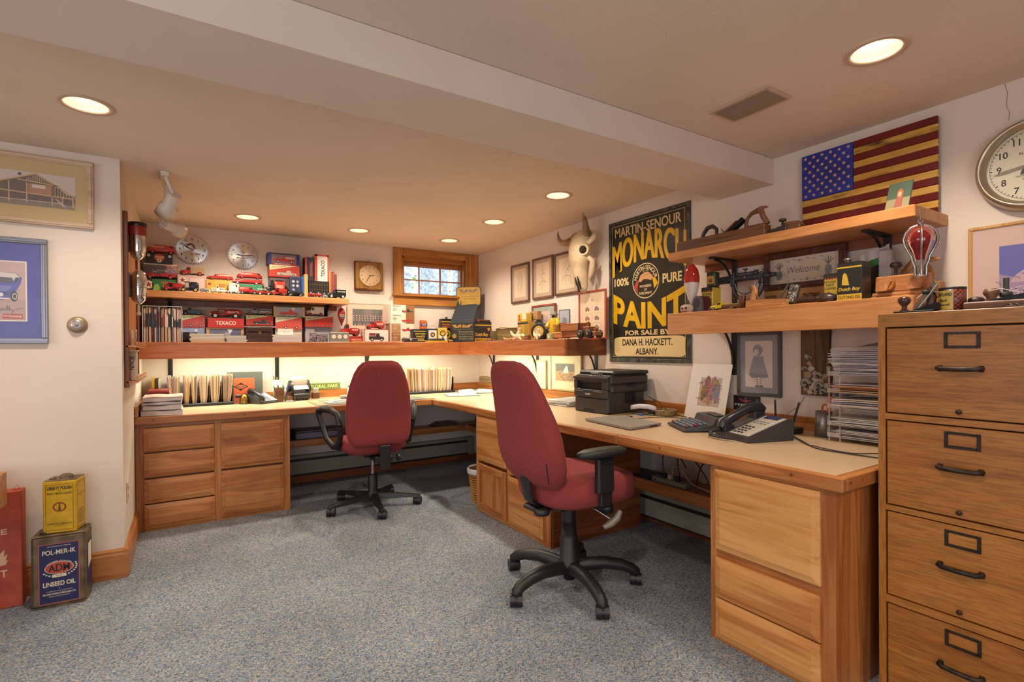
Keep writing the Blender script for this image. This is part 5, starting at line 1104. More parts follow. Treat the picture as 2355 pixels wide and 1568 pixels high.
def aBl(l,w,h,y):l.m(C('7a6a72',.15)).rect(w*.1,h*.12,w*.9,h*.9,y).m(C('2c2a68')).rect(0,0,w*.11,h,y-.0003).rect(w*.89,0,w,h,y-.0003);silhouette(l,w*.52,h*.2,w*.66,h*.7,y-.0002,'a02a24');l.m(C('e0d8d0')).text('TEXACO',w*.68,h*.62,y-.0006,h*.14,w*.3,.02);l.m(C('8a2a28')).rect(w*.11,0,w*.89,h*.16,y-.0004);l.m(C('e0d8d0')).text('LIMITED EDITION',w*.45,h*.09,y-.0006,h*.07,w*.5,.01)
carton(Z1,1355,638,1643,4.85,z2+.0004,.12,'25232c','navy blister box holding a red truck, top of its stack',aBl)
veh(Z1,1326,872,1514,4.79,ZS,'tank','black toy truck with a red tank and white wheels, upper shelf',c1=TBK,c2=TR2,hub=TWH,txt='TEXACO',d=-1,group=VG1)
def aGame(l,w,h,y):l.m(C('8a8ca0')).frame(.003,.003,w-.003,h-.003,.002,y);[l.m(C(['d8d0c8','9a9ab0','c0b8b0'][k%3])).disc(w*(.3+.4*(k%2)),h*(.75-.2*(k//2)),w*.13,y,12)for k in range(5)]
carton(Z1,1558,845,1650,4.80,ZS,.05,'2e3450','upright navy box with pale round emblems, upper toy shelf',aGame)
for u0,u1,v0,col,l in((1655,1682,845,'3a62a8','thin blue and orange booklet beside the navy emblem box'),(1684,1716,824,'c8a868','tan booklet standing left of the small black books')):
 p,q=at(*Z1(u0,v0),Y=4.82),at(*Z1(u1,v0),Y=4.82)
 b=B(C(col,.6)).box(p.x,4.82,ZS,q.x,4.95,p.z,.001)
 if col=='3a62a8':b.m(C('c8683a',.6)).box(p.x+.0005,4.8195,ZS,q.x-.0005,4.83,ZS+.04)
 tag(b.obj('booklet'),l,'book')
u0=1724
zbk=at(*Z1(1800,888),Y=4.82).z
for k in range(8):
 p,q=at(*Z1(u0+22.5*k,900),Y=4.82),at(*Z1(u0+22.5*k+21.5,900),Y=4.82)
 b=B(C('201c1a',.5)).box(p.x,4.82,ZS,q.x,4.95,zbk,.002).m(BRASS);w=q.x-p.x
 for z in(.2,.5,.8):b.box(p.x+.001,4.8192,ZS+(zbk-ZS)*z-.003,q.x-.001,4.8205,ZS+(zbk-ZS)*z+.003)
 tag(b.obj('book'),'%s from left of the eight small black gold-banded books on the toy shelf'%nth(k+1),'book','row of eight black books')
carton(Z1,1690,672,1774,4.825,zbk+.0004,.11,'24222a','black and red upright box standing on the row of black books',lambda l,w,h,y:(l.m(C('a83228')).rect(0,0,w*.22,h,y),l.m(C('c8443a')).text('TEXACO',w*.66,h*.5,y-.0002,w*.26,h*.6,.03,rot=-PI/2)))
carton(Z1,1779,650,1904,4.815,zbk+.0004,.12,'d8ccbc','tall white and red box standing on the row of black books',lambda l,w,h,y:(l.m(C('b83a2c')).rect(0,0,w*.18,h,y).rect(w*.9,0,w,h,y).rect(0,h*.94,w,h,y),l.m(C('1e1c1c')).text('TEXACO',w*.58,h*.48,y-.0002,w*.26,h*.62,.02,rot=PI/2)))
for k,(u0,u1,v0,col,l)in enumerate(((1907,1924,800,'a87a4a','tan book right of the black book row'),(1926,1940,812,'9a4a34','rust thin book right of the black book row'),(1942,1958,800,'8a3a3a','maroon book near the shelf end'),(1960,1978,824,'6a3428','dark red book, last upright book at the shelf end'))):
 p,q=at(*Z1(u0,v0),Y=4.83),at(*Z1(u1,v0),Y=4.83);tag(B(C(col,.6)).box(p.x,4.83,ZS,q.x,4.96,p.z,.0015).obj('book'),l,'book')
# front row of small vehicles
fr=[(405,896,598,'old',dict(c2=TR_,hub=TR2),'small red toy truck in front of the green carton'),(560,884,737,'old',dict(c1=TBK,c2=TBK,hub=TYL),'black toy truck with yellow wheels in the front row'),
 (742,938,826,'racer',dict(c1=TGY,c2=TYL,hub=TWH),'tiny grey toy racer in the front row'),(838,922,940,'pickup',dict(c1=TWH,c2=C('b0a890',.5),hub=TYL),'small cream toy pickup in the front row'),
 (905,948,1004,'car',dict(c1=TWH,c2=TWH,hub=TR2),'low cream toy car in front of the yellow carton'),(1000,904,1112,'van',dict(c1=TWH,c2=TWH,hub=TWH,txt='Sky Chief',tcol=C('2f7a4a')),'white toy van with green lettering in the front row'),
 (1090,936,1268,'tank',dict(c2=TR2,hub=TGY),'red toy tanker in front of the flat green carton'),(1262,948,1384,'fire',dict(c2=TWH,hub=TWH),'small red toy pumper with white wheels at the middle front'),
 (1386,944,1532,'old',dict(hub=TR2),'red open-cab toy tanker left of the black hot rod'),(1534,958,1686,'racer',dict(c1=TBK,c2=TGY,hub=CHROME),'black toy hot rod in the front row'),
 (1718,980,1786,'racer',dict(c1=TR_,c2=TWH,hub=TR2),'tiny red toy racer in front of the black books'),(1790,984,1846,'racer',dict(c1=TR2,c2=TWH,hub=TWH),'tiny red toy tractor right of the red racer'),(1850,992,1896,'car',dict(c1=TGY,c2=TGY,hub=TWH),'tiny silver toy car before the black van')]
for u0,v0,u1,kind,k,l in fr:veh(Z1,u0,v0,u1,4.748,ZS,kind,l,group=VG1,d=-1 if kind in('old',)else 1,**k)
veh(Z1,1900,964,2066,4.748,ZS,'van','black toy delivery van at the right end of the upper toy shelf',c1=TBK,c2=TBK,hub=TWH,txt='HAVOLINE',d=-1,group=VG1)

# --- long shelf: magazines in a holder
ZL=SZ1+.0004;YM=4.69
p0,p1=at(*Z1(228,1100),Y=YM),at(*Z1(578,1110),Y=YM)
t=thing('magazine_holder','clear plastic magazine rack at the left end of the long shelf','rack',(p0.x,YM,ZL))
wM=p1.x-p0.x;CLR=C('e8e8e8',.08,0,.22)
B(CLR).box(0,.03,0,.003,.26,.20).box(wM-.003,.03,0,wM,.26,.20).box(0,.257,0,wM,.26,.22).m(C('d8d4cc',.3)).box(-.004,-.004,.268,wM+.004,.0,.272).box(-.004,-.004,0,.0,.0,.27).box(wM,-.004,0,wM+.004,.0,.27).obj('rack_frame',t)
cols=['d8c8b8','8a7a70','c8a080','5a5050','e0d4c4','b07058','4a3a3a','9a4038','c8c0c0','6a7890','3a4858','d8ccbc','28242a','e0d8cc','b89a6a','6e2e2e','ddd0c0','8a6a50','c0b090','e4dccc','3a3036','9a8a90','d8d0c8','e8e0d4','7a3e3a','d0c4b8','e8e0d8','ddd4c8']
rm=random.Random(9);x=p0.x+.005;n=len(cols);step=(wM-.01)/n
for k,c in enumerate(cols):
 hh=.262-rm.uniform(0,.018);b=B(C(c,.5)).box(x,YM+.002+rm.uniform(0,.008),ZL+.0006,x+step*.92,YM+.2,ZL+hh)
 b.m(C(rm.choice(['2a2428','b04030','e8e0d0','404a68']),.5)).box(x+.0006,YM+.0015,ZL+hh*.45,x+step*.92-.0006,YM+.01,ZL+hh*rm.uniform(.6,.9))
 tag(b.obj('magazine'),'%s magazine spine, %s from left in the clear rack on the long shelf'%(cname(c),nth(k+1)),'magazine','magazines in the clear rack');x+=step
# boxes and vehicles of the long shelf, left part
z1=carton(Z1,572,1308,788,4.82,ZL,.12,'7a88a8','blue window box behind the black pot, long shelf',art_window('7a88a8','8a98b8','c0b8b8','7a88a8'))
z2=carton(Z1,574,1194,790,4.82,z1+.0004,.12,'a8443e','dusty red carton with cream band under the black pickup',art_classic('a8484a','c8c8a0','b05048'))
veh(Z1,580,1122,768,4.83,z2+.0004,'pickup','black toy pickup with barrels on the dusty red carton',c1=TBK,c2=C('2c3a5a',.3),hub=TGY,d=-1,group=VG2)
p=at(*Z1(628,1330),Y=4.76)
tag(B(C('1c1a22',.4)).lathe([(0,0),(.038,0),(.052,.02),(.055,.05),(.056,.078),(.052,.08),(.047,.075),(.0,.03)],(p.x+.012,4.752,ZL),n=24).obj('pot'),'round black pot on the long shelf right of the magazines','pot')
z1=carton(Z1,800,1308,1140,4.82,ZL,.12,'b8946a','wood-ended window box under the red lettered carton',art_window('b8946a','6a6a80','a8a0a8','c49a68'))
z2=carton(Z1,812,1222,1140,4.81,z1+.0004,.13,'b02a24','bright red lettered carton under the red tanker truck',art_plain('TEXACO','e0ccc0',.4,.56))
veh(Z1,828,1130,1122,4.82,z2+.0004,'old','large red toy tanker with white tyres on the red lettered carton',hub=TWH,txt='TEXACO',d=-1,group=VG2)
z1=carton(Z1,1170,1288,1400,4.84,ZL,.1,'5a4a44','dark carton behind the brown chest',None)
z2=carton(Z1,1158,1196,1404,4.83,z1+.0004,.12,'a83a30','red and green carton under the grey pickup',art_classic('a83a30','b8c098','3a3436'))
veh(Z1,1148,1124,1396,4.84,z2+.0004,'pickup','grey toy pickup on the red and green carton',c1=TGY,c2=TGY,hub=TR2,txt='TEXACO',d=-1,group=VG2)
z1=carton(Z1,1425,1325,1662,4.83,ZL,.12,'c8bca8','pale carton behind the white magazine stack',None)
z2=carton(Z1,1424,1212,1664,4.82,z1+.0004,.12,'b04c40','red carton with cream band under the wood-ended blister box',art_classic('b04c40','c8c8a8','b8403a'))
carton(Z1,1408,1118,1690,4.82,z2+.0004,.12,'5a7a5a','blister box with a red and white pickup, third stack of the long shelf',art_window('5a7a5a','9aa0b0','c04a40','b89468'))
z1=carton(Z1,1695,1302,1940,4.85,ZL,.1,'8a929c','blue-grey carton under the red car carton, long shelf',None)
z2=carton(Z1,1692,1206,1942,4.83,z1+.0004,.12,'b03a2c','red carton with a big red car under the white van',art_classic('b03a2c','b8b890','c02e22'))
veh(Z1,1704,1118,1866,4.84,z2+.0004,'van','white toy van with red wheels on the red car carton',c1=TWH,c2=TWH,hub=TR_,d=-1,group=VG2)
# brown chest with a magazine on it
p,q=at(*Z1(1170,1300),Y=4.68),at(*Z1(1396,1300),Y=4.68);w,h=q.x-p.x,p.z-ZL
t=thing('wooden_chest','small dark brown chest with brass latch on the long shelf','chest',(p.x,4.68,ZL));DB=wood('x',('2a1810','3a2216','4a2e1e','583826'),key='chest_wood')
B(DB).box(0,0,0,w,.12,h*.66,.003).obj('chest_body',t);B(DB).box(-.002,-.003,h*.67,w+.002,.122,h,.006).obj('lid',t);B(BRASS).disc(w*.5,h*.62,.012,-.0036).ball((w*.5,-.004,h*.62),(.005,.003,.006),10,6).obj('latch',t)
tag(B(C('cfc4b8',.6)).box(p.x-.02,4.68,p.z+.001,q.x+.03,4.79,p.z+.007,.001).m(C('a8403a',.6)).box(p.x-.0205,4.679,p.z+.004,q.x+.0305,4.79,p.z+.006).obj('magazine'),'magazine lying on the brown chest','magazine')
def stack(zm,u0,v0,u1,Y,dep,cols,label,name='magazine',cat='magazine',group=None,z0=None,ju=.006,labels=None):
 a,c=at(*zm(u0,v0),Y=Y),at(*zm(u1,v0),Y=Y);z0=z0 or ZL;n=len(cols);hh=(zt_(zm,u0,u1,v0,Y)-z0)/n;r=random.Random(int(u0))
 for k,col in enumerate(cols):
  dx=r.uniform(-ju,ju);b=B(C('ded6ca',.8)).box(a.x+dx+.002,Y+.001,z0+hh*k+hh*.12,c.x+dx-.002,Y+dep-.001,z0+hh*(k+1)-hh*.12).m(C(col,.5)).box(a.x+dx,Y,z0+hh*k+.0002,c.x+dx,Y+dep,z0+hh*k+hh*.16).box(a.x+dx,Y,z0+hh*(k+1)-hh*.16,c.x+dx,Y+dep,z0+hh*(k+1)-.0002)
  tag(b.obj(name),labels[k]if labels else '%s %s, %s from the bottom'%(cname(col),label,nth(k+1)),cat,group)
stack(Z1,655,1360,968,4.655,.12,['c8a028','d8c070','d8d0c8','e0d8d0','c8bcb0','e0dcd4'],'magazine in the stack right of the black pot',group='yellow-spined magazine stack')
stack(Z1,980,1376,1168,4.66,.12,['8a929a','c8c4c0','9aa0a4','d8d4cc','b0b4b4'],'magazine in the stack left of the brown chest',group='grey magazine stack')
stack(Z1,1398,1370,1652,4.66,.12,['c0c0d0','e4e0dc','b8b8c8','e8e4e0','d0ccd4','e8e4e0'],'magazine in the stack right of the brown chest',group='white magazine stack')
p,q=at(*Z1(1442,1316),Y=4.72),at(*Z1(1580,1316),Y=4.72);zz=zt_(Z1,1398,1652,1370,4.66)+.0008
t=thing('greeting_card','white card with red doodles on the white magazine stack','card',(p.x,4.70,zz));b=B(C('ddd4ca',.7)).box(0,0,0,q.x-p.x,.0012,p.z-zz).obj('card',t);l=B();sketch(l,-.0008,C('b04038'),(q.x-p.x)/2,(p.z-zz)/2,.08,.03,20,.0012,61);l.obj('printed_face',t)
# photos and clear bag, weather dials
p=at(*Z1(1690,1295),Y=4.74);q=at(*Z1(1790,1430),Y=4.74)
b=B(C('b8b0a8',.15,0,.45)).rings([[(p.x+(q.x-p.x)*(.5+x),4.75+y,ZL+z)for x,y in sell(.5*k,.012,14,3)]for z,k in((0,.9),(.05,1),(.09,.95),(.115,.7))]);tag(b.obj('plastic_bag'),'small clear plastic bag standing left of the dial gauge','bag')
for u0,u1,v0,Y,sd,l in((1725,1815,1345,4.71,62,'loose snapshot leaning left, before the clear bag'),(1805,1902,1360,4.69,63,'loose snapshot of people leaning beside the dial gauge')):
 p,q=at(*Z1(u0,v0),Y=Y),at(*Z1(u1,v0),Y=Y);t=thing('snapshot',l,'photograph',(p.x,Y,ZL));w,h=q.x-p.x,p.z-ZL
 B(C('cfc8c4',.4)).box(0,0,0,w,.0015,h).obj('paper',t);lb=B(C('7a7078',.4)).rect(.003,.003,w-.003,h-.003,-.0004);sketch(lb,-.0007,C('3a343c'),w/2,h*.4,w,h*.7,26,.005,sd);sketch(lb,-.0009,C('c8b8b0'),w/2,h*.6,w,h*.6,16,.004,sd+9);lb.obj('image',t)
p,q=at(*Z1(1916,1346),Y=4.68),at(*Z1(2090,1346),Y=4.68);w,h=q.x-p.x,p.z-ZL
t=thing('weather_gauge','grey-green box with three round white dials on the long shelf','gauge',(p.x,4.68,ZL));B(C('8c8c7c',.4,.3)).box(0,0,.004,w,.03,h,.004).m(C('d0ccc8')).box(-.02,-.01,0,w,.03,.004).obj('case',t)
for k in range(3):
 x=w*(.2+.3*k);b=B(C('e0d8cc',.5)).disc(x,h*.56,w*.115,-.0006).m(C('a89a80',.3,.6)).ring(x,h*.56,w*.112,w*.125,-.001);b.m(C('2a2624'));stroke(b,[(x,h*.56),(x+.008*math.sin(k*2.2),h*.56+.01*math.cos(k*2.2))],.0012,-.0012);b.obj('dial',t)
# hot-air balloon ornament hanging under the toy shelf's end
p=at(*Z1(2020,1200),Y=4.80)
def balloon(label,x,y,ztop,zlo,r,top,low,ribs=False,group='hanging balloon ornaments'):
 t=thing('balloon_ornament',label,'ornament',(x,y,zlo),0);H=ztop-zlo
 B(top).lathe([(.0,H*.93),(r*.35,H*.91),(r*.8,H*.80),(r,H*.64),(r*.97,H*.52)],n=24,cap=False).obj('balloon_top',t)
 B(low).lathe([(r*.97,H*.52),(r*.8,H*.36),(r*.5,H*.2),(r*.26,H*.12),(r*.2,H*.02),(0,0)],n=24,cap=False).obj('balloon_foot',t)
 B(BRASS).tube([(0,0,H*.92),(0,0,H*1.0)],.002,6).tube([(.006*math.cos(a),0,H*1.0+.006+.006*math.sin(a))for a in[2*PI*k/10 for k in range(10)]],.0012,6,closed=True).obj('hook',t)
 return t,H
t,H=balloon('maroon balloon ornament hanging from the right end of the toy shelf',p.x,4.80,UZ0-.016,at(*Z1(2020,1290),Y=4.80).z,.032,C('8c2a26',.25),C('8c2a26',.25))
B(C('b8885c',.4)).ball((0,-.024,H*.5),(.022,.008,.028),14,8).m(C('34405a')).rect(-.02,H*.40,.02,H*.52,-.0335).m(C('d8ccc0')).text('MOON',0,H*.46,-.0342,.007,.03,.02).obj('face_plate',t)
# framed group portrait on the long shelf
p,q=at(*Z2(448,708),Y=4.97),at(*Z2(868,712),Y=4.97);w,h=q.x-p.x,p.z-ZL
def group_photo(pp,y):
 x0,x1,z0,z1=-w*.37,w*.37,-h*.02,h*.36
 pp.m(C('4a4640',.5)).rect(x0,z0,x1,z1,y-.0002).m(C('6a5648')).rect(-w*.1,h*.2,w*.12,z1,y-.0003)
 r=random.Random(3)
 for row in range(3):
  for k in range(11):x=x0+.012+(x1-x0-.024)*k/10+r.uniform(-.003,.003);z=z0+h*.19-row*h*.055;pp.m(C(['3a3432','4c5040','62443a','2e2e34'][r.randrange(4)])).shape([(x-.011,z-h*.12),(x+.011,z-h*.12),(x+.008,z-.002),(x-.008,z-.002)],y-.0004-.0002*row).m(C('c89c84')).disc(x,z+.006,.0065,y-.0005-.0002*row,10)
framed('framed_photograph','cream-matted group portrait of many people below the wooden clock','picture',((p.x+q.x)/2,4.99,ZL+h/2),0,w,h,.006,C('c8a890',.5),'d8b898',None,.01,group_photo)
veh(Z2,374,925,582,4.80,ZL+.058,'pickup','red toy pickup standing on the small red lettered carton',txt='TEXACO',d=-1,group=VG2,hub=TR_)
carton(Z2,468,1010,632,4.795,ZL,.08,'b03830','small red lettered carton before the group portrait',lambda l,w,h,y:(l.m(C('e0d0c0')).text('TEXACO',w*.45,h*.42,y,h*.2,w*.62,.03),l.m(C('8a2a24')).rect(0,h*.8,w,h*.97,y)),ztop=ZL+.0575)
tag(B(C('c89a3a',.5)).box(at(*Z2(500,1090),Y=4.68).x,4.68,ZL,at(*Z2(632,1090),Y=4.68).x,4.72,ZL+.008,.001).obj('matchbox'),'flat yellow matchbox in front of the small red carton','box')
def aTruck(l,w,h,y):l.m(C('a8363a')).frame(0,0,w,h,.006,y-.0002);silhouette(l,w*.5,h*.1,w*.62,h*.72,y-.0003,'2c2428');l.m(C('7a2a2a')).rect(w*.2,h*.5,w*.46,h*.68,y-.0006)
z1=carton(Z2,622,980,880,4.76,ZL,.12,'ddcfc4','white carton framed in red with a black truck picture',aTruck)
veh(Z2,645,898,842,4.79,z1+.0004,'tank','red toy tanker on the white carton with the truck picture',txt='TEXACO',d=-1,hub=TR_,group=VG2)
# stack of four lettered cartons
tops=[]
zc_=ZL
for k,(v0,col,car,l)in enumerate(((1022,'8a6440',None,'bottom brown carton of the lettered stack under the window'),(926,'a07a52','a02a2c','third carton down in the lettered stack, brown and white with red car'),(826,'e0d0bc','a83030','second carton down in the lettered stack, with a red sports car'),(730,'e4d6c2','2a2a2e','top carton of the lettered stack, with a black car'))):
 def aT(l,w,h,y,k=k,car=car):
  br=C('8a5e34')
  if k>=2:l.m(br).rect(w*.66,0,w,h,y)
  else:l.m(C('ddcdb8')).rect(w*.44,0,w,h,y)
  l.m(C('5a4a3a')if k>=2 else C('c8b090')).text('TEXACO',w*.3,h*.86,y-.0002,h*.13,w*.34,.03)
  for r_ in range(3):l.rect(w*.16,h*(.62-.12*r_),w*.16+w*(.1+.05*(r_%2)),h*(.66-.12*r_),y-.0002)
  if k>=1:silhouette(l,w*.72,h*.14,w*.42,h*.55,y-.0003,car or 'a02a2c');l.m(C('b83a30')).shape([(w*.52,h*.22),(w*.7,h*.2),(w*.68,h*.42),(w*.56,h*.4)],y-.0006)
  l.m(C('b8a89c')).rect(0,0,w*.07,h,y-.0001)
 zc_=carton(Z2,880 if k>1 else 890,v0,1145 if k>1 else 1140,4.86+.004*k,zc_,.12,col,l,aT,group=None)+.0004
# --- long shelf under the window and round the corner
def tin(zm,u0,v0,u1,Y,dep,base,label,art=None,z0=None,lid=None,name='tin',spout=False):
 p,q=at(*zm(u0,v0),Y=Y),at(*zm(u1,v0),Y=Y);z0=z0 or ZL;w,h=q.x-p.x,zt_(zm,u0,u1,v0,Y)-z0
 t=thing(name,label,'tin',(p.x,Y,z0));B(C(base,.35)).box(0,0,0,w,dep,h,min(.006,w*.1)).m(C(lid or '2a2824',.35,.4)).box(.002,.002,h-.003,w-.002,dep-.002,h+.002,.002).obj('tin_body',t)
 if art:l=B();art(l,w,h,-.0006);l.obj('printed_face',t)
 if spout:B(C('8a8070',.3,.8)).lathe([(.012,0),(.012,.014),(.015,.015),(.015,.022),(0,.022)],(w*.5,dep*.5,h)).obj('spout_cap',t)
 return p.x,w,z0+h+.0024
YLB=C('c9a02a',.4)
p=at(*Z2(1100,1060),Y=4.70)
t=thing('box_camera','small dark folding camera lying on the long shelf under the window','camera',(p.x,4.68,ZL));B(C('4a3a32',.5)).box(-.075,0,0,.075,.05,.04,.006).m(C('2a2420')).box(-.05,-.004,.006,.055,.0,.034,.002).obj('camera_body',t);B(STEEL).lathe([(.0,-.012),(.012,-.012),(.012,0)],(0,0,.02),'y',16).box(-.07,.005,.04,-.04,.02,.046,.001).obj('lens',t)
t=thing('boat_carving','small pale wooden boat carving left of the folding camera','carving',(at(*Z2(940,1095),Y=4.67).x,4.67,ZL));B(C('b8946a',.6)).rings([[(u,y*k,.004+z*k*.5+.001)for y,z in sell(.012,.008,12)]for u,k in((-.09,.15),(-.04,.7),(.02,1),(.06,.8),(.09,.2))]).obj('hull',t);B(C('8a6a4a')).box(-.02,-.006,.008,.02,.006,.014,.002).obj('deck',t)
def aWL(l,w,h,y):l.m(C('c8b050')).rect(w*.05,h*.1,w*.95,h*.16,y).rect(w*.05,h*.84,w*.95,h*.88,y).text('SOUTHERN',w*.5,h*.66,y,h*.13,w*.7,.02).text('WHITE',w*.5,h*.45,y,h*.15,w*.6,.03).text('LEAD',w*.5,h*.27,y,h*.12,w*.5,.02)
_,_,zz=tin(Z2,1130,985,1285,4.80,.09,'201f1e','black tin with yellow lettering under the orange packet, below the window',aWL)
tin(Z2,1212,892,1280,4.83,.04,'c8602c','small orange and navy packet on the black lettered tin',lambda l,w,h,y:(l.m(C('2c3058')).rect(0,h*.35,w,h*.72,y).m(C('e0d0c0')).text('RAISE',w*.5,h*.6,y-.0002,h*.1,w*.7,.03).text('IRON',w*.5,h*.46,y-.0002,h*.08,w*.5,.02)),z0=zz,name='packet',lid='b05828')
def aHand(l,w,h,y):l.m(C('d8ccb8')).rect(w*.08,h*.12,w*.92,h*.88,y).m(C('2a3250')).disc(w*.5,h*.55,w*.24,y-.0002).m(C('c89a3a')).disc(w*.5,h*.55,w*.13,y-.0004).m(C('3a3a44')).text('SALVE',w*.5,h*.24,y-.0002,h*.1,w*.6,.02)
a1,w1,zz=tin(Z2,1286,975,1386,4.75,.06,'2c3448','small navy and cream tin with a wire bail, left of the pair',aHand,lid='c8c0b0')
tt=[o for o in bpy.data.objects if o.name.startswith('tin')and o.type=='EMPTY'][-1]
B(C('8a8478',.3,.9)).tube([(w1*.5-.055+.0*k,.03,.05+.0*k)if 0 else(w1*.5+.055*math.cos(PI-PI*k/12)+.015,.03,(zz-ZL)*.75+.062*math.sin(PI*k/12))for k in range(13)],.0014,6).obj('wire_bail',tt)
tin(Z2,1392,970,1490,4.74,.06,'c8a838','small yellow, white and navy tin, right of the pair under the window',lambda l,w,h,y:(l.m(C('e0d8c4')).rect(w*.1,h*.1,w*.9,h*.5,y).m(C('3a4058')).ring(w*.5,h*.62,w*.2,w*.3,y).shape([(w*.2,h*.1),(w*.8,h*.1),(w*.5,h*.4)],y-.0002)),lid='d0c8b4')
t=thing('yellow_ruler_box','flat yellow box under a dark glasses case, long shelf front','box',(at(*Z2(1275,1100),Y=4.655).x,4.655,ZL));wq=at(*Z2(1495,1100),Y=4.655).x-at(*Z2(1275,1100),Y=4.655).x;B(YLB).box(0,0,0,wq,.045,.014,.001).m(C('2a2420')).box(wq*.3,-.0004,.005,wq*.33,0,.01).box(wq*.6,-.0004,.005,wq*.63,0,.01).obj('carton',t)
tag(B(C('2c2a2c',.4)).rings([[(at(*Z2(1380,1070),Y=4.66).x+u,4.68+y*k,ZL+.0146+.011+z*k)for y,z in sell(.018,.011,14,2.4)]for u,k in((-.075,.3),(-.068,.8),(-.04,1),(.04,1),(.068,.8),(.075,.3))]).obj('glasses_case'),'dark glasses case lying on the flat yellow box','case')
tag(B(C('8a6a50',.6)).ball((at(*Z2(1528,1085),Y=4.66).x,4.665,ZL+.0125),(.026,.012,.0125),12,8).obj('pebble'),'small brown pebble beside the sandpaper display foot','pebble')
def aBY(l,w,h,y):l.m(YLB).rect(0,h*.86,w,h*.9,y).rect(0,h*.1,w,h*.14,y).m(C('c8702c')).text('PHOENIX',w*.5,h*.76,y,h*.08,w*.8,.03).text('LUBRICATOR',w*.5,h*.66,y,h*.08,w*.9,.02).m(YLB).disc(w*.45,h*.35,w*.3,y).m(C('24221e')).disc(w*.45,h*.35,w*.2,y-.0002).m(YLB).disc(w*.45,h*.37,w*.1,y-.0004)
tin(Z2,1425,875,1556,4.915,.06,'201f1e','black tin with yellow round emblem behind the pail, left of the sandpaper display',aBY,spout=True)
# sandpaper display stand
YD=4.83;DR=math.radians(-45)
p,q=at(*Z2(1520,1100),Y=YD),at(*Z2(1766,1100),Y=YD);q_=CR*((Z2(1766,1100)[0]-1177.5)/F)+CF;q_=q_.x/q_.y;w=(q_*YD-p.x)/(math.cos(DR)-math.sin(DR)*q_)
zb1=zt_(Z2,1520,1766,918,YD)-ZL
t=thing('sandpaper_display','black metal sandpaper rack with a yellow header sign by the window','display stand',(p.x,YD,ZL),DR)
DKG=C('23251f',.45);B(DKG).box(0,0,0,w,.045,zb1,.003).box(0,.04,0,.004,.2,zb1).box(.004,.195,0,w*.35,.2,zb1).obj('base',t)
l=B(C('d09a3a',.4));y=-.0006;l.text('“Ruff-Stuff”',w*.5,zb1*.82,y,zb1*.16,w*.86,.015,skew=.25).m(C('8a7a50')).text('The Sandpaper that Satisfies',w*.5,zb1*.66,y,zb1*.05,w*.8,0)
l.m(C('a89a6a'))
for k,s in enumerate(('The sheets lie flat','The grits are sharp','The surface is even','The paper is tough')):l.text(s,w*.36,zb1*(.53-.12*k),y,zb1*.075,w*.62,0,align='L')
l.m(C('7a7a3a')).disc(w*.17,zb1*.32,w*.10,y).m(C('c8783a')).disc(w*.17,zb1*.3,w*.05,y-.0002).obj('lettering',t)
# sloping steps
zt2=at(*Z2(1750,742),Y=4.90).z-ZL
B(DKG).prism([(0,zb1-.01),(.20,zb1-.01),(.22,zt2),(.205,zt2)],.0,w,'yz').obj('slope_sides',t)
SLT=C('35373c',.4)
for k in range(6):
 f0,f1=k/6,(k+1)/6;y0,y1=.205*f0,.205*f1;z0,z1=zb1+(zt2-zb1)*f0,zb1+(zt2-zb1)*f1;0
 B(SLT).box(.006,y0+.002,z0-.002,w-.006,y0+.012,z1+.004,.002).obj('paper_slot',t)
hx0,hx1=-.008,w+.016;hz0,hz1=zt2-.004,at(*Z2(1760,547),Y=4.93).z-ZL;hw=(hx1-hx0);cx_=(hx0+hx1)/2
SGN=noisy('header_sign','b08a34','c8a04a',6,.35)
h_2=(hz1-hz0)/2;hd=B(C('2c2c30',.4)).rings([[(cx_+x,yy_,hz0+h_2+z)for x,z in sell(hw/2,h_2,36,7)]for yy_ in(.215,.221)],smooth=False)
hd.m(SGN).add([(cx_+x,.2145,hz0+h_2+z)for x,z in sell(hw/2-.006,h_2-.006,36,7)],[list(range(36))]);hd.obj('header_sign',t)
l=B(C('4a4a6a',.4));y=.2138
l.text('“Ruff-Stuff”',cx_,hz1-.045,y,.032,hw*.74,.02,skew=.25).m(C('3a3024')).text('The Sandpaper that Satisfies',cx_,hz1-.073,y,.008,hw*.64,0).text('A Quality Product by',cx_+.02,hz1-.105,y,.013,hw*.62,0,skew=.2).text('WAUSAU ABRASIVES',cx_+.02,hz1-.127,y,.010,hw*.45,.01)
l.obj('header_lettering',t)
l=B(C('2a3a2c')).shape([(hx0+.008,hz0+.012),(hx0+.05,hz0+.012),(hx0+.034,hz0+.03),(hx0+.026,hz0+.075),(hx0+.012,hz0+.05)],y).shape([(hx0+.05,hz0+.012),(hx0+.062,hz0+.012),(hx0+.058,hz0+.065),(hx0+.052,hz0+.065)],y).shape([(hx0+.04,hz0+.011),(hx1-.03,hz0+.010),(hx1-.05,hz0+.022),(cx_,hz0+.02)],y).obj('header_scenery',t)
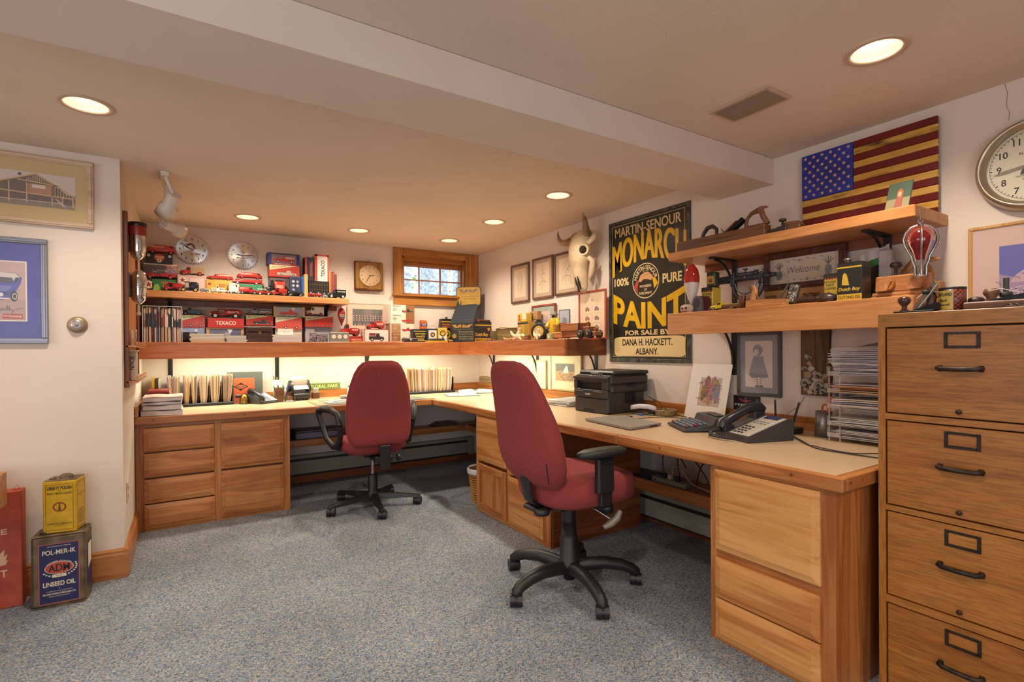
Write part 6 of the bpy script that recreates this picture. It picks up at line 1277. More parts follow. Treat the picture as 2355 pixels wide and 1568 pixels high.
# black lettered tin (the figure printed on it is left out)
YT=4.685
def aDB(l,w,h,y):l.m(YLB).rect(0,h*.80,w,h*.86,y).rect(0,h*.0,w,h*.2,y).m(C('201e1c')).text('WHITE LEAD',w*.42,h*.1,y-.0002,h*.12,w*.66,.02).m(C('d0a848')).text('Dutch Boy',w*.36,h*.36,y,h*.2,w*.62,.03,skew=.15).m(C('c8883a')).shape([(w*.62,h*.68),(w*.72,h*.72),(w*.78,h*.66),(w*.7,h*.52)],y)
a1,w1,zz=tin(Z2,1762,905,1986,4.71,.11,'1f1e1c','big black tin with yellow script right of the sandpaper display',aDB)
p=at(*Z2(1830,880),Y=4.74)
t=thing('hatchet','red-headed hatchet with wooden handle lying on the big black tin','hatchet',(p.x,4.745,zz+.0125));B(oldwood('x')).tube([(-.02,0,0),(.04,0,.001),(.10,.0,-.002),(.165,0,-.003)],[.009,.010,.010,.012],8).obj('handle',t)
B(C('a8403a',.4)).prism([(-.08,-.011),(-.01,-.012),(-.005,.012),(-.06,.018),(-.085,.022)],-.008,.008).m(STEEL).prism([(-.098,-.012),(-.08,-.011),(-.085,.022),(-.1,.024)],-.005,.005).obj('head',t)
# windmill model
p=at(*Z2(1935,1000),Y=4.90);zh=at(*Z2(1935,742),Y=4.88).z-ZL
t=thing('windmill_model','grey metal windmill model with pink tail beside the sandpaper display','model',(p.x+.03,4.92,ZL));GW=C('8e8a86',.4,.5)
b=B(GW)
for sx in(-1,1):
 for sy in(-1,1):b.tube([(sx*.05,sy*.05,0),(sx*.008,sy*.008,zh-.01)],.0025,6)
for k in range(1,5):
 f=k/5;r_=.05-.042*f
 for q_ in(((-r_,-r_),(r_,-r_)),((r_,-r_),(r_,r_)),((r_,r_),(-r_,r_)),((-r_,r_),(-r_,-r_))):b.tube([(q_[0][0],q_[0][1],zh*f),(q_[1][0],q_[1][1],zh*f)],.0015,5)
b.obj('tower',t)
b=B(C('a8a49e',.35,.4))
for k in range(14):
 a=2*PI*k/14;c,s=math.cos(a),math.sin(a);c2_,s2_=math.cos(a+.3),math.sin(a+.3)
 b.add([(.016*c-.01,-.03,zh+.016*s),(.058*c-.01,-.034,zh+.058*s),(.058*c2_-.01,-.026,zh+.058*s2_),(.016*c2_-.01,-.026,zh+.016*s2_)],[(0,1,2,3)])
b.m(C('a83a30')).ball((-.01,-.035,zh),.009,10,8).obj('wheel',t)
B(C('c88a80',.5)).tube([(-.01,-.03,zh),(.06,.0,zh),(.09,.01,zh)],.002,6).prism([(.06,zh-.02),(.125,zh+.025),(.135,zh-.035),(.10,zh-.06),(.09,zh-.02)],.008,.01,'xz').obj('tail_vane',t)
# round the corner, on the right-wall arm of the shelf
def R3(u,v,X):return at(*Z3(u,v),X=X)
YC_=2.45
p=R3(860,1000,2.50);t=thing('wooden_tray','olive wooden tray with a pale rim standing on the corner shelf','tray',(2.50,p.y+.02,ZL),RW);q0,q1=R3(722,1000,2.52).y,R3(1000,1000,2.52).y;w=q0-q1
OLV=wood('x',('5a4a2a','6e5c38','806e48','8e7c56'),key='olive_wood');zt0=R3(860,890,2.5).z-ZL
B(OLV).box(-w/2,0,0,w/2,.012,zt0*.9).box(-w/2,-.06,0,w/2,0,.012).box(-w/2,-.06,0,-w/2+.012,0,zt0*.75).box(w/2-.012,-.06,0,w/2,0,zt0*.6).m(C('b8a070',.6)).tube([(-w/2,-.004,zt0*.9),(-w*.2,-.004,zt0),(w*.2,-.004,zt0*.92),(w/2,-.004,zt0*.9)],.006,6).obj('tray_body',t)
p=R3(880,1030,2.40);t=thing('toy_canoe','small tan toy canoe on the corner shelf before the tray','toy',(2.40,p.y,ZL),RW)
B(C('b8985a',.6)).rings([[(u,y*k,.018+max(z,-1)*.016*(1 if z<0 else.25)+lift)for y,z in[(a,c)for a,c in sell(.016,1,14)]]for u,k,lift in((-.085,.08,.014),(-.06,.6,.003),(-.02,1,0),(.02,1,0),(.06,.6,.003),(.085,.08,.014))]).obj('hull',t);B(C('8a4a34')).box(-.05,-.012,.02,-.046,.012,.024).box(.03,-.012,.02,.034,.012,.024).obj('thwart',t)
p=R3(650,1050,2.36);t=thing('pocket_knife','red and grey folding knife on a flat brown slip at the shelf edge','knife',(2.37,p.y,ZL),RW);B(C('8a7060',.7)).box(-.12,-.014,0,.06,.03,.004).obj('paper_slip',t);B(C('a02a2c',.3)).box(.0,-.008,.0045,.05,.008,.016,.005).m(C('34343c',.3)).box(-.05,-.008,.0045,.0,.008,.015,.004).obj('knife_body',t)
def tinR(u0,v0,u1,X,dep,base,label,art=None,z0=None,name='tin',lid='2a2824',top=None):
 a,c=R3(u0,v0,X),R3(u1,v0,X);z0=z0 or ZL;w,h=a.y-c.y,(top or(a.z+c.z)/2)-z0
 t=thing(name,label,'tin' if name=='tin' else 'box',(X,a.y,z0),RW);B(C(base,.4)).box(0,0,0,w,dep,h,.003).m(C(lid,.35)).box(.002,.002,h-.002,w-.002,dep-.002,h+.0015,.001).obj('tin_body',t)
 if art:l=B();art(l,w,h,-.0006);l.obj('printed_face',t)
 return z0+h+.002
def aY1(l,w,h,y):l.m(C('8a7a30')).rect(w*.04,h*.05,w*.3,h*.85,y).rect(w*.66,h*.05,w*.94,h*.85,y).m(C('2c2a22')).rect(0,h*.88,w,h*.98,y)
zz=tinR(1002,825,1148,2.55,.07,'b88a2c','yellow and olive tin under the yellow and cream one, corner shelf',aY1)
tinR(1000,712,1120,2.56,.06,'d0a83a','yellow and cream tin on top of the yellow and olive one',lambda l,w,h,y:(l.m(C('d8c8b0')).rect(w*.55,h*.3,w*.98,h*.95,y).m(C('a84a30')).disc(w*.22,h*.65,w*.12,y).rect(w*.08,h*.15,w*.4,h*.4,y)),z0=zz,lid='c8a040')
zz=tinR(1165,800,1262,2.64,.05,'3a3a34','dark carton with a tan corner under the tan speaker box',lambda l,w,h,y:l.m(C('b08a5a')).shape([(0,h*.4),(w,h),(0,h)],y))
tinR(1165,684,1266,2.64,.05,'a87e52','tan box with a black round cone on the dark carton',lambda l,w,h,y:(l.m(C('3a342e')).disc(w*.24,h*.5,w*.24,y).m(C('5a5048')).disc(w*.24,h*.5,w*.13,y-.0002)),z0=zz,name='speaker_box',lid='a87e52')
# round black tin lying on its side, wreath label to the front
p=R3(1290,920,2.47);r_=.072
t=thing('paint_can','round black tin lying on its side with a yellow wreath label','can',(2.52,p.y+.02,ZL+r_),math.radians(-60))
B(C('26282a',.3)).lathe([(0,-.075),(r_*.9,-.075),(r_,-.07),(r_,.07),(r_*.9,.075),(0,.075)],ax='y',n=32).obj('can_body',t)
l=B(YLB).ring(0,0,r_*.42,r_*.62,-.0756).m(C('d8c8a0')).disc(0,0,r_*.4,-.0756).m(C('b8882c')).shape([(-.02,-.02),(.015,-.025),(.02,.01),(0,.022),(-.018,.012)],-.076).obj('wreath_label',t)
def vert(label,u,v,X,s,rot,seed):
 p=R3(u,v,X);t=thing('bone',label,'bone',(X,p.y,ZL),RW+rot)
 B(BONE).ball((0,0,.032*s),(.034*s,.028*s,.03*s),14,10).obj('vertebra_body',t)
 for P,R_ in(([(-.02*s,0,.03*s),(-.06*s,-.01*s,.05*s),(-.085*s,-.01*s,.085*s)],[.02*s,.016*s,.006*s]),([(.02*s,0,.03*s),(.06*s,.0,.045*s),(.1*s,-.01*s,.03*s)],[.02*s,.015*s,.006*s]),([(0,0,.05*s),(.01*s,.01*s,.08*s),(.02*s,.0,.11*s)],[.022*s,.018*s,.01*s]),([(-.02*s,-.01*s,.02*s),(-.05*s,-.02*s,.008*s)],[.016*s,.007*s]),([(.03*s,-.01*s,.02*s),(.06*s,-.02*s,.008*s)],[.016*s,.007*s])):B(BONE).tube(P,R_,8).obj('process',t)
vert('large bleached vertebra on the corner shelf, left of the brown cube',1010,1000,2.385,.95,.2,1)
vert('bleached vertebra on the corner shelf, right of the brown cube',1270,1000,2.375,.8,-.3,2)
p=R3(1118,1010,2.36);t=thing('wooden_cube','small brown wooden cube with a pale mark between the bones','cube',(2.355,p.y,ZL),RW);B(oldwood('z')).box(-.022,0,0,.022,.04,.042,.004).m(C('d0b8a0')).shape([(.0,.016),(.014,.02),(.012,.026),(-.002,.022)],-.0006).obj('cube_body',t)
tinR(1392,985,1456,2.38,.03,'8a9a6a','tiny pale green tin left of the wooden toy truck',lambda l,w,h,y:l.m(C('d8c8a8')).disc(w*.5,h*.5,w*.25,y),lid='b0a888')
p=R3(1425,900,2.50);t=thing('pocket_phone','small grey handset standing behind the tiny green tin','phone',(2.50,p.y,ZL),RW-.2);B(C('8a8484',.4)).box(-.022,0,0,.022,.016,.085,.004).m(C('4a4a50',.2)).box(-.016,-.0008,.045,.016,.0,.078).obj('handset',t)
# fisherman figurine in a yellow oilskin
p=R3(1500,800,2.47);H=R3(1505,680,2.47).z-ZL
t=thing('fisherman_figurine','figurine of a bearded fisherman in yellow oilskin on the corner shelf','figurine',(2.47,p.y,ZL),RW);k=H/.15
B(C('c8a018',.4)).rings([[(x,y,z*k)for x,y in sell(a*k,c*k,16,2.2)]for z,a,c in((.02,.03,.022),(.03,.036,.026),(.07,.028,.022),(.10,.026,.02),(.113,.02,.016),(.118,.01,.01))]).tube([(-.024*k,0,.105*k),(-.042*k,-.012*k,.08*k),(-.03*k,-.03*k,.065*k)],[.011*k,.011*k,.009*k],8).tube([(.024*k,0,.105*k),(.046*k,-.01*k,.085*k),(.05*k,-.03*k,.07*k)],[.011*k,.011*k,.009*k],8).obj('oilskin_coat',t)
B(C('b88868',.6)).ball((0,0,.126*k),(.011*k,.011*k,.013*k),12,8).m(C('3a3028',.8)).ball((0,-.006*k,.121*k),(.011*k,.009*k,.009*k),10,6).obj('head',t)
B(C('6a6458',.6)).lathe([(.026*k,.131*k),(.018*k,.135*k),(.014*k,.138*k),(.012*k,.148*k),(0,.151*k)],n=16).obj('sou_wester',t)
B(C('4a4a50',.5)).box(-.022*k,-.02*k,0,-.004*k,.016*k,.024*k,.004).box(.004*k,-.02*k,0,.022*k,.016*k,.024*k,.004).obj('boots',t);B(C('a87a3a',.5)).box(.040*k,-.04*k,.05*k,.056*k,-.024*k,.08*k,.003).obj('lantern',t)
# tilted photo frame on an easel
p=R3(1622,760,2.54);zt0=R3(1622,655,2.54).z-ZL;w=abs(R3(1560,750,2.54).y-R3(1690,750,2.54).y)
t=thing('photo_frame','small dark tilted photo frame on an easel behind the wooden truck','picture',(2.55,p.y,ZL),RW+.25);B(C('4a4a4c',.4)).box(-w*.45,0,.02,w*.45,.008,zt0,.002).obj('frame',t);B(C('a8a8b0',.3)).rect(-w*.39,.028,w*.39,zt0-.008,-.0006).m(C('7a8090')).shape([(-w*.2,.05),(w*.25,.06),(w*.2,zt0*.7),(-w*.1,zt0*.75)],-.001).obj('picture',t);B(C('3a3634',.5)).tube([(-.02,-.02,0),(-.01,.004,.03)],.003,6).tube([(.02,-.02,0),(.01,.004,.03)],.003,6).tube([(0,.05,0),(0,.008,zt0*.8)],.003,6).obj('easel',t)
# wooden toy truck
pa,pb=R3(1465,1000,2.40),R3(2030,1000,2.40);L=pa.y-pb.y;zt0=R3(1710,845,2.40).z-ZL
t=thing('wooden_toy_truck','brown wooden toy truck with black wheels at the end of the corner shelf','toy vehicle',(2.40,pa.y,ZL),RW);TW,TL=wood('x',('6e3a1c','80482a','925834','a06840'),key='toy_truck_wood'),planewood('x')
B(TL).box(0,0,.008,L*.25,.10,zt0*.48,.006).obj('scoop',t);B(TW).box(L*.22,.01,.012,L*.66,.10,zt0*.5,.004).box(L*.66,.02,.02,L*.98,.09,zt0*.42,.003).obj('chassis',t)
B(TW).box(L*.20,.0,zt0*.5,L*.68,.012,zt0,.003).box(L*.20,.1,zt0*.5,L*.68,.112,zt0*1.05,.003).box(L*.20,0,zt0*.5,L*.23,.112,zt0*1.08,.003).box(L*.65,0,zt0*.5,L*.68,.112,zt0,.003).obj('dump_bed',t)
B(TW).box(L*.7,.02,zt0*.42,L*.84,.09,zt0*.75,.004).cyl((L*.76,.05,zt0*.75),(L*.76,.05,zt0*.9),.010,n=12).ball((L*.76,.05,zt0*.97),.014,12,8).box(L*.93,.03,.02,L*.97,.06,zt0*.62,.003).obj('cab',t)
for x in(L*.72,L*.9):
 for y_ in(-.002,.095):B(C('22201e',.5)).lathe([(0,-.014),(.026,-.014),(.031,-.008),(.031,.008),(.026,.014),(0,.014)],(x,y_,.031),'y',22).m(TL).lathe([(.0,-.0165),(.008,-.0165),(.008,-.013)],(x,y_,.031),'y',12).obj('wheel',t)
# ------------------------------------------------------------------ wooden rack on the narrow alcove wall
XA=XL
t=thing('wall_rack','narrow cherry wall rack with ledges on the alcove wall at left','rack',(0,0,0))
RKY0,RKY1=3.58,4.55
def zy(px,py,X=XA+.02):return at(px,py,X=XA+.02)
CV=cherry_dark('z')
B(CV).box(XA+.0005,3.56,1.0,XA+.022,3.60,1.98,.003).obj('rail',t);B(CV).box(XA+.0005,4.30,1.0,XA+.022,4.34,1.98,.003).obj('rail',t)
B(cherry('z')).box(XA+.0005,3.60,1.18,XA+.008,4.30,1.90).obj('back_panel',t)
for z in(1.035,1.235,):B(cherry('y')).box(XA+.0085,3.56,z-.012,XA+.06,4.34,z,.002).box(XA+.052,3.56,z,XA+.062,4.34,z+.022,.002).obj('ledge',t)
DG=C('dadada',.12,1)
def dispenser(label,z0,z1,y,r,red):
 t=thing('dispenser',label,'dispenser',(XA+.0085+.012+r,y,z0));H=z1-z0;g=[]
 if red:prof=[(.0,0),(r*.45,.004),(r*.85,.025),(r,.055),(r,H*.66)]
 else:prof=[(.0,0),(r*.4,.004),(r*.85,.025),(r,.055),(r,H-.05),(r*.85,H-.02),(r*.4,H-.003),(0,H)]
 B(DG).lathe(prof,n=24,cap=False).obj('metal_cylinder',t)
 if red:B(C('8a241c',.35)).lathe([(r*1.08,H*.64),(r*1.1,H*.65),(r*1.1,H*.88),(r*1.08,H*.89)],n=24).m(C('2e1414',.35)).lathe([(r*1.13,H*.885),(r*1.16,H*.9),(r*1.16,H*.98),(r*1.0,H)],n=24).obj('red_collar',t)
 else:B(STEEL).lathe([(r*1.02,H*.47),(r*1.04,H*.475),(r*1.04,H*.495),(r*1.02,H*.5)],n=24).obj('band',t);B(C('a89a80',.3)).cyl((0,0,-.05),(0,0,.002),.007,n=10).ball((0,0,-.055),.012,10,8).obj('spout',t)
 B(STEEL).box(-r-.012,-.012,H*.2,-r+.002,.012,H*.9,.002).obj('wall_clip',t)
ya,yb_=3.66,3.70
dispenser('chrome cylinder with a red collar on the alcove wall rack, upper one',at(300,566,X=XA+.06).z,at(300,470,X=XA+.06).z,ya,.040,True)
dispenser('chrome capsule dispenser on the alcove wall rack, lower one',at(302,683,X=XA+.06).z,at(302,592,X=XA+.06).z,yb_,.040,False)
zl1,zl2=1.0355,1.2355
t=thing('boxed_book','pale boxed book with bold black spine letters on the lowest rack ledge','book',(XA+.010,3.62,zl1));hB=.165
B(C('c0a890',.7)).box(0,0,0,.04,.13,hB,.002).obj('box',t)
l=B(C('1e1a18')).text('SONIN',.020,hB*.60,-.0006,.024,hB*.46,.03,rot=-PI/2).m(C('8a7868')).text('800',.02,hB*.18,-.0006,.024,hB*.28,-.01,rot=-PI/2).obj('spine_lettering',t)
b=B(C('dccdb0',.8)).box(XA+.012,3.60,zl1+hB+.001,XA+.055,3.78,zl1+hB+.006);tag(b.obj('booklet'),'cream booklet lying on the pale boxed book','book')
tag(B(C('c8602e',.6)).box(XA+.010,3.86,zl1,XA+.014,4.04,zl1+.15).obj('card'),'plain orange card standing on the lowest rack ledge','card')
tag(B(C('d8cec4',.7)).box(XA+.014,3.80,zl1,XA+.05,4.05,zl1+.02,.001).obj('note_pad'),'white note pad lying on the lowest rack ledge','note pad')
for k,(y_,hh,cl,l)in enumerate(((3.63,.115,'5a7a9a','postcard with blue and green view on the upper rack ledge'),(3.78,.09,'c8b8b0','pale snapshot with a red figure on the upper rack ledge'),(3.95,.10,'8a8a78','grey-green snapshot further back on the upper rack ledge'))):
 t=thing('postcard',l,'postcard',(XA+.015+.008*k,y_,zl2),LW);B(C('d0c8bc',.6)).add([(-.06,0,0),(.06,0,0),(.06,.0,hh),(-.06,.0,hh),(-.06,.003,0),(.06,.003,0),(.06,.003,hh),(-.06,.003,hh)],[(0,1,2,3),(7,6,5,4),(0,4,5,1),(1,5,6,2),(2,6,7,3),(3,7,4,0)]).obj('card',t)
 B(C(cl,.6)).rect(-.052,.008,.052,hh-.008,-.0006).m(C('4a7a3a' if k==0 else 'a03a34' if k==1 else '5a5a50')).shape([(-.03,.012),(.03,.012),(.015,hh*.55),(-.02,hh*.5)],-.0009).obj('printed_face',t)
# white spot lamp on a ceiling track near the alcove
a=at(380,395,Z=ZC);t=thing('spot_lamp','white ceiling spotlight with two cylinder heads near the left alcove','lamp',(a.x,a.y,ZC))
B(WHITEP).box(-.02,-.45,-.022,.02,.45,-.0005,.003).obj('track',t)if 0 else None
SPW=C('d2c4b4',.4)
B(SPW).box(-.022,-.03,-.03,.022,.22,-.0005,.004).obj('canopy',t)
def head(p,d,L,r):
 d=Vector(d).normalized();p=Vector(p)
 q=[p,p+d*L*.5,p+d*L*.62,p+d*L];b=B(SPW)
 b.rings([[pt+(u*math.cos(a)+v*math.sin(a))*rr for a in[2*PI*k/24 for k in range(24)]]for pt,rr,(u,v)in[(x,rr,(d.orthogonal().normalized(),d.cross(d.orthogonal().normalized())))for x,rr in((q[0],r*.68),(q[1],r*.68),(q[2],r),(q[3],r),(q[3]-d*.004,r*.9),(q[3]-d*.05,r*.6))]]);return b
h1=at(403,447,Y=a.y-.02);h2=at(381,488,Y=a.y+.07);o_=Vector((a.x,a.y,ZC))
B(SPW).tube([(0,.0,-.02),tuple(h1-o_+Vector((-.01,0,.0)))],.011,8).obj('arm',t)
head(h1-o_,h2-h1,(h2-h1).length*1.15,.052).obj('lamp_head',t)
g1,g2=at(376,514,Y=a.y+.16),at(414,531,Y=a.y+.26)
B(SPW).tube([(0,.19,-.02),(0,.2,-.06),tuple(g1-o_)],.011,8).obj('arm',t)
head(g1-o_,g2-g1,(g2-g1).length*1.1,.042).obj('lamp_head',t)
# ------------------------------------------------------------------ things on the left desk
ZD=DZ1+.0004
D1=lambda u,v:(300+u/5.8875,800+v/5.8875)
D6=lambda u,v:(640+u/10.7,860+v/10.7)
D4=lambda u,v:(640+u/3.563,800+v/3.563)
def on(zm,u,v,z=None):return at(*zm(u,v),Z=ZD if z is None else z)
# paper pile at the very left
a,c=on(D1,118,938),on(D1,690,905);w=c.x-a.x;z=ZD
PL=['thick folder of papers at the bottom of the left pile','second folder up in the left paper pile','third folder up in the left paper pile','creased pink folder on top of the left paper pile']
for k,(h,col,dx,dw)in enumerate(((.034,'b8b0c0',.0,0),(.030,'c4bcc8',.012,-.02),(.018,'8e8a90',.006,-.01),(.028,'d8b8a8',.012,-.012))):
 t=thing('paper_folder',PL[k],'folder',(a.x+dx+.008,a.y+.005,z),0,'left paper pile');ww=w+dw;b=B(C('d4ccc8',.8))
 rp=random.Random(k);R=[]
 for i in range(9):
  f=i/8;R.append([(ww*f,y,zz)for y,zz in((.004,.001+.002*math.sin(f*5+k)),(.30,.001),(.30,h-.002),(.004,h-.002+.003*math.sin(f*7+k*2)))])
 b.rings(R,smooth=False).obj('pages',t)
 cb=B(C(col,.7));
 for zz in(0,h-.001):cb.rings([[(ww*i/8-.004,y,zz+.003*math.sin(i/8*(5 if zz==0 else 7)+k*(1 if zz==0 else 2))*(1 if zz else.4)+q)for y,q in((0,0),(.305,0),(.305,.0014),(0,.0014))]for i in range(9)],smooth=False)
 cb.obj('cover',t);z+=h+.005
zp=z
# four red ring binders behind it
p=on(D1,380,760);b0=at(*D1(235,640),Y=4.56);b1=at(*D1(526,640),Y=4.56);zt0=at(*D1(380,575),Y=4.56).z;n=4;hh=(zt0-ZD)/n
for k in range(n):
 b=B(C('8a2a26',.4)).box(b0.x,4.56,ZD+hh*k+.0004,b1.x,4.80,ZD+hh*k+hh*.2,.001).box(b0.x,4.56,ZD+hh*k+hh*.8,b1.x,4.80,ZD+hh*(k+1)-.0004,.001).tube([(b0.x,4.564,ZD+hh*(k+.5)),(b1.x,4.564,ZD+hh*(k+.5))],hh*.45,10,flat=.4)
 b.m(C('d8d0c8',.8)).box(b0.x+.004,4.57,ZD+hh*k+hh*.2,b1.x-.004,4.795,ZD+hh*k+hh*.8)
 tag(b.obj('red_binder'),'red-spined book, %s from the bottom of four, behind the left papers'%nth(k+1),'book','flat stack of red books')
p0_,p1_=at(*D1(290,400),Y=4.85),at(*D1(420,400),Y=4.85)
for k,(col,l)in enumerate((('d0a030','yellow folder standing against the left alcove corner'),('3a342e','dark folder standing in the left alcove corner'),('d8d4c8','white folder standing in the left alcove corner'))):
 x=p0_.x+(p1_.x-p0_.x)*k/3;tag(B(C(col,.6)).box(x,4.82,ZD,x+(p1_.x-p0_.x)*.28,4.98,p0_.z-.01*k,.001).obj('folder'),l,'folder')
# file racks full of folders
def file_rack(label,x0,x1,y,zz,htop,groups,seed,tilt=0):
 t=thing('file_rack',label,'file rack',(x0,y,ZD));L=x1-x0
 b=B(C('1c1a1a',.4)).box(0,0,0,L,.02,.022,.003).box(0,.0,0,L,.21,.006,.002).box(0,.195,0,L,.21,.03,.003)
 b.obj('rack_base',t)
 for g in groups:B(C('1c1a1a',.4)).box(L*g-.0015,.02,.006,L*g+.0015,.195,htop*.62,.001).obj('divider',t)
 return t,L
rf=random.Random(21);CNT={}
FC=['cdb08c','c8a274','d8c09a','b89470','d4b890','a8948c','c4b4b0','e0cca0','d8d0cc','9a8478']
def folders(x0,x1,y,h,n,lean,label,group,tabs=True,pinch=.2):
 """standing manila folders, fanned between two dividers"""
 for k in range(n):
  f=(k+.5)/n;xb=x0+(x1-x0)*(pinch+(1-2*pinch)*f);xt=x0+(x1-x0)*f+lean;hh=h*rf.uniform(.92,1.0);wd=(x1-x0)/n*.8;fc_=rf.choice(FC)
  b=B(C(fc_,.8));yy=y+.02+rf.uniform(0,.012);P=[]
  for zz,fx in((.007,0),(hh*.3,.5),(hh*.65,.85),(hh,1)):P.append((xb+(xt-xb)*fx,zz))
  R=[[(x-wd/2*(1 if i else.5),yy,ZD+z),(x+wd/2*(1 if i else.5),yy,ZD+z),(x+wd/2*(1 if i else.5),y+.19,ZD+z),(x-wd/2*(1 if i else.5),y+.19,ZD+z)]for i,(x,z)in enumerate(P)]
  b.rings(R,smooth=False)
  if tabs and rf.random()<.5:o_=rf.uniform(.0,.1);x,z=P[-1];b.m(C(rf.choice(['e8dcb0','e8e4dc','d8b050']),.8)).box(x-.0008,yy+o_,ZD+z,x+.0008,yy+o_+.05,ZD+z+.012)
  CNT[group]=CNT.get(group,0)+1;tag(b.obj('file_folder'),'%s %s, %s from left'%(cname(fc_),label,nth(CNT[group])),'folder',group)
ra,rb=on(D1,690,802),on(D1,1402,762);yr=(ra.y+rb.y)/2
htp=at(*D1(1000,360),Y=yr+.05).z-ZD;xl=at(*D1(485,700),Y=yr).x
t,L=file_rack('black file rack stuffed with worn manila folders at the left desk',xl,rb.x,yr,ZD,htp,(.02,.225,.345,.46,.62,.80,.98),1)
gx=[(.03,.215,9,-.012),(.235,.34,5,0),(.355,.455,4,0),(.47,.61,8,.0),(.63,.79,9,.004),(.81,.97,9,.01)]
for k,(f0,f1,n,ln)in enumerate(gx):folders(xl+L*f0,xl+L*f1,yr,htp,n,ln,'worn folder in the left black file rack','folders in the left file rack')
q0,q1=at(*D4(1062,250),Y=4.70),at(*D4(1450,250),Y=4.70);zt0=at(*D4(1250,165),Y=4.70).z-ZD
yr2=4.72;q0,q1=at(*D4(1040,360),Y=yr2),at(*D4(1450,360),Y=yr2);htp2=at(*D4(1250,162),Y=yr2+.06).z-ZD
t,L=file_rack('black file rack of upright manila folders right of the far red chair',q0.x,q1.x,yr2,ZD,htp2,(.02,.98),2)
folders(q0.x+L*.04,q0.x+L*.96,yr2,htp2,34,0,'upright folder in the right-hand black file rack','folders in the right file rack',pinch=.03)
# grey binder, orange card, bell, small glass
p,q=at(*D1(1310,330),Y=4.90),at(*D1(1790,330),Y=4.90)
tag(B(C('5a5a54',.5)).box(p.x,4.90,ZD,q.x,4.935,p.z,.004).obj('binder'),'large dark grey binder standing behind the orange card','binder')
p,q=at(*D1(1395,412),Y=4.80),at(*D1(1680,412),Y=4.80);zb_=at(*D1(1500,648),Y=4.80).z;w,h=q.x-p.x,p.z-ZD
t=thing('orange_card','bright orange card with a black diamond emblem on the left desk','card',(p.x,4.80,ZD));B(C('d8683e',.6)).box(0,0,0,w,.003,h,.0005).obj('card',t)
l=B(C('1e1a18',.6));xc,zc=w*.34,zb_-ZD+(h-(zb_-ZD))*.52;s=w*.3
l.add([(xc+s*1.05*a,-.0006,zc+s*.72*b_)for a,b_ in((1,0),(0,1),(-1,0),(0,-1))]+[(xc+s*.86*a,-.0006,zc+s*.58*b_)for a,b_ in((1,0),(0,1),(-1,0),(0,-1))],[(0,1,5,4),(1,2,6,5),(2,3,7,6),(3,0,4,7)])
l.shape([(xc-s*.3,zc+s*.35),(xc+s*.3,zc+s*.35),(xc,zc+s*.68)],-.0006).shape([(xc-s*.3,zc-s*.35),(xc+s*.3,zc-s*.35),(xc,zc-s*.68)],-.0006).rect(xc-s*1.1,zc-s*.10,xc+s*1.1,zc+s*.10,-.0009).m(C('d8b8a0')).text('NEW ENGLAND',xc,zc,-.0012,s*.13,s*1.7,.02);l.obj('emblem',t)
p=on(D1,1590,752);t=thing('desk_bell','small domed brass bell on the left desk beside the telephone','bell',(p.x-.025,p.y+.0,ZD));B(BRASS).lathe([(.036,0),(.038,.004),(.034,.03),(.026,.055),(.014,.072),(.008,.076),(0,.08)],n=20).obj('bell_dome',t);B(C('5a4a2a',.4)).lathe([(.0385,.001),(.0392,.006),(.0382,.01)],n=20,cap=False).obj('rim',t)
p=on(D1,1465,762);t=thing('glass_trinket','small clear glass stand in front of the orange card','trinket',(p.x,p.y+.03,ZD));B(GLASS).box(-.03,-.02,0,.03,.02,.006,.002).box(-.004,-.004,.006,.004,.004,.05).obj('stand',t);B(C('2a2624',.3)).box(-.022,-.006,.05,.022,.006,.075,.004).obj('top',t)
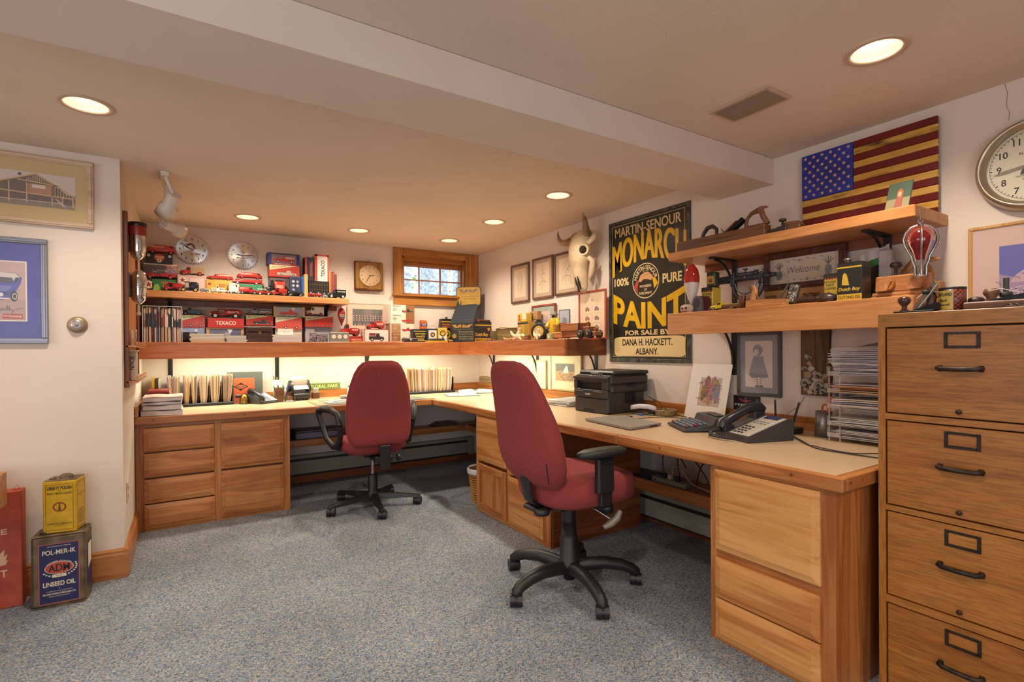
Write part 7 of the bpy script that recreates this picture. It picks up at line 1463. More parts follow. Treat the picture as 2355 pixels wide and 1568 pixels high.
# telephones
def telephone(label,x,y,rz,s,cream):
 t=thing('desk_telephone',label,'telephone',(x,y,ZD),rz);BK,GR=C('26242a',.3),C('3a383a',.4);FP=C(cream,.4)
 W_,D_,zf,zb=.20*s,.22*s,.022*s,.085*s
 B(GR).prism([(-D_/2,0),(D_/2,0),(D_/2,zb),(D_/2-.02,zb+.004),(-D_/2,zf)],-W_/2,W_/2,'yz').obj('base',t)
 sl=(zb+.004-zf)/(D_-.02);P=lambda x_,v:(x_,-D_/2+v*D_,zf+sl*v*D_+.0012)
 def plate(b,x0,x1,v0,v1,lift=.0):b.add([(P(x,v)[0],P(x,v)[1],P(x,v)[2]+lift)for x,v in((x0,v0),(x1,v0),(x1,v1),(x0,v1))],[(0,1,2,3)])
 b=B(FP);plate(b,-W_*.12,W_*.47,.04,.88);b.obj('face_plate',t)
 b=B(C('2a3050',.1));plate(b,-W_*.05,W_*.36,.76,.9,.001);b.obj('display',t)
 for r in range(4):
  for k in range(3):
   c_=P(-W_*.03+W_*.10*k,.12+.085*r);B(BK).ball((c_[0],c_[1],c_[2]+.001),(.0075*s,.006*s,.004*s),10,6).obj('key',t)
 b=B(C('c8c0b8',.4))
 for r in range(10):plate(b,W_*.36,W_*.44,.08+.075*r,.125+.075*r,.0012)
 b.m(C('6a6468',.4))
 for k in range(4):plate(b,-W_*.06+W_*.1*k,W_*.0+W_*.1*k,.53,.56,.0012);plate(b,-W_*.06+W_*.1*k,W_*.0+W_*.1*k,.60,.63,.0012)
 b.obj('button_strip',t)
 hx=-W_*.32;hp=[(hx,-D_*.50,zf+.018*s),(hx,-D_*.46,zf+.035*s),(hx,-D_*.2,zf+.064*s),(hx,D_*.12,zb+.030*s),(hx,D_*.38,zb+.034*s),(hx,D_*.47,zb+.022*s)]
 B(BK).tube(hp,[.018*s,.024*s,.019*s,.019*s,.025*s,.018*s],12).box(hx-.022*s,-D_*.48,zf,hx+.022*s,-D_*.25,zf+.03*s,.006).box(hx-.022*s,D_*.2,zb-.02*s,hx+.022*s,D_*.46,zb+.018*s,.006).obj('handset',t)
 cp=[Vector(v)for v in((hx-.01,-D_*.48,zf+.01),(hx-.03*s,-D_*.6,.02*s),(hx+.0,-D_*.74,.012*s),(hx+.06*s,-D_*.72,.012*s),(hx+.11*s,-D_*.60,.012*s))]
 pts=[];N=150
 for i in range(N+1):
  f=i/N*(len(cp)-1);k=min(int(f),len(cp)-2);u=f-k;p_=cp[k].lerp(cp[k+1],u);d_=(cp[k+1]-cp[k]).normalized();n1=d_.cross(Vector((0,0,1))).normalized();n2=d_.cross(n1);a=i*1.25;pts.append(p_+(n1*math.cos(a)+n2*math.sin(a))*.0065*s)
 B(C('343234',.4)).tube(pts,.0022*s,5).obj('coiled_cord',t)
 return t
p,q=on(D1,1690,770),on(D1,2100,740)
telephone('silver and black desk telephone with coiled cord on the left desk',(p.x+q.x)/2-.05,(p.y+q.y)/2+.13,math.radians(30),.86,'d8d4cc')
# pen box, jar, card file
p=on(D6,70,560);zt0=at(*D6(60,345),Y=4.72).z-ZD
t=thing('pen_box','brown wooden pen box full of pens beside the rotary card file','pen holder',(at(*D6(-60,500),Y=4.72).x,4.72,ZD));wpb=at(*D6(120,500),Y=4.72).x-at(*D6(-60,500),Y=4.72).x
b=B(oldwood('x')).box(0,0,0,wpb,.008,zt0).box(0,.08,0,wpb,.088,zt0).box(0,.008,0,.006,.08,zt0).box(wpb-.006,.008,0,wpb,.08,zt0).box(.006,.008,0,wpb-.006,.08,.006);b.obj('box',t)
bx0=at(*D6(-60,500),Y=4.72).x
for k,(dx,dy,col,tx,hh)in enumerate(((.02,.03,'2a3a7a',-.03,.13),(.035,.05,'1e1e20',-.01,.14),(.05,.03,'2a4aa8',.012,.135),(.062,.05,'2a8a5a',.01,.12),(.078,.03,'5a4ab0',.022,.14),(.045,.06,'a83a30',-.02,.13),(.085,.06,'20202a',.03,.135))):
 tag(B(C(col,.35)).cyl((bx0+dx,4.72+dy,ZD+.008),(bx0+dx+tx,4.72+dy+.005,ZD+hh),.0042,n=8).cyl((bx0+dx+tx,4.72+dy+.005,ZD+hh),(bx0+dx+tx*1.12,4.72+dy+.005,ZD+hh*1.08),.0028,.001,n=8).obj('pen'),['blue','black','bright blue','green','violet','red','dark navy'][k]+' pen in the brown pen box','pen')
p=at(*D1(1985,430),Y=4.86);t=thing('pencil_cup','tall cream cup with a few pencils behind the pen box','cup',(p.x,4.86,ZD));hh=at(*D1(1985,435),Y=4.86).z-ZD;B(C('d8cfa8',.5)).lathe([(0,0),(.034,0),(.036,hh),(.033,hh),(.03,.01),(0,.01)],n=20).obj('cup',t)
for k,(dx,col)in enumerate(((-.02,'a8a090'),(-.012,'3a3a3a'),(.0,'c89a3a'))):tag(B(C(col,.5)).cyl((p.x+dx*.5,4.86,ZD+.012),(p.x+dx*2.2,4.865,ZD+hh+.05-.012*k),.0035,n=8).obj('pencil'),['grey','dark','yellow'][k]+' pencil in the tall cream cup','pencil')
p=on(D6,300,680);t=thing('glass_jar','square clear glass jar of clips in front of the rotary card file','jar',(p.x,p.y+.035,ZD));wj=.038;hj=at(*D6(300,545),Y=p.y).z-ZD
b=B(GLASS).box(-wj,-wj,0,wj,wj,hj,.004);b.obj('jar',t);b=B(C('a8a090',.3,.7));rj=random.Random(4)
for k in range(40):x,y_,z_=rj.uniform(-.03,.03),rj.uniform(-.03,.03),rj.uniform(.006,hj*.8);a=rj.uniform(0,3);b.cyl((x,y_,z_),(max(-.033,min(.033,x+.012*math.cos(a))),max(-.033,min(.033,y_+.012*math.sin(a))),z_+.003),.001,n=4)
o=b.obj('paper_clips',t);o['kind']='stuff'
# rotary card file
p=on(D6,560,650);t=thing('rotary_card_file','black rotary card file holding white cards on the left desk','card file',(p.x,p.y+.09,ZD),math.radians(8))
BKP=C('2c2a28',.25);R_=.075;zc=.10;hw=.085
B(BKP).box(-hw*.72,-.075,0,hw*.72,.075,.016,.006).obj('foot',t)
for sx in(-1,1):
 B(BKP).prism([(.07*math.cos(a)*(1.0),zc+.07*math.sin(a)*1.05)for a in[2*PI*k/22 for k in range(22)]],sx*hw*.78,sx*hw*.92,'yz').box(sx*hw*.7,-.05,.01,sx*hw*.9,.05,.07,.01).obj('side_frame',t)
 B(C('3a3836',.4)).lathe([(0,-.012),(.022,-.012),(.026,-.004),(.026,.004),(.02,.012),(0,.012)],(sx*hw*1.05,0,zc),'x',18).obj('turning_knob',t)
B(BKP).tube([(x,-.055,.035)for x in(-hw*.8,hw*.8)],.03,12).tube([(-hw*.8,.0,.03),(hw*.8,.0,.03)],.028,12).obj('trough',t)
b=B(C('e8e4dc',.8))
for k in range(30):
 a=math.radians(55+k*9.0 if k<8 else 150+k*3.2);c_,s_=math.cos(a),math.sin(a)
 b.add([(x,-c_*r_,zc+s_*r_)for x,r_ in((-hw*.7,.025),(hw*.7,.025),(hw*.7,.085),(-hw*.7,.085))],[(0,1,2,3)])
o=b.obj('cards',t);o['kind']='stuff'
B(C('eae6de',.8)).add([(x,y_,z_)for x,y_,z_ in((-hw*.72,-.015,zc+.045),(hw*.72,-.015,zc+.045),(hw*.66,.035,zc+.105),(-hw*.66,.035,zc+.105))],[(0,1,2,3)]).add([(x,y_,z_)for x,y_,z_ in((-hw*.72,-.018,zc+.042),(hw*.72,-.018,zc+.042),(hw*.74,-.07,zc-.005),(-hw*.74,-.07,zc-.005))],[(3,2,1,0)]).obj('open_cards',t)
B(C('3a3634',.3)).tube([(-hw*.7,-.017,zc+.044),(hw*.7,-.017,zc+.044)],.0022,6).box(-.03,-.022,zc+.038,-.024,-.008,zc+.056,.001).box(.012,-.022,zc+.038,.018,-.008,zc+.056,.001).obj('ring_bar',t)
# green street sign, block calendar and cards along the splashboard
p,q=at(*D6(845,330),Y=4.975),at(*D6(1530,330),Y=4.975);h=at(*D6(1200,218),Y=4.975).z-BZ
t=thing('street_sign','green embossed street sign with cream letters on the back splashboard','sign',(p.x-.05,4.985,BZ+.0005));w=q.x-p.x+.05
B(C('6a7c3a',.45)).box(0,0,0,w,.004,h,.003).m(C('9aa868',.45)).box(.004,-.0012,.004,w-.004,0,.007,.001).box(.004,-.0012,h-.007,w-.004,0,h-.004,.001).obj('plate',t);B(C('c8c88a',.5)).text('FLORAL PARK',w*.53,h*.5,-.0016,h*.52,w*.82,.03).obj('lettering',t)
p,q=at(*D6(870,440),Y=4.88),at(*D6(1000,440),Y=4.88);zz=at(*D6(930,345),Y=4.88).z
t=thing('calendar_block','small brown stand with white date blocks beside the card file','calendar',(p.x,4.88,ZD));w=q.x-p.x;B(oldwood('x')).box(-.01,0,0,w+.006,.05,zz-ZD-.042,.003).obj('stand',t)
for k in range(4):B(C('d8d4cc',.6)).box(w*k/4+.001,.004,zz-ZD-.0415,w*(k+1)/4-.001,.04,zz-ZD,.002).m(C('4a4440')).rect(w*k/4+.006,zz-ZD-.035,w*k/4+.009,zz-ZD-.006,.0034).obj('date_block',t)
p=at(*D6(1720,500),Y=4.86);
for k,(u0,u1,v0,col,l)in enumerate(((1695,1755,240,'d8dcdc','narrow pale booklet standing left of the far chair back'),(1760,1880,190,'e4d8dc','white brochure standing behind the far chair back'))):
 p,q=at(*D6(u0,v0),Y=4.88+.02*k),at(*D6(u1,v0),Y=4.88+.02*k);b=B(C(col,.5)).box(p.x,4.88+.02*k,ZD,q.x,4.888+.02*k,p.z,.001)
 if k==0:b.m(C('2a6a6a')).rect(p.x+.004,p.z-.03,q.x-.004,p.z-.018,4.8794).m(C('d8c860')).rect(p.x+.002,p.z-.012,q.x-.002,p.z-.004,4.8794)
 tag(b.obj('brochure'),l,'booklet')
# desk blotter and its papers
a=on(D6,660,625);c_=on(D6,990,790);e_=on(D4,1275,412);f_=on(D4,1080,380)
t=thing('desk_blotter','tan and green desk blotter on the left desk in front of the far chair','blotter',(0,0,ZD));y0,y1=4.20,4.62
bx_0,bx_1=c_.x,e_.x
B(C('a8865a',.6)).box(bx_0,y0,0,bx_0+.07,y1,.004,.001).box(bx_1-.07,y0,0,bx_1,y1,.004,.001).obj('side_panel',t);B(C('6a6a5a',.8)).box(bx_0+.02,y0+.003,0,bx_1-.02,y1-.003,.003).obj('pad',t)
rp=random.Random(8)
pl=[(.02,.18,'d8a08a',14,'pink-edged slip at the left end of the blotter'),(.10,.10,'e0d8d0',-10,'white slip nearest the blotter edge'),(.15,.24,'e4dcd4',6,'white sheet at the back of the blotter'),(.22,.13,'c86a48',24,'orange leaflet on the blotter'),(.30,.20,'d8d4c0',-6,'pale leaflet in the middle of the blotter'),(.32,.30,'e4e0d8',3,'curled white papers at the back of the blotter'),(.36,.14,'9aa890',18,'greenish leaflet on the blotter')]
for k,(dx,dy,col,an,l)in enumerate(pl):
 t=thing('paper_slip',l,'paper',(bx_0+dx+.08,y0+dy+.06,ZD+.0046+.0012*k),math.radians(an));B(C(col,.7)).box(-.07,-.045,0,.07,.045,.0008).obj('sheet',t)
 l_=B(C('8a7a74',.7));[l_.poly([(-.055,-.03+.014*r,.001),(.02+.03*((r*7)%3)/3,-.03+.014*r,.001),(.02+.03*((r*7)%3)/3,-.027+.014*r,.001),(-.055,-.027+.014*r,.001)])for r in range(5)];l_.obj('print',t)
p=on(D6,1660,620);t=thing('wicker_dish','small grey woven dish on the blotter beside the far chair back','dish',(p.x+.03,p.y+.05,ZD+.0045));B(noisy('wicker','8a8270','b0a68e',120,.8,.5)).lathe([(0,0),(.06,0),(.068,.016),(.07,.026),(.064,.026),(.06,.006),(0,.006)],n=28).obj('dish',t)
# clipboards and papers by the corner
p=on(D4,1400,395);q=on(D4,1735,385)
t=thing('clipboard','grey clipboard of loose white papers on the right desk near the corner','clipboard',((p.x+q.x)/2-.04,(p.y+q.y)/2+.08,ZD),math.radians(-14));B(C('6a7078',.4)).box(-.15,-.11,0,.15,.11,.004,.001).obj('board',t)
for k in range(4):B(C('e4e2de',.8)).box(-.14+.004*k,-.10+.003*k,.0042+.003*k,.13-.003*k,.105-.002*k,.0068+.003*k).obj('sheet',t)
p=on(D4,1740,345);t=thing('open_binder','open ring binder of white pages behind the near red chair back','binder',(2.45,4.53,ZD),math.radians(-20));t.scale=(.72,.8,1);B(C('4a4a50',.5)).box(-.26,-.14,0,.26,.14,.004,.001).obj('cover',t)
for sx in(-1,1):B(C('e6e4de',.8)).rings([[(sx*x,y_,z_)for y_,z_ in((-.13,.0045),(.13,.0045),(.13,zt),(-.13,zt))]for x,zt in((.008,.012),(.05,.03),(.13,.028),(.24,.018))],smooth=False).obj('page_block',t)
B(STEEL).tube([(.02*math.cos(a),-.06,.012+.02*math.sin(a))for a in[PI*k/8 for k in range(9)]],.0018,6).tube([(.02*math.cos(a),.06,.012+.02*math.sin(a))for a in[PI*k/8 for k in range(9)]],.0018,6).obj('rings',t)
def signplate(label,p,q,z0,h,base,col,txt,X=2.705):
 t=thing('name_sign',label,'sign',(X,p.y,z0),RW);w=p.y-q.y;n=sell(w/2,h/2,28,4)
 B(base).prism([(w/2+x,h/2+z)for x,z in n],-.005,0).obj('plate',t);l=B(col);l.text(txt,w/2,h/2,-.0056,h*.44,w*.76,.02)
 for k in range(28):a_,b_=n[k],n[(k+1)%28];l.poly([(w/2+a_[0]*.94,-.0054,h/2+a_[1]*.88),(w/2+b_[0]*.94,-.0054,h/2+b_[1]*.88),(w/2+b_[0]*.9,-.0054,h/2+b_[1]*.78),(w/2+a_[0]*.9,-.0054,h/2+a_[1]*.78)])
 l.obj('lettering',t)
p,q=at(*D4(1640,260),X=2.715),at(*D4(1742,260),X=2.715);h=at(*D4(1690,232),X=2.715).z-BZ
signplate('cream oval sign about the emergency stair, on the splashboard near the corner',p,q,BZ+.0005,h,C('b8a078',.5),C('7a5a38',.6),'FIRE ESCAPE',X=2.728)
# ------------------------------------------------------------------ the right desk
D7=lambda u,v:(1300+u/5.6,740+v/5.6)
D8=lambda u,v:(1640+u/4.9,740+v/4.9)
p,q=at(*D7(530,620),X=2.72),at(*D7(915,640),X=2.72)
signplate('tan oval name sign half hidden behind the printer',p,q,.975-.055,.055,C('b88858',.5),C('5a3a20',.6),'DANBURY',X=2.7285)
# stacked papers left of the printer
p=on(D7,115,1085);zz=ZD
for k,(h,col,dx,l)in enumerate(((.012,'7a7c80',.0,'grey binder at the bottom of the paper pile left of the printer'),(.010,'c8c8cc',.008,'thick sheaf of papers in the pile left of the printer'),(.008,'8a8c90',-.004,'dark folder in the paper pile left of the printer'),(.010,'e2e0dc',.004,'white papers on top of the pile left of the printer'))):
 t=thing('paper_pile',l,'paper',(p.x+.06+dx,p.y+.11,zz),RW+.05*k);B(C(col,.6)).box(-.12,-.14,0,.12,.14,h,.002).m(C('dedcd8',.8)).box(-.118,-.1415,h*.25,.1215,.138,h*.8).obj('sheets',t);zz+=h+.0006
# printer
a,c=on(D7,125,1140),on(D7,545,1198);e2=on(D7,1060,1085)
PX0=(a.x+0);rzp=math.atan2(c.x-a.x,-(c.y-a.y));
dirx=Vector((c.x-a.x,c.y-a.y));Wp=dirx.length;rzp=math.atan2(dirx.y,dirx.x)
Dp=.36;Hp=at(*D7(115,700),X=a.x).z-ZD;
t=thing('laser_printer','black multifunction laser printer on the right desk','printer',(a.x,a.y,ZD),rzp);PB,PB2=C('34302e',.45),C('2a2726',.4)
B(PB).box(0,0,0,Wp,.012,Hp*.42,.006).box(.004,.012,.004,Wp-.004,Dp,Hp*.62,.006).obj('body',t)
b=B(PB).box(-.004,-.006,Hp*.43,Wp+.004,.012,Hp*.66,.005).box(-.004,-.006,Hp*.66,Wp*.08,.03,Hp*.92,.004).box(Wp*.84,-.006,Hp*.66,Wp+.004,.03,Hp*.92,.004).box(-.004,-.006,Hp*.90,Wp+.004,.03,Hp*1.0,.006).m(C('0e0d0d',.6)).box(Wp*.06,.03,Hp*.64,Wp*.86,.16,Hp*.92).obj('front_frame',t)
B(PB).box(-.008,.02,Hp*.80,Wp+.010,Dp+.03,Hp*1.06,.012).box(Wp*.7,.03,Hp*.56,Wp+.010,Dp+.03,Hp*.82,.014).obj('scanner_unit',t)
B(PB2).box(-.006,.045,Hp*1.065,Wp+.012,Dp+.035,Hp*1.18,.010).box(Wp*.35,.04,Hp*1.07,Wp*.62,.06,Hp*1.13,.003).obj('scanner_lid',t)
pn=B(C('2c2928',.4)).prism([(-.012,Hp*.99),(.06,Hp*1.09),(.06,Hp*.96),(-.012,Hp*.96)],-.004,Wp+.004,'yz');pn.obj('control_panel',t)
for k in range(12):B(C('b8a890',.5)).box(Wp*.45+.018*(k%6),.004+.02*(k//6),Hp*1.03+.012*(k//6),Wp*.45+.018*(k%6)+.008,.012+.02*(k//6),Hp*1.045+.014*(k//6),.001).obj('button',t)
B(PB2).box(Wp*.06,-.0085,Hp*.44,Wp*.85,-.005,Hp*.61,.003).box(Wp*.3,-.009,Hp*.61,Wp*.58,-.004,Hp*.645,.002).obj('tray_flap',t);B(C('d8d4d0',.4)).text('brother',Wp*.45,Hp*.53,-.0092,.014,.05,.02).obj('maker_lettering',t)
B(C('141212',.6)).box(Wp*.30,-.001,.006,Wp*.62,.004,.026).obj('tray_grip',t)
gv=B(C('121010',.6))
for i in range(6):
 for k in range(7):gv.box(Wp+.0035,.17+.017*i,Hp*.28+.012*k,Wp-.002,.182+.017*i,Hp*.28+.012*k+.008)
o=gv.obj('vent_slots',t);o['kind']='stuff';B(C('141212',.6)).prism([(.24,Hp*.80),(.28,Hp*.84),(.28,Hp*.74),(.17,Hp*.74),(.19,Hp*.78)],Wp+.0095,Wp+.0112,'yz').obj('side_grip',t)
def cable(name,label,pts,r,col='201e1e',cat='cable',n=8):
 P=[Vector(p)for p in pts];Q=[]
 for i in range(len(P)-1):
  p0,p1,p2,p3=P[max(i-1,0)],P[i],P[i+1],P[min(i+2,len(P)-1)]
  for k in range(n):
   u=k/n;Q.append(.5*((2*p1)+(p2-p0)*u+(2*p0-5*p1+4*p2-p3)*u*u+(3*p1-p0-3*p2+p3)*u**3))
 Q.append(P[-1]);return tag(B(C(col,.5)).tube(Q,r,6).obj(name),label,cat)
def onz(u,v,dz=.003,zm=D7):q=on(zm,u,v);return(q.x,q.y,ZD+dz)
e=at(*D7(1062,955),X=2.58)
cable('printer_cable','black cord curving from the back of the printer into the round basket',[(2.56,at(*D7(1062,955),X=2.56).y,at(*D7(1062,955),X=2.56).z),(2.54,at(*D7(1160,1010),X=2.54).y,at(*D7(1160,1010),X=2.54).z),onz(1255,1110,.035)],.003)
# stapler, basket, cap, laptop
p=on(D7,985,1195);t=thing('stapler','black stapler with a white top on the right desk','stapler',(p.x+.02,p.y+.0,ZD),math.radians(-66));
B(BLACKP).box(-.075,-.018,0,.075,.018,.008,.003).box(.03,-.016,.008,.07,.016,.028,.003).box(-.08,-.012,.022,.07,.012,.032,.002).obj('base',t);B(C('d8d0d4',.35)).rings([[(x,y_*k,z_+zz*.016)for y_,zz in sell(.019,1,12)]for x,k,z_ in((-.088,.5,.04),(-.078,.9,.043),(-.03,1,.052),(.03,1,.052),(.07,.85,.044),(.082,.4,.038))]).obj('top_arm',t)
tag(B(C('2a62b8',.4)).rings([[(on(D7,990,1195).x-.01+x,on(D7,990,1195).y+y_,ZD+z_)for x,y_ in sell(.028*k,.012*k,14,2.2)]for k,z_ in((.9,0),(1,.003),(.8,.008))]).obj('staple_remover'),'small bright blue clip on the desk before the stapler','clip')if 0 else None
p=on(D7,990,1200);tag(B(C('2a62b8',.4)).rings([[(p.x+x-.012,p.y+y_,ZD+z_)for x,y_ in sell(.011*k,.026*k,14,2.2)]for k,z_ in((.9,0),(1,.003),(.8,.007))]).obj('blue_clip'),'small bright blue clip on the desk in front of the stapler','clip')
p=on(D7,1280,1215);WICK=noisy('basket_weave','7a6a48','b09a6c',90,.8,.6)
t=thing('round_basket','round woven dish holding small things beside the stapler','basket',(p.x+.045,p.y+.035,ZD));b=B(WICK)
for k in range(5):b.tube([((.062+.0015*k)*math.cos(a),(.062+.0015*k)*math.sin(a),.005+.007*k)for a in[2*PI*i/28 for i in range(28)]],.0042,6,closed=True)
b.lathe([(0,.001),(.06,.001),(.06,.004),(0,.004)],n=24);b.obj('basket',t);B(C('3a342e',.5)).box(-.03,-.02,.005,.0,.01,.028,.004).box(.01,-.01,.005,.03,.02,.032,.004).m(C('c8b890',.6)).box(-.02,.015,.005,.02,.035,.03,.004).obj('contents',t)
q4=[on(D7,255,1275),on(D7,835,1400),on(D7,1240,1335),on(D7,700,1232)]
t=thing('laptop','closed silver laptop on the right desk','laptop',(0,0,ZD));
def slab(b,qs,z0,z1):b.rings([[(q.x,q.y,z)for q in qs]for z in(z0,z1)],smooth=False)
cx=sum(q.x for q in q4)/4;cy=sum(q.y for q in q4)/4
sc=lambda k:[Vector((cx+(q.x-cx)*k,cy+(q.y-cy)*k,0))for q in q4]
b=B(C('8e8a8c',.35,.3));slab(b,sc(.985),.002,.010);b.obj('base',t);b=B(C('a39c92',.38,.35));slab(b,q4,.0105,.016);b.obj('lid',t)
dx_=(q4[1]-q4[0]).normalized();b=B(C('c8c4c0',.3));m_=(q4[1]+q4[2])/2
for k in range(3):pp=q4[1].lerp(q4[2],.66+.08*k);B(C('1e1c1c' if k!=1 else '8a2a30',.4)).box(pp.x-.008,pp.y-.006,.003,pp.x+.004,pp.y+.006,.008).obj('port',t)
e1,e2=q4[0].lerp(q4[2],.5),None;L1=(q4[1]-q4[0]).normalized();L2=(q4[3]-q4[0]).normalized();l=B(C('b0aca8',.3,.6));
for k in range(4):o_=e1+L1*(.0+.018*k-.03);l.poly([(o_.x,o_.y,.0163),(o_.x+L1.x*.014,o_.y+L1.y*.014,.0163),(o_.x+L1.x*.014+L2.x*.006,o_.y+L1.y*.014+L2.y*.006,.0163),(o_.x+L2.x*.006,o_.y+L2.y*.006,.0163)])
l.obj('maker_mark',t)
cable('laptop_cable','thin black cord with a small adapter lying behind the laptop',[onz(685,1232),onz(800,1238),onz(930,1250),onz(1180,1235),onz(1400,1240),onz(1640,1258)],.0022)
p=on(D7,825,1240);tag(B(BLACKP).box(p.x-.012,p.y-.02,ZD+.0002,p.x+.012,p.y+.02,ZD+.014,.003).obj('power_adapter'),'small black adapter block on the laptop cord','adapter')
cable('black_cable','black cord running behind the adding machine on the right desk',[onz(1430,1195),onz(1530,1225),onz(1640,1232)],.0025);cable('yellow_cable','yellow cord lying along the desk before the white mount board',[onz(1420,1185),onz(1520,1200),onz(1640,1222),onz(1760,1228)],.0024,'c8a83a')
# adding machine
a,c=on(D7,1318,1325),on(D7,1530,1424);dv=Vector((c.x-a.x,c.y-a.y));w=dv.length;rz=math.atan2(dv.y,dv.x)
t=thing('adding_machine','dark grey printing calculator on the right desk','calculator',(a.x,a.y,ZD),rz);GY=C('3e3c3e',.45);Dm=.29
B(GY).prism([(0,.004),(Dm,.004),(Dm,.06),(Dm-.05,.072),(.165,.068),(.15,.036),(0,.014)],0,w,'yz').obj('case',t)
for r in range(5):
 for k in range(7):
  y_=.018+.024*r;z_=.0145+.022*y_/.15;x_=.012+(w-.03)*k/7
  B(C('7a2c3a' if(r,k)in((0,6),(2,6),(0,0),(4,0))else '3a4468' if k==5 and r>2 else '6a7078',.4)).box(x_,y_,z_+.002,x_+(w-.03)/7*.72,y_+.016,z_+.012,.002).obj('key',t)
B(C('1c1a16',.1)).prism([(.151,.038),(.165,.068),(.168,.066),(.154,.037)],w*.06,w*.94,'yz').m(C('b03a38',.3)).box(w*.45,.155,.05,w*.62,.158,.058).obj('display_window',t)
B(GY).box(w*.25,.19,.07,w*.8,.24,.078,.004).obj('paper_cover',t)
# mount board print and peppers card
p0_,p1_=on(D7,1520,1190),on(D7,2030,1200);top=at(*D7(1830,535),X=2.69)
pl_,pr_=at(*D7(1548,1180),X=2.62),at(*D7(2035,1200),X=2.62)
xb=2.615;w=at(*D7(1520,1195),X=xb).y-at(*D7(2030,1205),X=xb).y;ycen=(at(*D7(1520,1195),X=xb).y+at(*D7(2030,1205),X=xb).y)/2;hb_=at(*D7(1830,535),X=2.70).z-ZD;tl=math.atan2(2.705-xb,hb_)
t=thing('mounted_print','small coloured figure print in a wide white mount leaning on the splashboard','picture',(xb+.006,ycen,ZD+.001),RW);t.rotation_euler=(-tl,0,RW);hl=math.hypot(hb_,2.705-xb)-.004
B(C('d8cfc4',.7)).box(-w/2,0,0,w/2,.003,hl).obj('mount_board',t)
pz0,pz1=hl*.25,hl*.74;px0,px1=-w*.2,w*.30
l=B(C('b0a49c',.7)).rect(px0-.004,pz0-.004,px1+.004,pz1+.004,-.0006).m(C('b89c90',.6)).rect(px0,pz0,px1,pz1,-.0009);cxp=(px0+px1)/2
for k,(x,z,rx,rzz,col)in enumerate(((-.02,.03,.022,.07,'8a5a58'),(.018,.02,.024,.075,'a8707a'),(.045,.0,.018,.06,'6a7a8a'),(-.04,-.01,.014,.05,'7a6a3a'),(.0,-.06,.02,.02,'b8884a'),(.03,.06,.016,.018,'8a8a4a'))):l.m(C(col,.6)).shape(ell(cxp+x*w/.2*.8,(pz0+pz1)/2+z,rx,rzz),-.0011-.0002*k)
sketch(l,-.0026,C('5a4448'),cxp,(pz0+pz1)/2,px1-px0-.02,(pz1-pz0)*.9,40,.0022,71);sketch(l,-.0028,C('c87a6a'),cxp,(pz0+pz1)/2,px1-px0-.02,(pz1-pz0)*.8,26,.003,72);sketch(l,-.003,C('7a9a9a'),cxp+.02,(pz0+pz1)/2-.02,(px1-px0)*.5,(pz1-pz0)*.7,20,.003,73)
l.obj('picture',t)
p,q=at(*D8(205,825),X=2.70),at(*D8(465,860),X=2.70);h=p.z-BZ;w=p.y-q.y+.02
t=thing('black_card','black card with a red chilli and white letters on the splashboard','card',(2.722,p.y,BZ+.0006),RW);B(C('1c1a20',.4)).box(0,0,0,w,.004,h).obj('card',t)
l=B(C('b83030',.4)).shape([(w*.16,h*.92),(w*.24,h*.78),(w*.42,h*.68),(w*.62,h*.70),(w*.68,h*.72),(w*.60,h*.62),(w*.42,h*.56),(w*.26,h*.66)],-.0005).m(C('d8d4d0')).text('PEPPERS',w*.48,h*.34,-.0005,h*.17,w*.86,.01).m(C('8a8688')).text('EXTRAORDINARY PASTAS',w*.48,h*.12,-.0005,h*.05,w*.86,0);l.obj('lettering',t)
# big telephone, router
a,c=on(D8,140,1275),on(D8,420,1375)
telephone('large black desk telephone with beige face on the right desk',2.285,1.465,math.radians(-107),1.14,'b0a698')
p=on(D8,800,1250);t=thing('wifi_router','black router with two upright antennas behind the large telephone','router',(p.x+.02,p.y+.01,ZD),RW);B(C('242022',.4)).box(-.07,-.05,0.0,.07,.05,.03,.004).obj('router_body',t)
zA=at(*D8(765,882),X=p.x+.02).z-ZD
B(C('2c2c34',.4)).tube([(-.045,.0,.03),(-.045,.0,.05),(-.048,.0,zA)],[.006,.010,.009],8,flat=.5).obj('antenna',t);B(C('2c2c34',.4)).tube([(.042,.0,.03),(.044,.0,.05),(.075,.0,zA-.005)],[.006,.010,.009],8,flat=.5).obj('antenna',t)
t=thing('network_box','small black two-antenna box behind the large telephone, by the black card','router',(2.62,at(*D8(420,900),X=2.62).y,ZD),RW);zB=at(*D8(400,855),X=2.62).z-ZD
B(C('3a3a40',.4)).box(-.05,-.02,0,.05,.03,.03,.003).obj('box',t);B(C('4a4c54',.4)).tube([(-.02,0,.03),(-.028,0,zB)],.009,8,flat=.5).obj('antenna',t);B(C('4a4c54',.4)).tube([(.02,0,.03),(.04,0,zB*.97)],.009,8,flat=.5).obj('antenna',t)
on8=lambda u,v,dz=.003:onz(u,v,dz,D8)
cable('black_cable','long black cord curving across the right end of the desk, nearer one',[on8(735,1190,.02),on8(870,1265),on8(1065,1385),on8(1200,1440),on8(1500,1490),on8(1850,1540),on8(2000,1556)],.0026)
cable('black_cable','thinner black cord across the right end of the desk, further one',[on8(740,1250,.01),on8(800,1300),on8(900,1303),on8(1060,1390,.004),on8(1140,1405),on8(1330,1450),on8(1600,1492),on8(1850,1492),on8(2000,1500)],.0022)
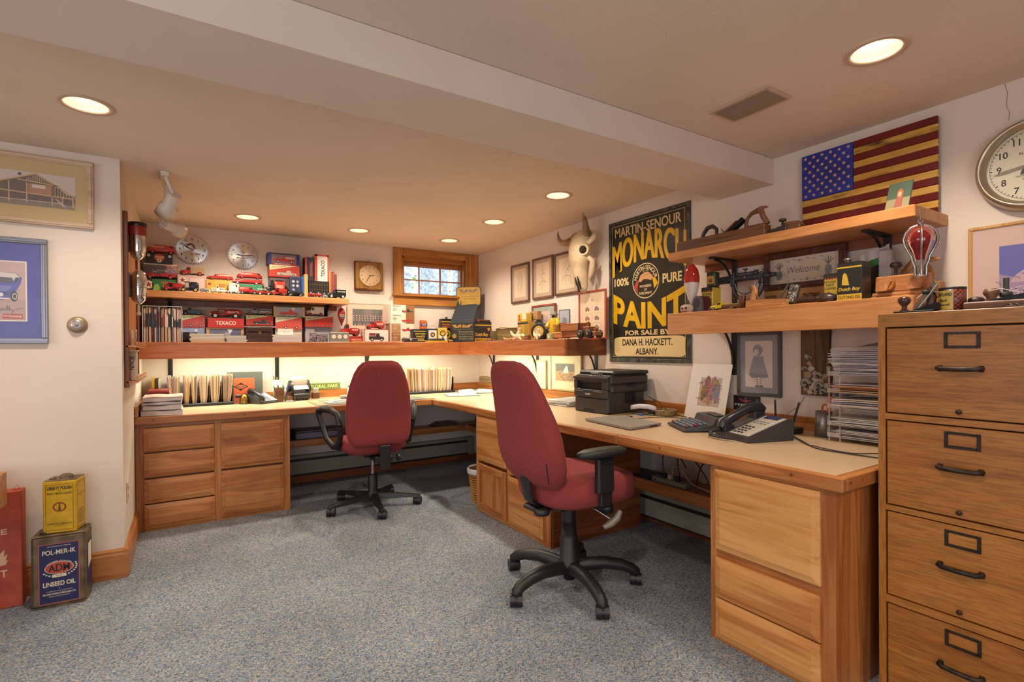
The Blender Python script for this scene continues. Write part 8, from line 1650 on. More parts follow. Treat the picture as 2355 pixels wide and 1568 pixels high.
cable('white_cable','white cord along the splashboard behind the router',[(2.70,on8(880,1190)[1],ZD+.003),on8(960,1205),on8(1160,1222)],.0035,'c8c0c0');cable('grey_wire','grey wire hanging down the wall beside the shell board',[(2.722,at(*D8(1030,840),X=2.722).y,at(*D8(1030,840),X=2.722).z),(2.715,at(*D8(960,950),X=2.715).y,at(*D8(960,950),X=2.715).z),(2.65,at(*D8(860,1020),X=2.65).y,at(*D8(860,1020),X=2.65).z),(2.56,at(*D8(775,1095),X=2.56).y,at(*D8(775,1095),X=2.56).z)],.0018,'9a9490')
# metal cup with orange scissors
p=on(D8,1225,1290);hc_=at(*D8(1230,1010),X=p.x).z-ZD;t=thing('metal_cup','grey galvanised cup at the left of the letter trays','cup',(p.x+.02,p.y,ZD));B(C('8a8886',.35,.7)).lathe([(0,0),(.040,0),(.036,hc_),(.033,hc_),(.036,.006),(0,.006)],n=24).obj('cup',t)
cpos=Vector((p.x+.02,p.y,ZD));zs=at(*D8(1290,830),X=p.x).z-ZD
t=thing('scissors','orange-handled scissors standing in the galvanised cup','scissors',cpos,RW);ORP=C('c8582a',.4)
B(STEEL).tube([(-.01,0,.012),(.02,0,hc_)],.004,6,flat=.4).tube([(.0,.004,.012),(.026,.004,hc_)],.004,6,flat=.4).obj('blades',t)
B(ORP).tube([(.018,0,hc_-.01),(.030,0,hc_+.05),(.042,0,zs-.02),(.048,0,zs)],[.008,.010,.009,.006],8).tube([(.035+.018*math.cos(a),0,zs-.028+.02*math.sin(a))for a in[2*PI*k/12 for k in range(12)]],.005,6,closed=True).tube([(.006+.014*math.cos(a),0,hc_+.012+.022*math.sin(a))for a in[2*PI*k/12 for k in range(12)]],.005,6,closed=True).obj('handles',t)
# stacked acrylic letter trays full of papers
pf=on(D8,1285,1335);TXf=pf.x;TYl=pf.y;TWd=.335;
ACR=C('dcd8d4',.08,0,.28)
lev=[at(*D8(1300,v),X=TXf).z-ZD for v in(1285,1155,960,790,600)]
t=thing('letter_trays','five stacked clear letter trays at the right end of the desk','letter tray',(TXf,TYl,ZD),RW)
top=at(*D8(1290,480),X=TXf).z-ZD
for z in lev:B(ACR).box(0,0,z-.004,TWd,.195,z,.001).box(0,0,z,.003,.195,z+.04).box(TWd-.003,0,z,TWd,.195,z+.04).box(.0,.0,z,TWd*.16,.002,z+.018).obj('tray',t)
for x,y_ in((.004,.004),(.05,.004),(.004,.19),(TWd-.006,.004),(TWd-.006,.19)):B(ACR).box(x,y_,0,x+.005,y_+.005,top*.97).obj('support_post',t)
base_=(TXf,TYl,ZD);rpp=random.Random(17)
spec=[(0,5,.034,['8a7468','d0c8c0','c8c4c8','c87a50']),(1,5,.036,['d8d4cc','c4c49a','d8d4d0','b0b0b0']),(2,5,.044,['d0ccd8','d8d0c8','c4c0d0','e0dcd8']),(3,6,.040,['cfae8c','d8bc9c','d8d0d4','c8885a']),(4,22,.125,['d8d4dc','c8c4d4','e0dcdc','d4c8c0','b8b4c0'])]
for li,n,hh,cl in spec:
 z=lev[li]+.0008
 for k in range(n):
  dx=rpp.uniform(.008,.035)-(.012 if li==4 and k>8 else 0);dy=rpp.uniform(-.018,.02);th=hh/n*.55;a_=rpp.uniform(-.02,.02);lift=rpp.uniform(.0,hh/n*.45)
  b=B(C(rpp.choice(cl),.8));x1_=min(TWd-.006,dx+.28)
  b.rings([[(x,y_+dy,z+zz+lift*math.sin(f*PI*rpp.uniform(.8,1.2)))for y_,zz in((.004,0),(.18,0),(.18,th),(.004,th))]for x,f in((dx,.0),(dx+(x1_-dx)*.33,.4),(dx+(x1_-dx)*.66,.6),(x1_,0))],smooth=False)
  o=b.obj('paper_sheaf',None,base_,(0,0,RW+a_*.3));tag(o,'paper sheaf, %s from the bottom, in the %s clear letter tray'%(nth(k+1),['lowest','second lowest','middle','second highest','top'][li]),'paper','papers in the %s letter tray'%['lowest','second','middle','fourth','top'][li]);z+=hh/n
p=at(*D8(1720,380),X=TXf+.08);o=B(C('a8a0a8',.8)).add([(-.09,-.07,0),(.08,-.06,.006),(.07,.08,.03),(-.06,.07,.02),(-.09,-.07,.001),(.08,-.06,.007),(.07,.08,.031),(-.06,.07,.021)],[(0,3,2,1),(4,5,6,7),(0,1,5,4),(1,2,6,5),(2,3,7,6),(3,0,4,7)]).obj('loose_sheet',None,(TXf+.10,1.03,ZD+lev[4]+.129),(0,0,RW));tag(o,'grey folded sheet on the very top of the letter trays','paper')
# rolled paper in the middle tray
o=B(C('c8c4dc',.7)).rings([[((.022+.012*k/20*.0+.010*math.cos(a)*1.8),y_,.016+.014*math.sin(a))for k,a in enumerate([2*PI*i/20 for i in range(20)])]for y_ in(.0,.2)],cap=False).obj('rolled_sheet',None,(TXf-.002,TYl-.02,ZD+lev[2]+.0455),(0,0,RW));tag(o,'curled blue-white sheet in the middle letter tray','paper')
# ------------------------------------------------------------------ under the desk
UZ=.4155
p=at(700,1000,Y=4.73)
for k,(h,col,l)in enumerate(((.012,'6a6470','thin pad under the thick binder on the left under-desk shelf'),(.062,'2a2630','thick black binder on the under-desk shelf at left'),(.008,'4a3a30','dark magazine on the thick black binder'))):
 z0=UZ+sum((.0128,.0628,.0088)[:k]);x0=at(678,1000,Y=4.74).x+(.0 if k else.02);b=B(C(col,.5)).box(x0,4.735,z0,x0+.40,4.96,z0+h*.12).box(x0,4.735,z0+h*.88,x0+.40,4.96,z0+h).box(x0,4.735,z0,x0+.012,4.96,z0+h).m(C('8a8494',.8)).box(x0+.012,4.74,z0+h*.12,x0+.395,4.95,z0+h*.88);tag(b.obj('binder' if k==1 else 'magazine'),l,'binder' if k==1 else 'magazine')
x0=at(1005,975,Y=4.74).x
for k,(w,col,l,dy)in enumerate(((.42,'2a2a4a','navy folder on the under-desk shelf near the corner',.0),(.36,'5a5648','tan magazine on the navy folder under the desk corner',.01),(.30,'6a3a34','reddish magazine on the pile under the desk corner',.02))):tag(B(C(col,.5)).box(x0+.03*k,4.73+dy,UZ+.0125*k,x0+.03*k+w*.55,4.95,UZ+.0125*k+.012,.001).obj('magazine'),l,'magazine')
tag(B(C('0e0d0e',.9)).rings([[(2.50+x,yy,UZ+.085+z)for x,z in sell(.11*k,.083*k,18,3)]for yy,k in((3.95,.5),(4.0,.9),(4.15,1),(4.4,.95),(4.52,.7),(4.56,.3))]).obj('black_bag'),'black soft bag on the under-desk shelf in the dark corner','bag')
# waste basket
p=at(1084,1085,Y=3.50);bx_,by_=1.79,3.60
rb_=.105;ztop=.29
q=at(1080,1078,Y=3.60);t=thing('waste_basket','wicker waste basket with a white liner beside the middle pedestal','basket',(q.x+.115,3.58,0));hB_=q.z;WK=noisy('waste_wicker','8a5a1e','c48a3a',60,.6,.6);b=B(WK)
for k in range(13):z=.008+(hB_-.02)*k/12;r_=.088+.03*k/12;b.tube([(r_*math.cos(a),r_*math.sin(a),z)for a in[2*PI*i/24 for i in range(24)]],.0085,6,closed=True)
for k in range(16):a=2*PI*k/16;b.tube([(.086*math.cos(a),.086*math.sin(a),.004),(.12*math.cos(a),.12*math.sin(a),hB_-.01)],.005,5)
b.lathe([(0,.001),(.085,.001),(.085,.006),(0,.006)],n=20);b.obj('basket',t)
B(C('c8c4cc',.4)).lathe([(.100,hB_-.06),(.116,hB_-.01),(.125,hB_+.006),(.133,hB_-.005),(.130,hB_-.035)],n=28,cap=False).obj('liner',t)
# power strip and cables on the right under-desk shelf
UR=.3505
p=at(1560,1100,Z=UR)
a,c=at(1492,1107,Z=UR),at(1580,1120,Z=UR);t=thing('power_strip','pale power strip on the cable shelf under the right desk','power strip',(2.50,at(1535,1110,X=2.50).y,UR),RW);B(C('8e8678',.5)).box(-.13,0,0,.13,.055,.035,.006).m(C('1c1a1a')).cyl((-.10,-.001,.018),(-.10,.002,.018),.006,n=10).obj('housing',t)
for x in(-.05,0,.06):B(BLACKP if x!=0 else C('b8b0a0',.5)).box(x-.012,.012,.0352,x+.012,.04,.065,.004).obj('plug',t)
yps=at(1535,1110,X=2.50).y
for k,(pts,r,col,l)in enumerate((([(0.05,.06),(.06,.16),(-.02,.22),(-.12,.12)],.004,'161414','black cable looping up from the left plug under the right desk'),([(-.06,.06),(-.05,.17),(-.14,.19),(-.24,.10),(-.28,.02)],.004,'161414','black cable arching over the power strip under the desk'),([(0,.06),(.0,.10),(-.06,.10),(-.14,.03),(-.26,.012)],.004,'b8a888','cream cable from the power strip to the right under the desk'),([(-.16,.01),(-.2,.14),(-.26,.16),(-.31,.05)],.0035,'161414','thin black cable near the right pedestal under the desk'),([(-.2,.012),(-.25,-.005),(-.3,.008)],.004,'c0b49a','cream cable loop at the right end of the cable shelf'))):
 cable('cable',l,[(2.53+.01*k,yps+a_,UR+.005+max(b_,.0))for a_,b_ in pts],r,col)
tag(B(C('2c282a',.5)).box(2.49,yps+.16,UR,2.70,yps+.44,UR+.006,.001).m(C('b0a8a4',.6)).box(2.489,yps+.16,UR+.002,2.70,yps+.44,UR+.004).obj('magazine'),'dark magazine lying on the cable shelf under the right desk','magazine')
# ------------------------------------------------------------------ tools and tins on the right wall shelves
R5=lambda u,v:(1520+u/3.1353,240+v/3.1353)
R6=lambda u,v:(1990+u/3.0164,260+v/3.0164)
ZT,ZR,ZF=TZ1+.0004,RZ1+.0004,FH+.0004
def ry(u,v,X,zm=R5):return at(*zm(u,v),X=X)
def tote(b,x,z,s,fl=1.35):
 """closed saw-type handle: a flattened loop with a horn at its top"""
 P=[(-.05,.004),(-.052,.035),(-.045,.07),(-.022,.1),(.012,.112),(.036,.098),(.042,.068),(.056,.036),(.066,.004)]
 V=lambda L:[(x+p*s*fl,0,z+q*s)for p,q in L]
 b.tube(V(P),[s*r for r in(.018,.014,.013,.014,.019,.021,.02,.019,.022)],10,flat=.75,up=(0,1,0));b.tube(V([(.012,.114),(.036,.124),(.056,.126),(.072,.120)]),[s*r for r in(.018,.015,.009,.003)],10,flat=.75,up=(0,1,0));b.tube(V([(-.05,.006),(.066,.006)]),.012*s,8)
 return b
# long jointer plane on the plank
XP=2.44
a,c=ry(112,1020,XP),ry(745,930,XP);L=a.y-c.y
t=thing('jointer_plane','long dark wooden plane with two handles on the upper plank','plane',(XP+.03,a.y,ZT),RW);zb=.062;OW=oldwood('x')
B(OW).box(0,-.03,0,L,.03,zb,.003).obj('plane_body',t)
s_=(ry(660,762,XP).z-ZT-zb)/.112
xt=a.y-ry(655,850,XP).y;tote(B(oldwood('z')),xt,zb-.001,s_).obj('rear_tote',t)
xf=a.y-ry(330,900,XP).y;b=B(noisy('dark_handle','2c1e18','43302a',20,.4));sf=s_*.72
b.tube([(xf-.10*sf,0,zb),(xf-.08*sf,0,zb+.05*sf),(xf-.03*sf,0,zb+.10*sf),(xf+.03*sf,0,zb+.105*sf),(xf+.08*sf,0,zb+.065*sf),(xf+.08*sf,0,zb)],[.010,.011,.012,.012,.010,.009],8).obj('front_grip',t)
xi=a.y-ry(440,945,XP).y;x2=a.y-ry(575,820,XP).y;zi=ry(575,820,XP).z-ZT
B(C('2a2a2c',.4,.6)).tube([(xi+.02,0,zb-.005),(x2,0,zi)],.018,4,flat=.16).obj('plane_iron',t);B(OW).tube([(xi,0,zb-.005),(x2-.035,0,zi-.008)],.015,4,flat=.4).obj('wedge',t);B(C('2a2a2c',.4,.6)).tube([(xi-.002,.0,zb),(xi-.03,.0,zb+.032)],[.004,.001],6).obj('adjusting_spike',t)
a,c=ry(745,915,XP+.02),ry(1000,860,XP+.02);L=a.y-c.y
t=thing('plough_plane','low wooden and iron moulding plane on the plank, left of the flag','plane',(XP+.06,a.y-.006,ZT),RW);B(OW).box(0,-.03,0,L-.012,.02,.034,.004).prism([(L*.38,.03),(L*.95,.03),(L*.85,.052),(L*.5,.056)],-.02,.016,'xz').obj('plane_body',t);B(C('4a4440',.4,.7)).box(L*.02,-.038,.004,L*.35,-.03,.03,.002).box(L*.33,-.042,.01,L*.6,-.028,.036,.003).lathe([(.006,.03),(.006,.058),(.016,.06),(.018,.066),(.014,.072),(0,.073)],(L*.47,-.03,0),n=16).obj('iron_fence',t)
# snapshot leaning before the flag
a,c=ry(1605,752,2.47),ry(1782,715,2.47);w=a.y-c.y;h=ry(1700,590,2.52).z-ZT
t=thing('snapshot','snapshot of a red-haired person outdoors leaning before the wooden flag','photograph',(2.47,a.y,ZT),RW);t.rotation_euler=(-.42,.0,RW);hh_=ry(1830,525,2.53).z-ZT;B(C('3a3a38',.3)).box(0,0,0,w,.003,hh_*1.04).obj('backing',t)
l=B(C('4a5a4a',.3)).rect(.002,hh_*.45,w-.002,hh_*1.03,-.0005).m(C('857a56')).rect(.002,.002,w-.002,hh_*.45,-.0005).m(C('8a4a3a')).shape([(w*.36,.004),(w*.72,.004),(w*.68,hh_*.5),(w*.5,hh_*.58),(w*.42,hh_*.45)],-.0008).m(C('a05434')).shape(ell(w*.54,hh_*.62,w*.13,hh_*.17),-.001).m(C('c89a80')).shape(ell(w*.53,hh_*.6,w*.07,hh_*.09),-.0012);l.obj('image',t)
# hanging red and white balloon
p=ry(222,1300,2.43);t,H=balloon('red and white balloon ornament hanging from the left end of the plank',2.43,p.y,TZ0-.001-.012,ry(222,1465,2.43).z,.043,C('a82c24',.08),C('cdbfb6',.35))
# small skull, sharpener, yellow truck
def rX(u0,v0,u1,X,zm=R5,z0=None):a,c=ry(u0,v0,X,zm),ry(u1,v0,X,zm);return a.y,a.y-c.y,(a.z+c.z)/2-(ZR if z0 is None else z0)
y0,w,h=rX(132,1442,218,2.385);t=thing('carved_skull','tiny painted animal skull at the left end of the tool shelf','ornament',(2.40,y0,ZR),RW)
B(C('b89a84',.6)).rings([[(w/2+x*k,y_*k,z)for x,y_ in sell(w/2,.022,16,2.6)]for k,z in((.7,0),(.95,h*.25),(1,h*.6),(.85,h*.9),(.4,h))]).obj('cranium',t);B(C('4a2a20',.6)).ball((w*.3,-.018,h*.55),(w*.12,.006,h*.16),10,6).ball((w*.62,-.019,h*.55),(w*.12,.006,h*.16),10,6).m(C('8a4a30',.6)).box(w*.2,-.022,h*.1,w*.7,-.012,h*.25,.003).obj('face_markings',t)
y0,w,h=rX(216,1378,322,2.40);t=thing('pencil_sharpener','grey and maroon crank pencil sharpener on the tool shelf','sharpener',(2.41,y0,ZR),RW-.25)
arch=[(0,0)]+[(w*.42+w*.42*math.cos(a),h*.55+h*.45*math.sin(a))for a in[PI-PI*k/10 for k in range(11)]]+[(w*.84,0)]
B(C('5a5e64',.4,.4)).prism(arch,.0,.012).obj('front_case',t);B(C('4a1c20',.35)).prism([(x*1.0+.002,z*.99)for x,z in arch],.012,.06).obj('receptacle',t)
b=B(C('3a2a2c',.4)).disc(w*.42,h*.56,w*.28,-.001).m(C('1a1618'));[b.disc(w*.42+w*.18*math.cos(a),h*.56+w*.18*math.sin(a),w*.05,-.0014,10)for a in[2*PI*k/7 for k in range(7)]];b.disc(w*.42,h*.56,w*.07,-.0014).obj('hole_guide',t)
y0,w,h=rX(325,1420,535,2.375);t=vehicle('toy_pickup_truck','yellow toy truck with wooden bed sides on the tool shelf','toy vehicle',0,w*.98,0,0,h*1.02,'pickup',c1=C('c8b01a',.35),c2=oldwood('x'),hub=C('8a8684',.3,.5),d=-1)
t.location=(2.375+.035,y0-w/2,ZR);t.rotation_euler=(0,0,RW)
# small tins
def tinX(u0,v0,u1,X,dep,base,label,art,z0=None,lid='26241f',zm=R5,name='tin',spout=None):
 y0,w,h=rX(u0,v0,u1,X,zm,z0);z0=ZR if z0 is None else z0;t=thing(name,label,'tin',(X,y0,z0),RW)
 B(C(base,.35)).box(0,0,0,w,dep,h,.004).m(C(lid,.35,.3)).box(.002,.002,h-.003,w-.002,dep-.002,h+.002,.002).obj('tin_body',t)
 l=B();art(l,w,h,-.0006);l.obj('printed_face',t)
 if spout:B(C('9a9488',.3,.8)).lathe([(.012,0),(.012,.012),(.015,.013),(.015,.022),(0,.022)],(w*.25,dep*.5,h+.002),n=16).obj('spout_cap',t)
 return z0+h+.0026
def aRut(l,w,h,y):
 l.m(C('28261e')).rect(0,h*.88,w,h,y);[l.m(C('a83a2a' if k%2 else '28261e')).rect(w*k/10,h*.82,w*(k+1)/10,h*.88,y)for k in range(10)]
 l.m(C('28261e')).text('RUTLAND',w*.5,h*.73,y,h*.08,w*.84,.02).text('PAINT',w*.5,h*.62,y,h*.08,w*.6,.02).text('CLEANER',w*.5,h*.51,y,h*.08,w*.84,.02)
 l.m(C('3a4a2a')).shape([(w*.06,.004),(w*.6,.004),(w*.5,h*.2),(w*.2,h*.26),(w*.06,h*.2)],y-.0002).m(C('c89a78')).shape(ell(w*.38,h*.3,w*.12,h*.07),y-.0004).m(C('2a2018')).shape(ell(w*.38,h*.35,w*.14,h*.04),y-.0005).m(C('c89a78')).shape(ell(w*.76,h*.18,w*.1,h*.06),y-.0004)
zz=tinX(292,1320,372,2.46,.075,'c0a03a','yellow and black cleaner tin behind the pencil sharpener',aRut)
tinX(327,1212,388,2.47,.045,'3a3a2c','small dark green tin on the cleaner tin, under the plank',lambda l,w,h,y:(l.m(C('a88a3a')).rect(w*.1,h*.2,w*.9,h*.75,y).m(C('8a3a2c')).rect(w*.3,h*.3,w*.7,h*.55,y-.0002)),z0=zz)
# surveyor's transit level
y0,w,h=rX(388,1230,795,2.52);t=thing('transit_level','grey iron surveyor level with brass knobs on the tool shelf','instrument',(2.56,y0,ZR),RW);TG=noisy('grey_iron','3c3e46','585a62',30,.4,.1,metal=.6);zt_l=ry(590,1245,2.52).z-ZR;xc=w*.52
B(TG).cyl((w*.0,0,zt_l),(w*.18,0,zt_l),.021,n=18).cyl((w*.18,0,zt_l),(w*.82,0,zt_l),.017,n=18).cyl((w*.80,0,zt_l),(w*.92,0,zt_l),.014,.016,n=18).cyl((w*.92,0,zt_l),(w,0,zt_l),.009,.012,n=14).obj('telescope',t)
b=B(TG).tube([(xc+.085*math.cos(a),0,zt_l-.03+.085*math.sin(a)*1.1-.0)for a in[PI+.0+PI*k/14 for k in range(15)]],.014,8,flat=.7).box(xc-.095,-.016,zt_l-.04,xc-.07,.016,zt_l+.022,.004).box(xc+.07,-.016,zt_l-.04,xc+.095,.016,zt_l+.022,.004);b.box(xc-.06,-.014,zt_l+.008,xc+.06,.014,zt_l+.03,.005).obj('yoke',t)
B(C('8a8a86',.35,.7)).tube([(xc+.06*math.cos(a),-.018,zt_l-.028+.06*math.sin(a))for a in[PI+PI*k/14 for k in range(15)]],.005,6,flat=.6).obj('vertical_arc',t)
B(TG).lathe([(.055,0),(.055,.012),(.03,.02),(.024,zt_l-.11),(.0,zt_l-.11)],(xc,0,0),n=24).obj('foot',t)
for x,z in((xc-.01,zt_l+.03),(w*.82,zt_l+.016),(w*.68,zt_l+.016)):B(C('6a6258',.4,.7)).lathe([(.004,0),(.004,.012),(.012,.013),(.012,.02),(0,.021)],(x,0,z),n=14).obj('adjusting_knob',t)
B(C('6a6258',.4,.7)).ball((xc+.0,-.02,zt_l-.0),.012,10,8).obj('clamp_knob',t)
# moulding block, coffin plane, photo, spokeshave and lens
y0,w,h=rX(538,1372,640,2.43);t=thing('wooden_block','plain brown wooden roller block left of the small coffin plane','block',(2.45,y0,ZR),RW);B(oldwood('z')).box(0,0,0,w*.42,.06,h,.004).lathe([(0,0),(w*.25,0),(w*.27,h*.5),(w*.25,h*.98),(0,h)],(w*.7,.02,0),n=18).obj('block',t)
y0,w,h=rX(608,1385,900,2.385);PW=planewood('x');t=thing('coffin_plane','small light beech hand plane with a curled horn on the tool shelf','plane',(2.415,y0,ZR),RW);hb=h*.82
B(PW).prism([(0,0),(w,0),(w,hb*.72),(w*.86,hb*.8),(w*.2,hb),(0,hb*.92)],-.028,.028).box(-.0,-.034,.0,w*.95,.034,hb*.35,.004).obj('plane_body',t);zt0=ry(660,1300,2.40).z-ZR
B(planewood('z')).tube([(w*.12,0,hb*.8),(w*.13,0,hb*1.1),(w*.17,0,zt0*.8),(w*.13,0,zt0)],[.018,.016,.014,.004],10).obj('front_horn',t);B(oldwood('z')).tube([(w*.28,0,hb*.9),(w*.02,0,zt0*.92)],.016,4,flat=.4).obj('wedge',t);B(C('5a5450',.35,.7)).tube([(w*.75,.0,hb*.75),(w*.98,0,zt0*.86)],.017,4,flat=.3).obj('plane_iron',t)
y0,w,h=rX(880,1440,965,2.40);t=thing('photo_frame','tilted black-framed photograph on the tool shelf beside the beech plane','picture',(2.405,y0,ZR),RW);zt0=ry(990,1275,2.44).z-ZR;t.rotation_euler=(-.2,.16,RW);wph=w*1.0;B(C('1c1a1a',.3)).box(0,0,.014,wph,.006,zt0,.002).obj('frame',t);l=B(C('6a6258',.3)).rect(.006,.02,wph-.006,zt0-.008,-.0006);sketch(l,-.001,C('b8b0a0'),wph/2,zt0/2,wph*.7,zt0*.7,26,.004,81);sketch(l,-.0012,C('2a2826'),wph/2,zt0/2,wph*.7,zt0*.7,26,.005,82);l.obj('picture',t);B(C('1c1a1a',.3)).box(.02,.004,.0,.03,.05,.018).obj('easel_foot',t)
y0,w,h=rX(935,1385,1260,2.40);t=thing('carpenters_trowel','dark wooden-handled oval paddle lying on the tool shelf','tool',(2.42,y0-.01,ZR),RW);w-=.012
B(C('3c2822',.4)).tube([(0,0,.02),(w*.25,0,.022),(w*.52,0,.02)],[.012,.014,.012],10).obj('handle',t);B(C('4a3c36',.35,.4)).rings([[(w*.74+x*k,y_*k,z)for x,y_ in sell(w*.25,.035,24,2)]for k,z in((.6,.0),(.96,.012),(1,.02),(.9,.032),(.4,.042))]).obj('oval_head',t)
a,c=ry(745,1330,2.62),ry(1178,1330,2.62);
t=thing('folding_rule','long tan wooden rule standing on edge behind the tools','rule',(2.62,a.y,ZR),RW);wl=a.y-c.y;hr=max(.03,ry(950,1330,2.62).z-ZR);B(C('b08a54',.5)).box(0,0,0,wl,.01,hr,.002).obj('rule',t);l=B(C('2a2018',.5)).text('CRAFTSMAN',wl*.80,hr*.52,-.0006,hr*.4,wl*.28,.03);[l.rect(wl*k/40,0,wl*k/40+.001,hr*(.3 if k%2 else.16),-.0006)for k in range(1,40)];l.text('CREATIVE',wl*.12,hr*.55,-.0006,hr*.4,wl*.2,.02).obj('markings',t)
zz=tinX(1172,1222,1272,2.50,.07,'c0a03a','yellow and black cleaner tin left of the tall black oil can',aRut)
def aOil(l,w,h,y):
 l.m(C('c09a2a')).rect(0,h*.86,w,h*.90,y).rect(0,0,w,h*.17,y).m(C('24221e')).text('CUTTING OIL',w*.5,h*.085,y-.0002,h*.075,w*.9,.02).m(C('c8a030')).text('Dutch Boy',w*.5,h*.29,y,h*.12,w*.86,.03,skew=.2).shape([(w*.2,h*.42),(w*.5,h*.40),(w*.46,h*.55),(w*.4,h*.7),(w*.3,h*.74),(w*.24,h*.66)],y)
tinX(1268,1140,1448,2.40,.085,'23231f','tall black and yellow oil can in the middle of the tool shelf',aOil,spout=True)
# shop bag of white, green and black
y0,w,h=rX(1445,1130,1670,2.62);t=thing('shopping_bag','crumpled white bag with green and black bands behind the oil can','bag',(2.60,y0,ZR),RW);zt0=ry(1600,1060,2.64).z-ZR
rbag=random.Random(6)
def bagrow(z0,z1,mat,b):
 b.m(mat);n=10;vs=[]
 for z in(z0,z1):
  for i in range(n+1):f=i/n;vs.append((w*f*.98,-.012*math.sin(f*9+z*20)-.004*math.sin(f*23),z+(f*.035 if z>.02 else 0)))
 b.add(vs,[(i,i+1,n+2+i,n+1+i)for i in range(n)],True)
b=B();WB=C('c4c0c0',.4)
bagrow(0,.02,C('1e6a3a',.4),b);bagrow(.02,zt0*.62,C('1c1a20',.4),b);bagrow(zt0*.62,zt0*.76,C('1f7a3c',.4),b);bagrow(zt0*.76,zt0*.95,WB,b);b.m(WB).box(0,.03,0,w*.98,.05,zt0*.8,.004).box(w*.6,-.01,zt0*.4,w*1.02,.03,zt0*1.02,.01);b.obj('bag_sheet',t)
l=B(C('d0ccc8',.5)).text('JOHN',w*.36,zt0*.33,-.02,zt0*.05,w*.2,.02).shape([(w*.06,zt0*.28),(w*.14,zt0*.28),(w*.2,zt0*.34),(w*.17,zt0*.40),(w*.1,zt0*.38),(w*.06,zt0*.36)],-.02).m(C('1c1a20')).shape([(w*.08,zt0*.31),(w*.13,zt0*.31),(w*.16,zt0*.35),(w*.11,zt0*.36)],-.0204);l.obj('print',t)
# plough plane with screw arms and the two totes behind
y0,w,h=rX(1492,1235,1900,2.48);t=thing('plough_plane','light wooden plough plane with turned screw arms on the tool shelf','plane',(2.535,y0,ZR),RW);zt0=ry(1600,1235,2.50).z-ZR;zmid=ry(1600,1355,2.50).z-ZR
B(planewood('x')).box(w*.04,-.01,zmid*.95,w,.025,zt0,.006).obj('stock',t);B(planewood('x')).box(0,-.035,0,w,.045,zmid*.5,.003).box(w*.02,-.03,zmid*.5,w*.98,.03,zmid*.95,.003).obj('fence',t)
for f in(.27,.83):
 b=B(planewood('y')).lathe([(.030,-.028),(.032,-.022),(.032,-.014),(.026,-.008)],(w*f,0,zt0*.66),'y',20).lathe([(.014,-.06),(.014,-.02)],(w*f,0,zt0*.66),'y',14);b.prism([(w*f-.022,zt0*.34),(w*f+.018,zt0*.34),(w*f+.03,zt0*.62),(w*f+.035,zt0*.72),(w*f-.018,zt0*.72)],-.066,-.048);b.obj('screw_arm',t)
B(C('4a4440',.4,.6)).lathe([(.006,0),(.006,.03),(.02,.036),(.022,.046),(.016,.054),(0,.056)],(w*.40,.005,zt0),n=16).obj('depth_knob',t)
y1,w1,_=rX(1725,1200,1845,2.60);t=thing('plane_handle','light wooden plane with a scrolled tote behind the plough plane','plane',(2.63,y1+.02,ZR),RW);zt1=ry(1790,1125,2.60).z-ZR;y2=ry(2010,1150,2.60).y;W2=y1-y2
B(planewood('x')).box(-.02,-.03,0,W2+.02,.03,zt1*.42,.004).obj('plane_body',t);B(planewood('z')).tube([(.0,0,zt1*.42),(.02,0,zt1*.7),(.055,0,zt1*.95),(.08,0,zt1*.98),(.085,0,zt1*.85)],[.02,.022,.024,.02,.008],8,flat=.5).obj('front_tote',t)
B(planewood('z')).tube([(W2-.03,0,zt1*.40),(W2-.015,0,zt1*.6),(W2-.03,0,zt1*.8),(W2-.055,0,zt1*.93),(W2-.02,0,zt1*.985),(W2+.012,0,zt1*.98)],[.026,.02,.018,.018,.012,.004],8,flat=.5).obj('rear_tote',t)
# hanging glass fire grenade
p=ry(1872,1000,2.42);zt0=TZ0-.001;zlo=ry(1872,1250,2.42).z;H=zt0-zlo;r_=abs(ry(1762,950,2.42).y-ry(1980,950,2.42).y)/2
t=thing('fire_grenade','red glass bulb in a silver frame hanging from the plank at right','ornament',(2.42,p.y,zlo));zf=lambda v:ry(1872,v,2.42).z-zlo
prof=[(r_*.12,zf(875)),(r_*.5,zf(885)),(r_*.86,zf(920)),(r_,zf(965)),(r_*.93,zf(1005)),(r_*.7,zf(1055)),(r_*.48,zf(1095)),(r_*.42,zf(1130))]
RG=C('8c1c1c',.06,0,1,0,.55);B(RG).lathe(prof,n=28,cap=False).obj('red_bulb',t);B(C('b8b0ac',.1,.6,.75)).lathe([(r_*.43,zf(1095)),(r_*.43,zf(1140)),(r_*.25,zf(1165)),(r_*.24,zf(1240)),(0,zf(1250))],n=24,cap=False).obj('glass_neck',t)
b=B(C('b0aaa4',.25,.9))
for a in(0,PI/2,PI,3*PI/2):b.tube([(math.cos(a+.4)*(rr+.003),math.sin(a+.4)*(rr+.003),z)for rr,z in prof+[(r_*.27,zf(1165)),(r_*.26,zf(1235))]],.007,4,flat=.35)
b.lathe([(r_*.30,zf(1225)),(r_*.34,zf(1230)),(r_*.34,zf(1245)),(r_*.2,zf(1252))],n=20);b.obj('metal_straps',t)
B(STEEL).tube([(0,0,zf(875)),(0,0,zf(850))],.003,6).tube([(0,.008*math.sin(a),zf(840)+.010*math.cos(a))for a in[2*PI*k/12 for k in range(10)]],.002,6).cyl((0,0,zf(832)),(0,0,H-.0005),.0022,n=6).obj('hook',t)
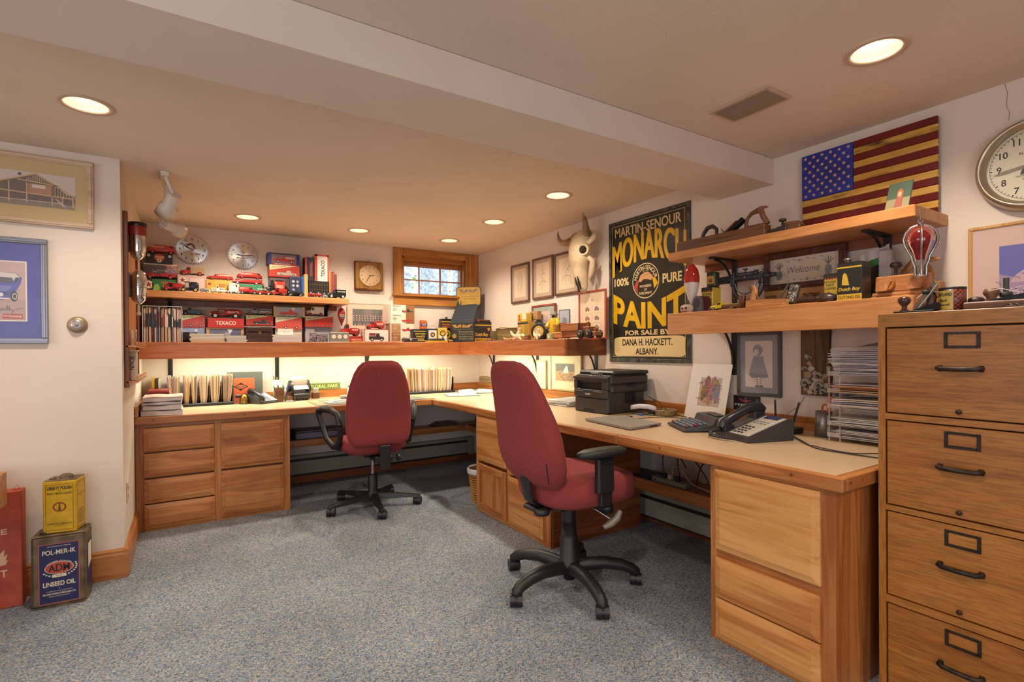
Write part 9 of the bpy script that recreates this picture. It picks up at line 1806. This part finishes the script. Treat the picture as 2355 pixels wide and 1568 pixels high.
# ------------------------------------------------------------------ on top of the file cabinet
XC_=2.06
y0,w,h=rX(205,1380,300,XC_,R6,ZF);p=ry(253,1330,XC_,R6)
t=thing('wood_knob_plane','iron block plane with a brown wooden front knob on the file cabinet','plane',(XC_+.02,ry(253,1330,XC_,R6).y,ZF),RW);zk=ry(253,1272,XC_,R6).z-ZF;rk=w*.48;KN=noisy('rosewood','3a2018','5a3424',18,.25,detail=4)
B(KN).lathe([(rk*.75,.004),(rk*.8,.008),(rk*.42,zk*.22),(rk*.4,zk*.42),(rk*.9,zk*.62),(rk,zk*.78),(rk*.85,zk*.94),(rk*.4,zk),(0,zk*1.01)],n=24).obj('front_knob',t)
wl=ry(205,1375,XC_,R6).y-ry(490,1365,XC_,R6).y;B(BLACKM).box(-w*.6,-.026,0,wl-w*.6,.026,.006,.002).prism([(w*.7,.006),(wl*.93,.006),(wl*.9,.03),(wl*.6,.02)],-.024,-.020).prism([(w*.7,.006),(wl*.93,.006),(wl*.9,.03),(wl*.6,.02)],.020,.024).obj('iron_bed',t)
x1=ry(253,1330,XC_,R6).y-ry(300,1375,XC_,R6).y;x2=ry(253,1330,XC_,R6).y-ry(490,1170,XC_,R6).y;z2=ry(490,1170,XC_,R6).z-ZF
B(C('9a9288',.3,.8)).tube([(x1+.01,0,.008),(x2*.6+x1*.4,0,z2*.62),(x2-.006,0,z2)],.024,4,flat=.10).obj('lever_cap',t);B(C('1c1a1a')).ball((x1*.4+x2*.6,-.012,z2*.68),(.012,.012,.008),10,6).obj('cap_slot',t);B(KN).tube([(wl*.62,0,.01),(wl*.68,0,z2*.5),(wl*.62,0,z2*.85)],[.014,.013,.008],8).obj('rear_tote',t);B(C('d8d0c0',.7)).tube([(x1*.5+x2*.5-.02,-.004,z2*.5),(x1*.4+x2*.6,-.008,z2*.72),(x2+.008,-.002,z2*.66)],.0014,5).obj('tag_string',t)
y0,w,h=rX(485,1215,672,XC_+.0,R6,ZF);t=thing('enamel_tin','round checkered black enamel tin on the file cabinet','tin',(XC_+w/2,y0-w/2,ZF),RW);r_=w/2
m,nt,bs,N,Lk=nodes('checker_tin');tc=N('ShaderNodeTexCoord');sp=N('ShaderNodeSeparateXYZ');Lk(tc.outputs['Object'],sp.inputs[0]);at2=N('ShaderNodeMath');at2.operation='ARCTAN2';Lk(sp.outputs[1],at2.inputs[0]);Lk(sp.outputs[0],at2.inputs[1]);cmb=N('ShaderNodeCombineXYZ');k1=N('ShaderNodeMath');k1.operation='MULTIPLY';k1.inputs[1].default_value=5.1;Lk(at2.outputs[0],k1.inputs[0]);k2=N('ShaderNodeMath');k2.operation='MULTIPLY';k2.inputs[1].default_value=150;Lk(sp.outputs[2],k2.inputs[0]);Lk(k1.outputs[0],cmb.inputs[0]);Lk(k2.outputs[0],cmb.inputs[1]);cmb.inputs[2].default_value=.5
ck=N('ShaderNodeTexChecker');ck.inputs['Scale'].default_value=1;ck.inputs['Color1'].default_value=(*lin('a03c28'),1);ck.inputs['Color2'].default_value=(*lin('2a2c28'),1);Lk(cmb.outputs[0],ck.inputs['Vector']);Lk(ck.outputs['Color'],bs.inputs['Base Color']);bs.inputs['Roughness'].default_value=.35
B(m).lathe([(0,0),(r_,0),(r_,h),(0,h)],n=40).obj('tin_body',t);B(C('2a2826',.35,.4)).lathe([(r_*1.0,h-.004),(r_*1.03,h-.002),(r_*1.03,h+.004),(r_*.96,h+.004),(r_*.94,h),(0,h)],n=36).obj('lid',t)
lb=B(C('c0a44a',.4));n=12;rr=r_+.0006;A0,A1=-PI/2-1.05,-PI/2+.35
def cyl_pt(u,z):a=A0+(A1-A0)*u;return(rr*math.cos(a),rr*math.sin(a),z)
lb.add([cyl_pt(i/n,z)for z in(h*.04,h*.90)for i in range(n+1)],[(i,i+1,n+2+i,n+1+i)for i in range(n)],True)
def curved(b,s,u,z,hh,ww,bold=.02):
 vs,fs=text_mesh(s,bold);xs=[p[0]for p in vs];zs=[p[1]for p in vs];x0,z0=min(xs),min(zs);kx=ww/(max(xs)-x0);kz=hh/(max(zs)-z0);out=[]
 for p,q in vs:a=A0+(A1-A0)*u+((p-x0)*kx-ww/2)/rr;out.append(((rr+.0006)*math.cos(a),(rr+.0006)*math.sin(a),z+(q-z0)*kz-hh/2))
 b.add(out,fs,False)
lb.m(C('24221e'));curved(lb,'RUTLAND',.5,h*.73,h*.15,r_*1.2,.04);curved(lb,'Black',.45,h*.47,h*.13,r_*.7);curved(lb,'Enamel',.5,h*.28,h*.13,r_*.9);curved(lb,'PINT 8 OZ.',.5,h*.11,h*.045,r_*.5,0);lb.obj('paper_label',t)
# brown wooden plane with turned knob, and the metal parts to its right
y0,w,h=rX(668,1300,1101,XC_,R6,ZF);t=thing('transitional_plane','brown wooden-bodied plane with round knob at the right on the cabinet','plane',(XC_+.035,y0,ZF),RW);hb=h*1.0;wl=.25
B(oldwood('x')).box(0,-.03,0,wl,.03,hb,.004).obj('plane_body',t);xk=y0-ry(848,1250,XC_,R6).y;zk=ry(848,1210,XC_,R6).z-ZF;rk=abs(ry(788,1240,XC_,R6).y-ry(910,1240,XC_,R6).y)/2
B(oldwood('z')).lathe([(rk*.8,hb),(rk*.7,hb+.006),(rk*.55,hb+(zk-hb)*.25),(rk*.95,hb+(zk-hb)*.55),(rk,hb+(zk-hb)*.72),(rk*.8,zk*.97),(0,zk)],(xk,0,0),n=24).obj('front_knob',t)
B(C('4a3830',.4)).ball((w*.12,.03,hb+.008),(.022,.02,.012),14,8).obj('rear_knob',t)
xs_=y0-ry(935,1200,XC_,R6).y;B(C('4a4a40',.5,.4)).cyl((xs_,.02,hb),(xs_,.02,ry(935,1135,XC_,R6).z-ZF),.007,n=10).lathe([(.014,hb+.012),(.016,hb+.016),(.016,hb+.022),(.013,hb+.026)],(xs_,.02,0),n=16).obj('threaded_post',t)
B(BLACKM).prism([(xs_-.03,hb+.002),(wl,hb+.002),(wl,hb+.022),(xs_+.05,hb+.018)],-.024,.024).obj('iron_frog',t);B(C('9a9288',.3,.8)).tube([(xs_+.045,0,hb+.02),(xs_+.10,0,hb+.075)],.02,4,flat=.14).obj('lever_cap',t);B(C('d0c8b8',.7)).tube([(xs_-.03,-.02,hb+.03),(xs_+.0,-.028,hb+.035),(xs_+.04,-.02,hb+.02)],.0014,5).obj('tag_string',t)
for k in range(12):
 a_=rnd.uniform(0,3);x_=ry(985,1330,XC_-.012,R6).y-.008*k;o=B(C('7a746c',.3,.8)).tube([(0.012*math.cos(a),.006*math.sin(a),0)for a in[2*PI*i/12 for i in range(12)]],.0016,5,closed=True).obj('key_ring_link',None,(XC_-.012,x_,ZF+.0025+.004*(k%2)),(.5*(k%2),0,a_));tag(o,'small steel chain link on the cabinet edge, %s from left'%nth(k+1),'chain','chain links on the file cabinet')
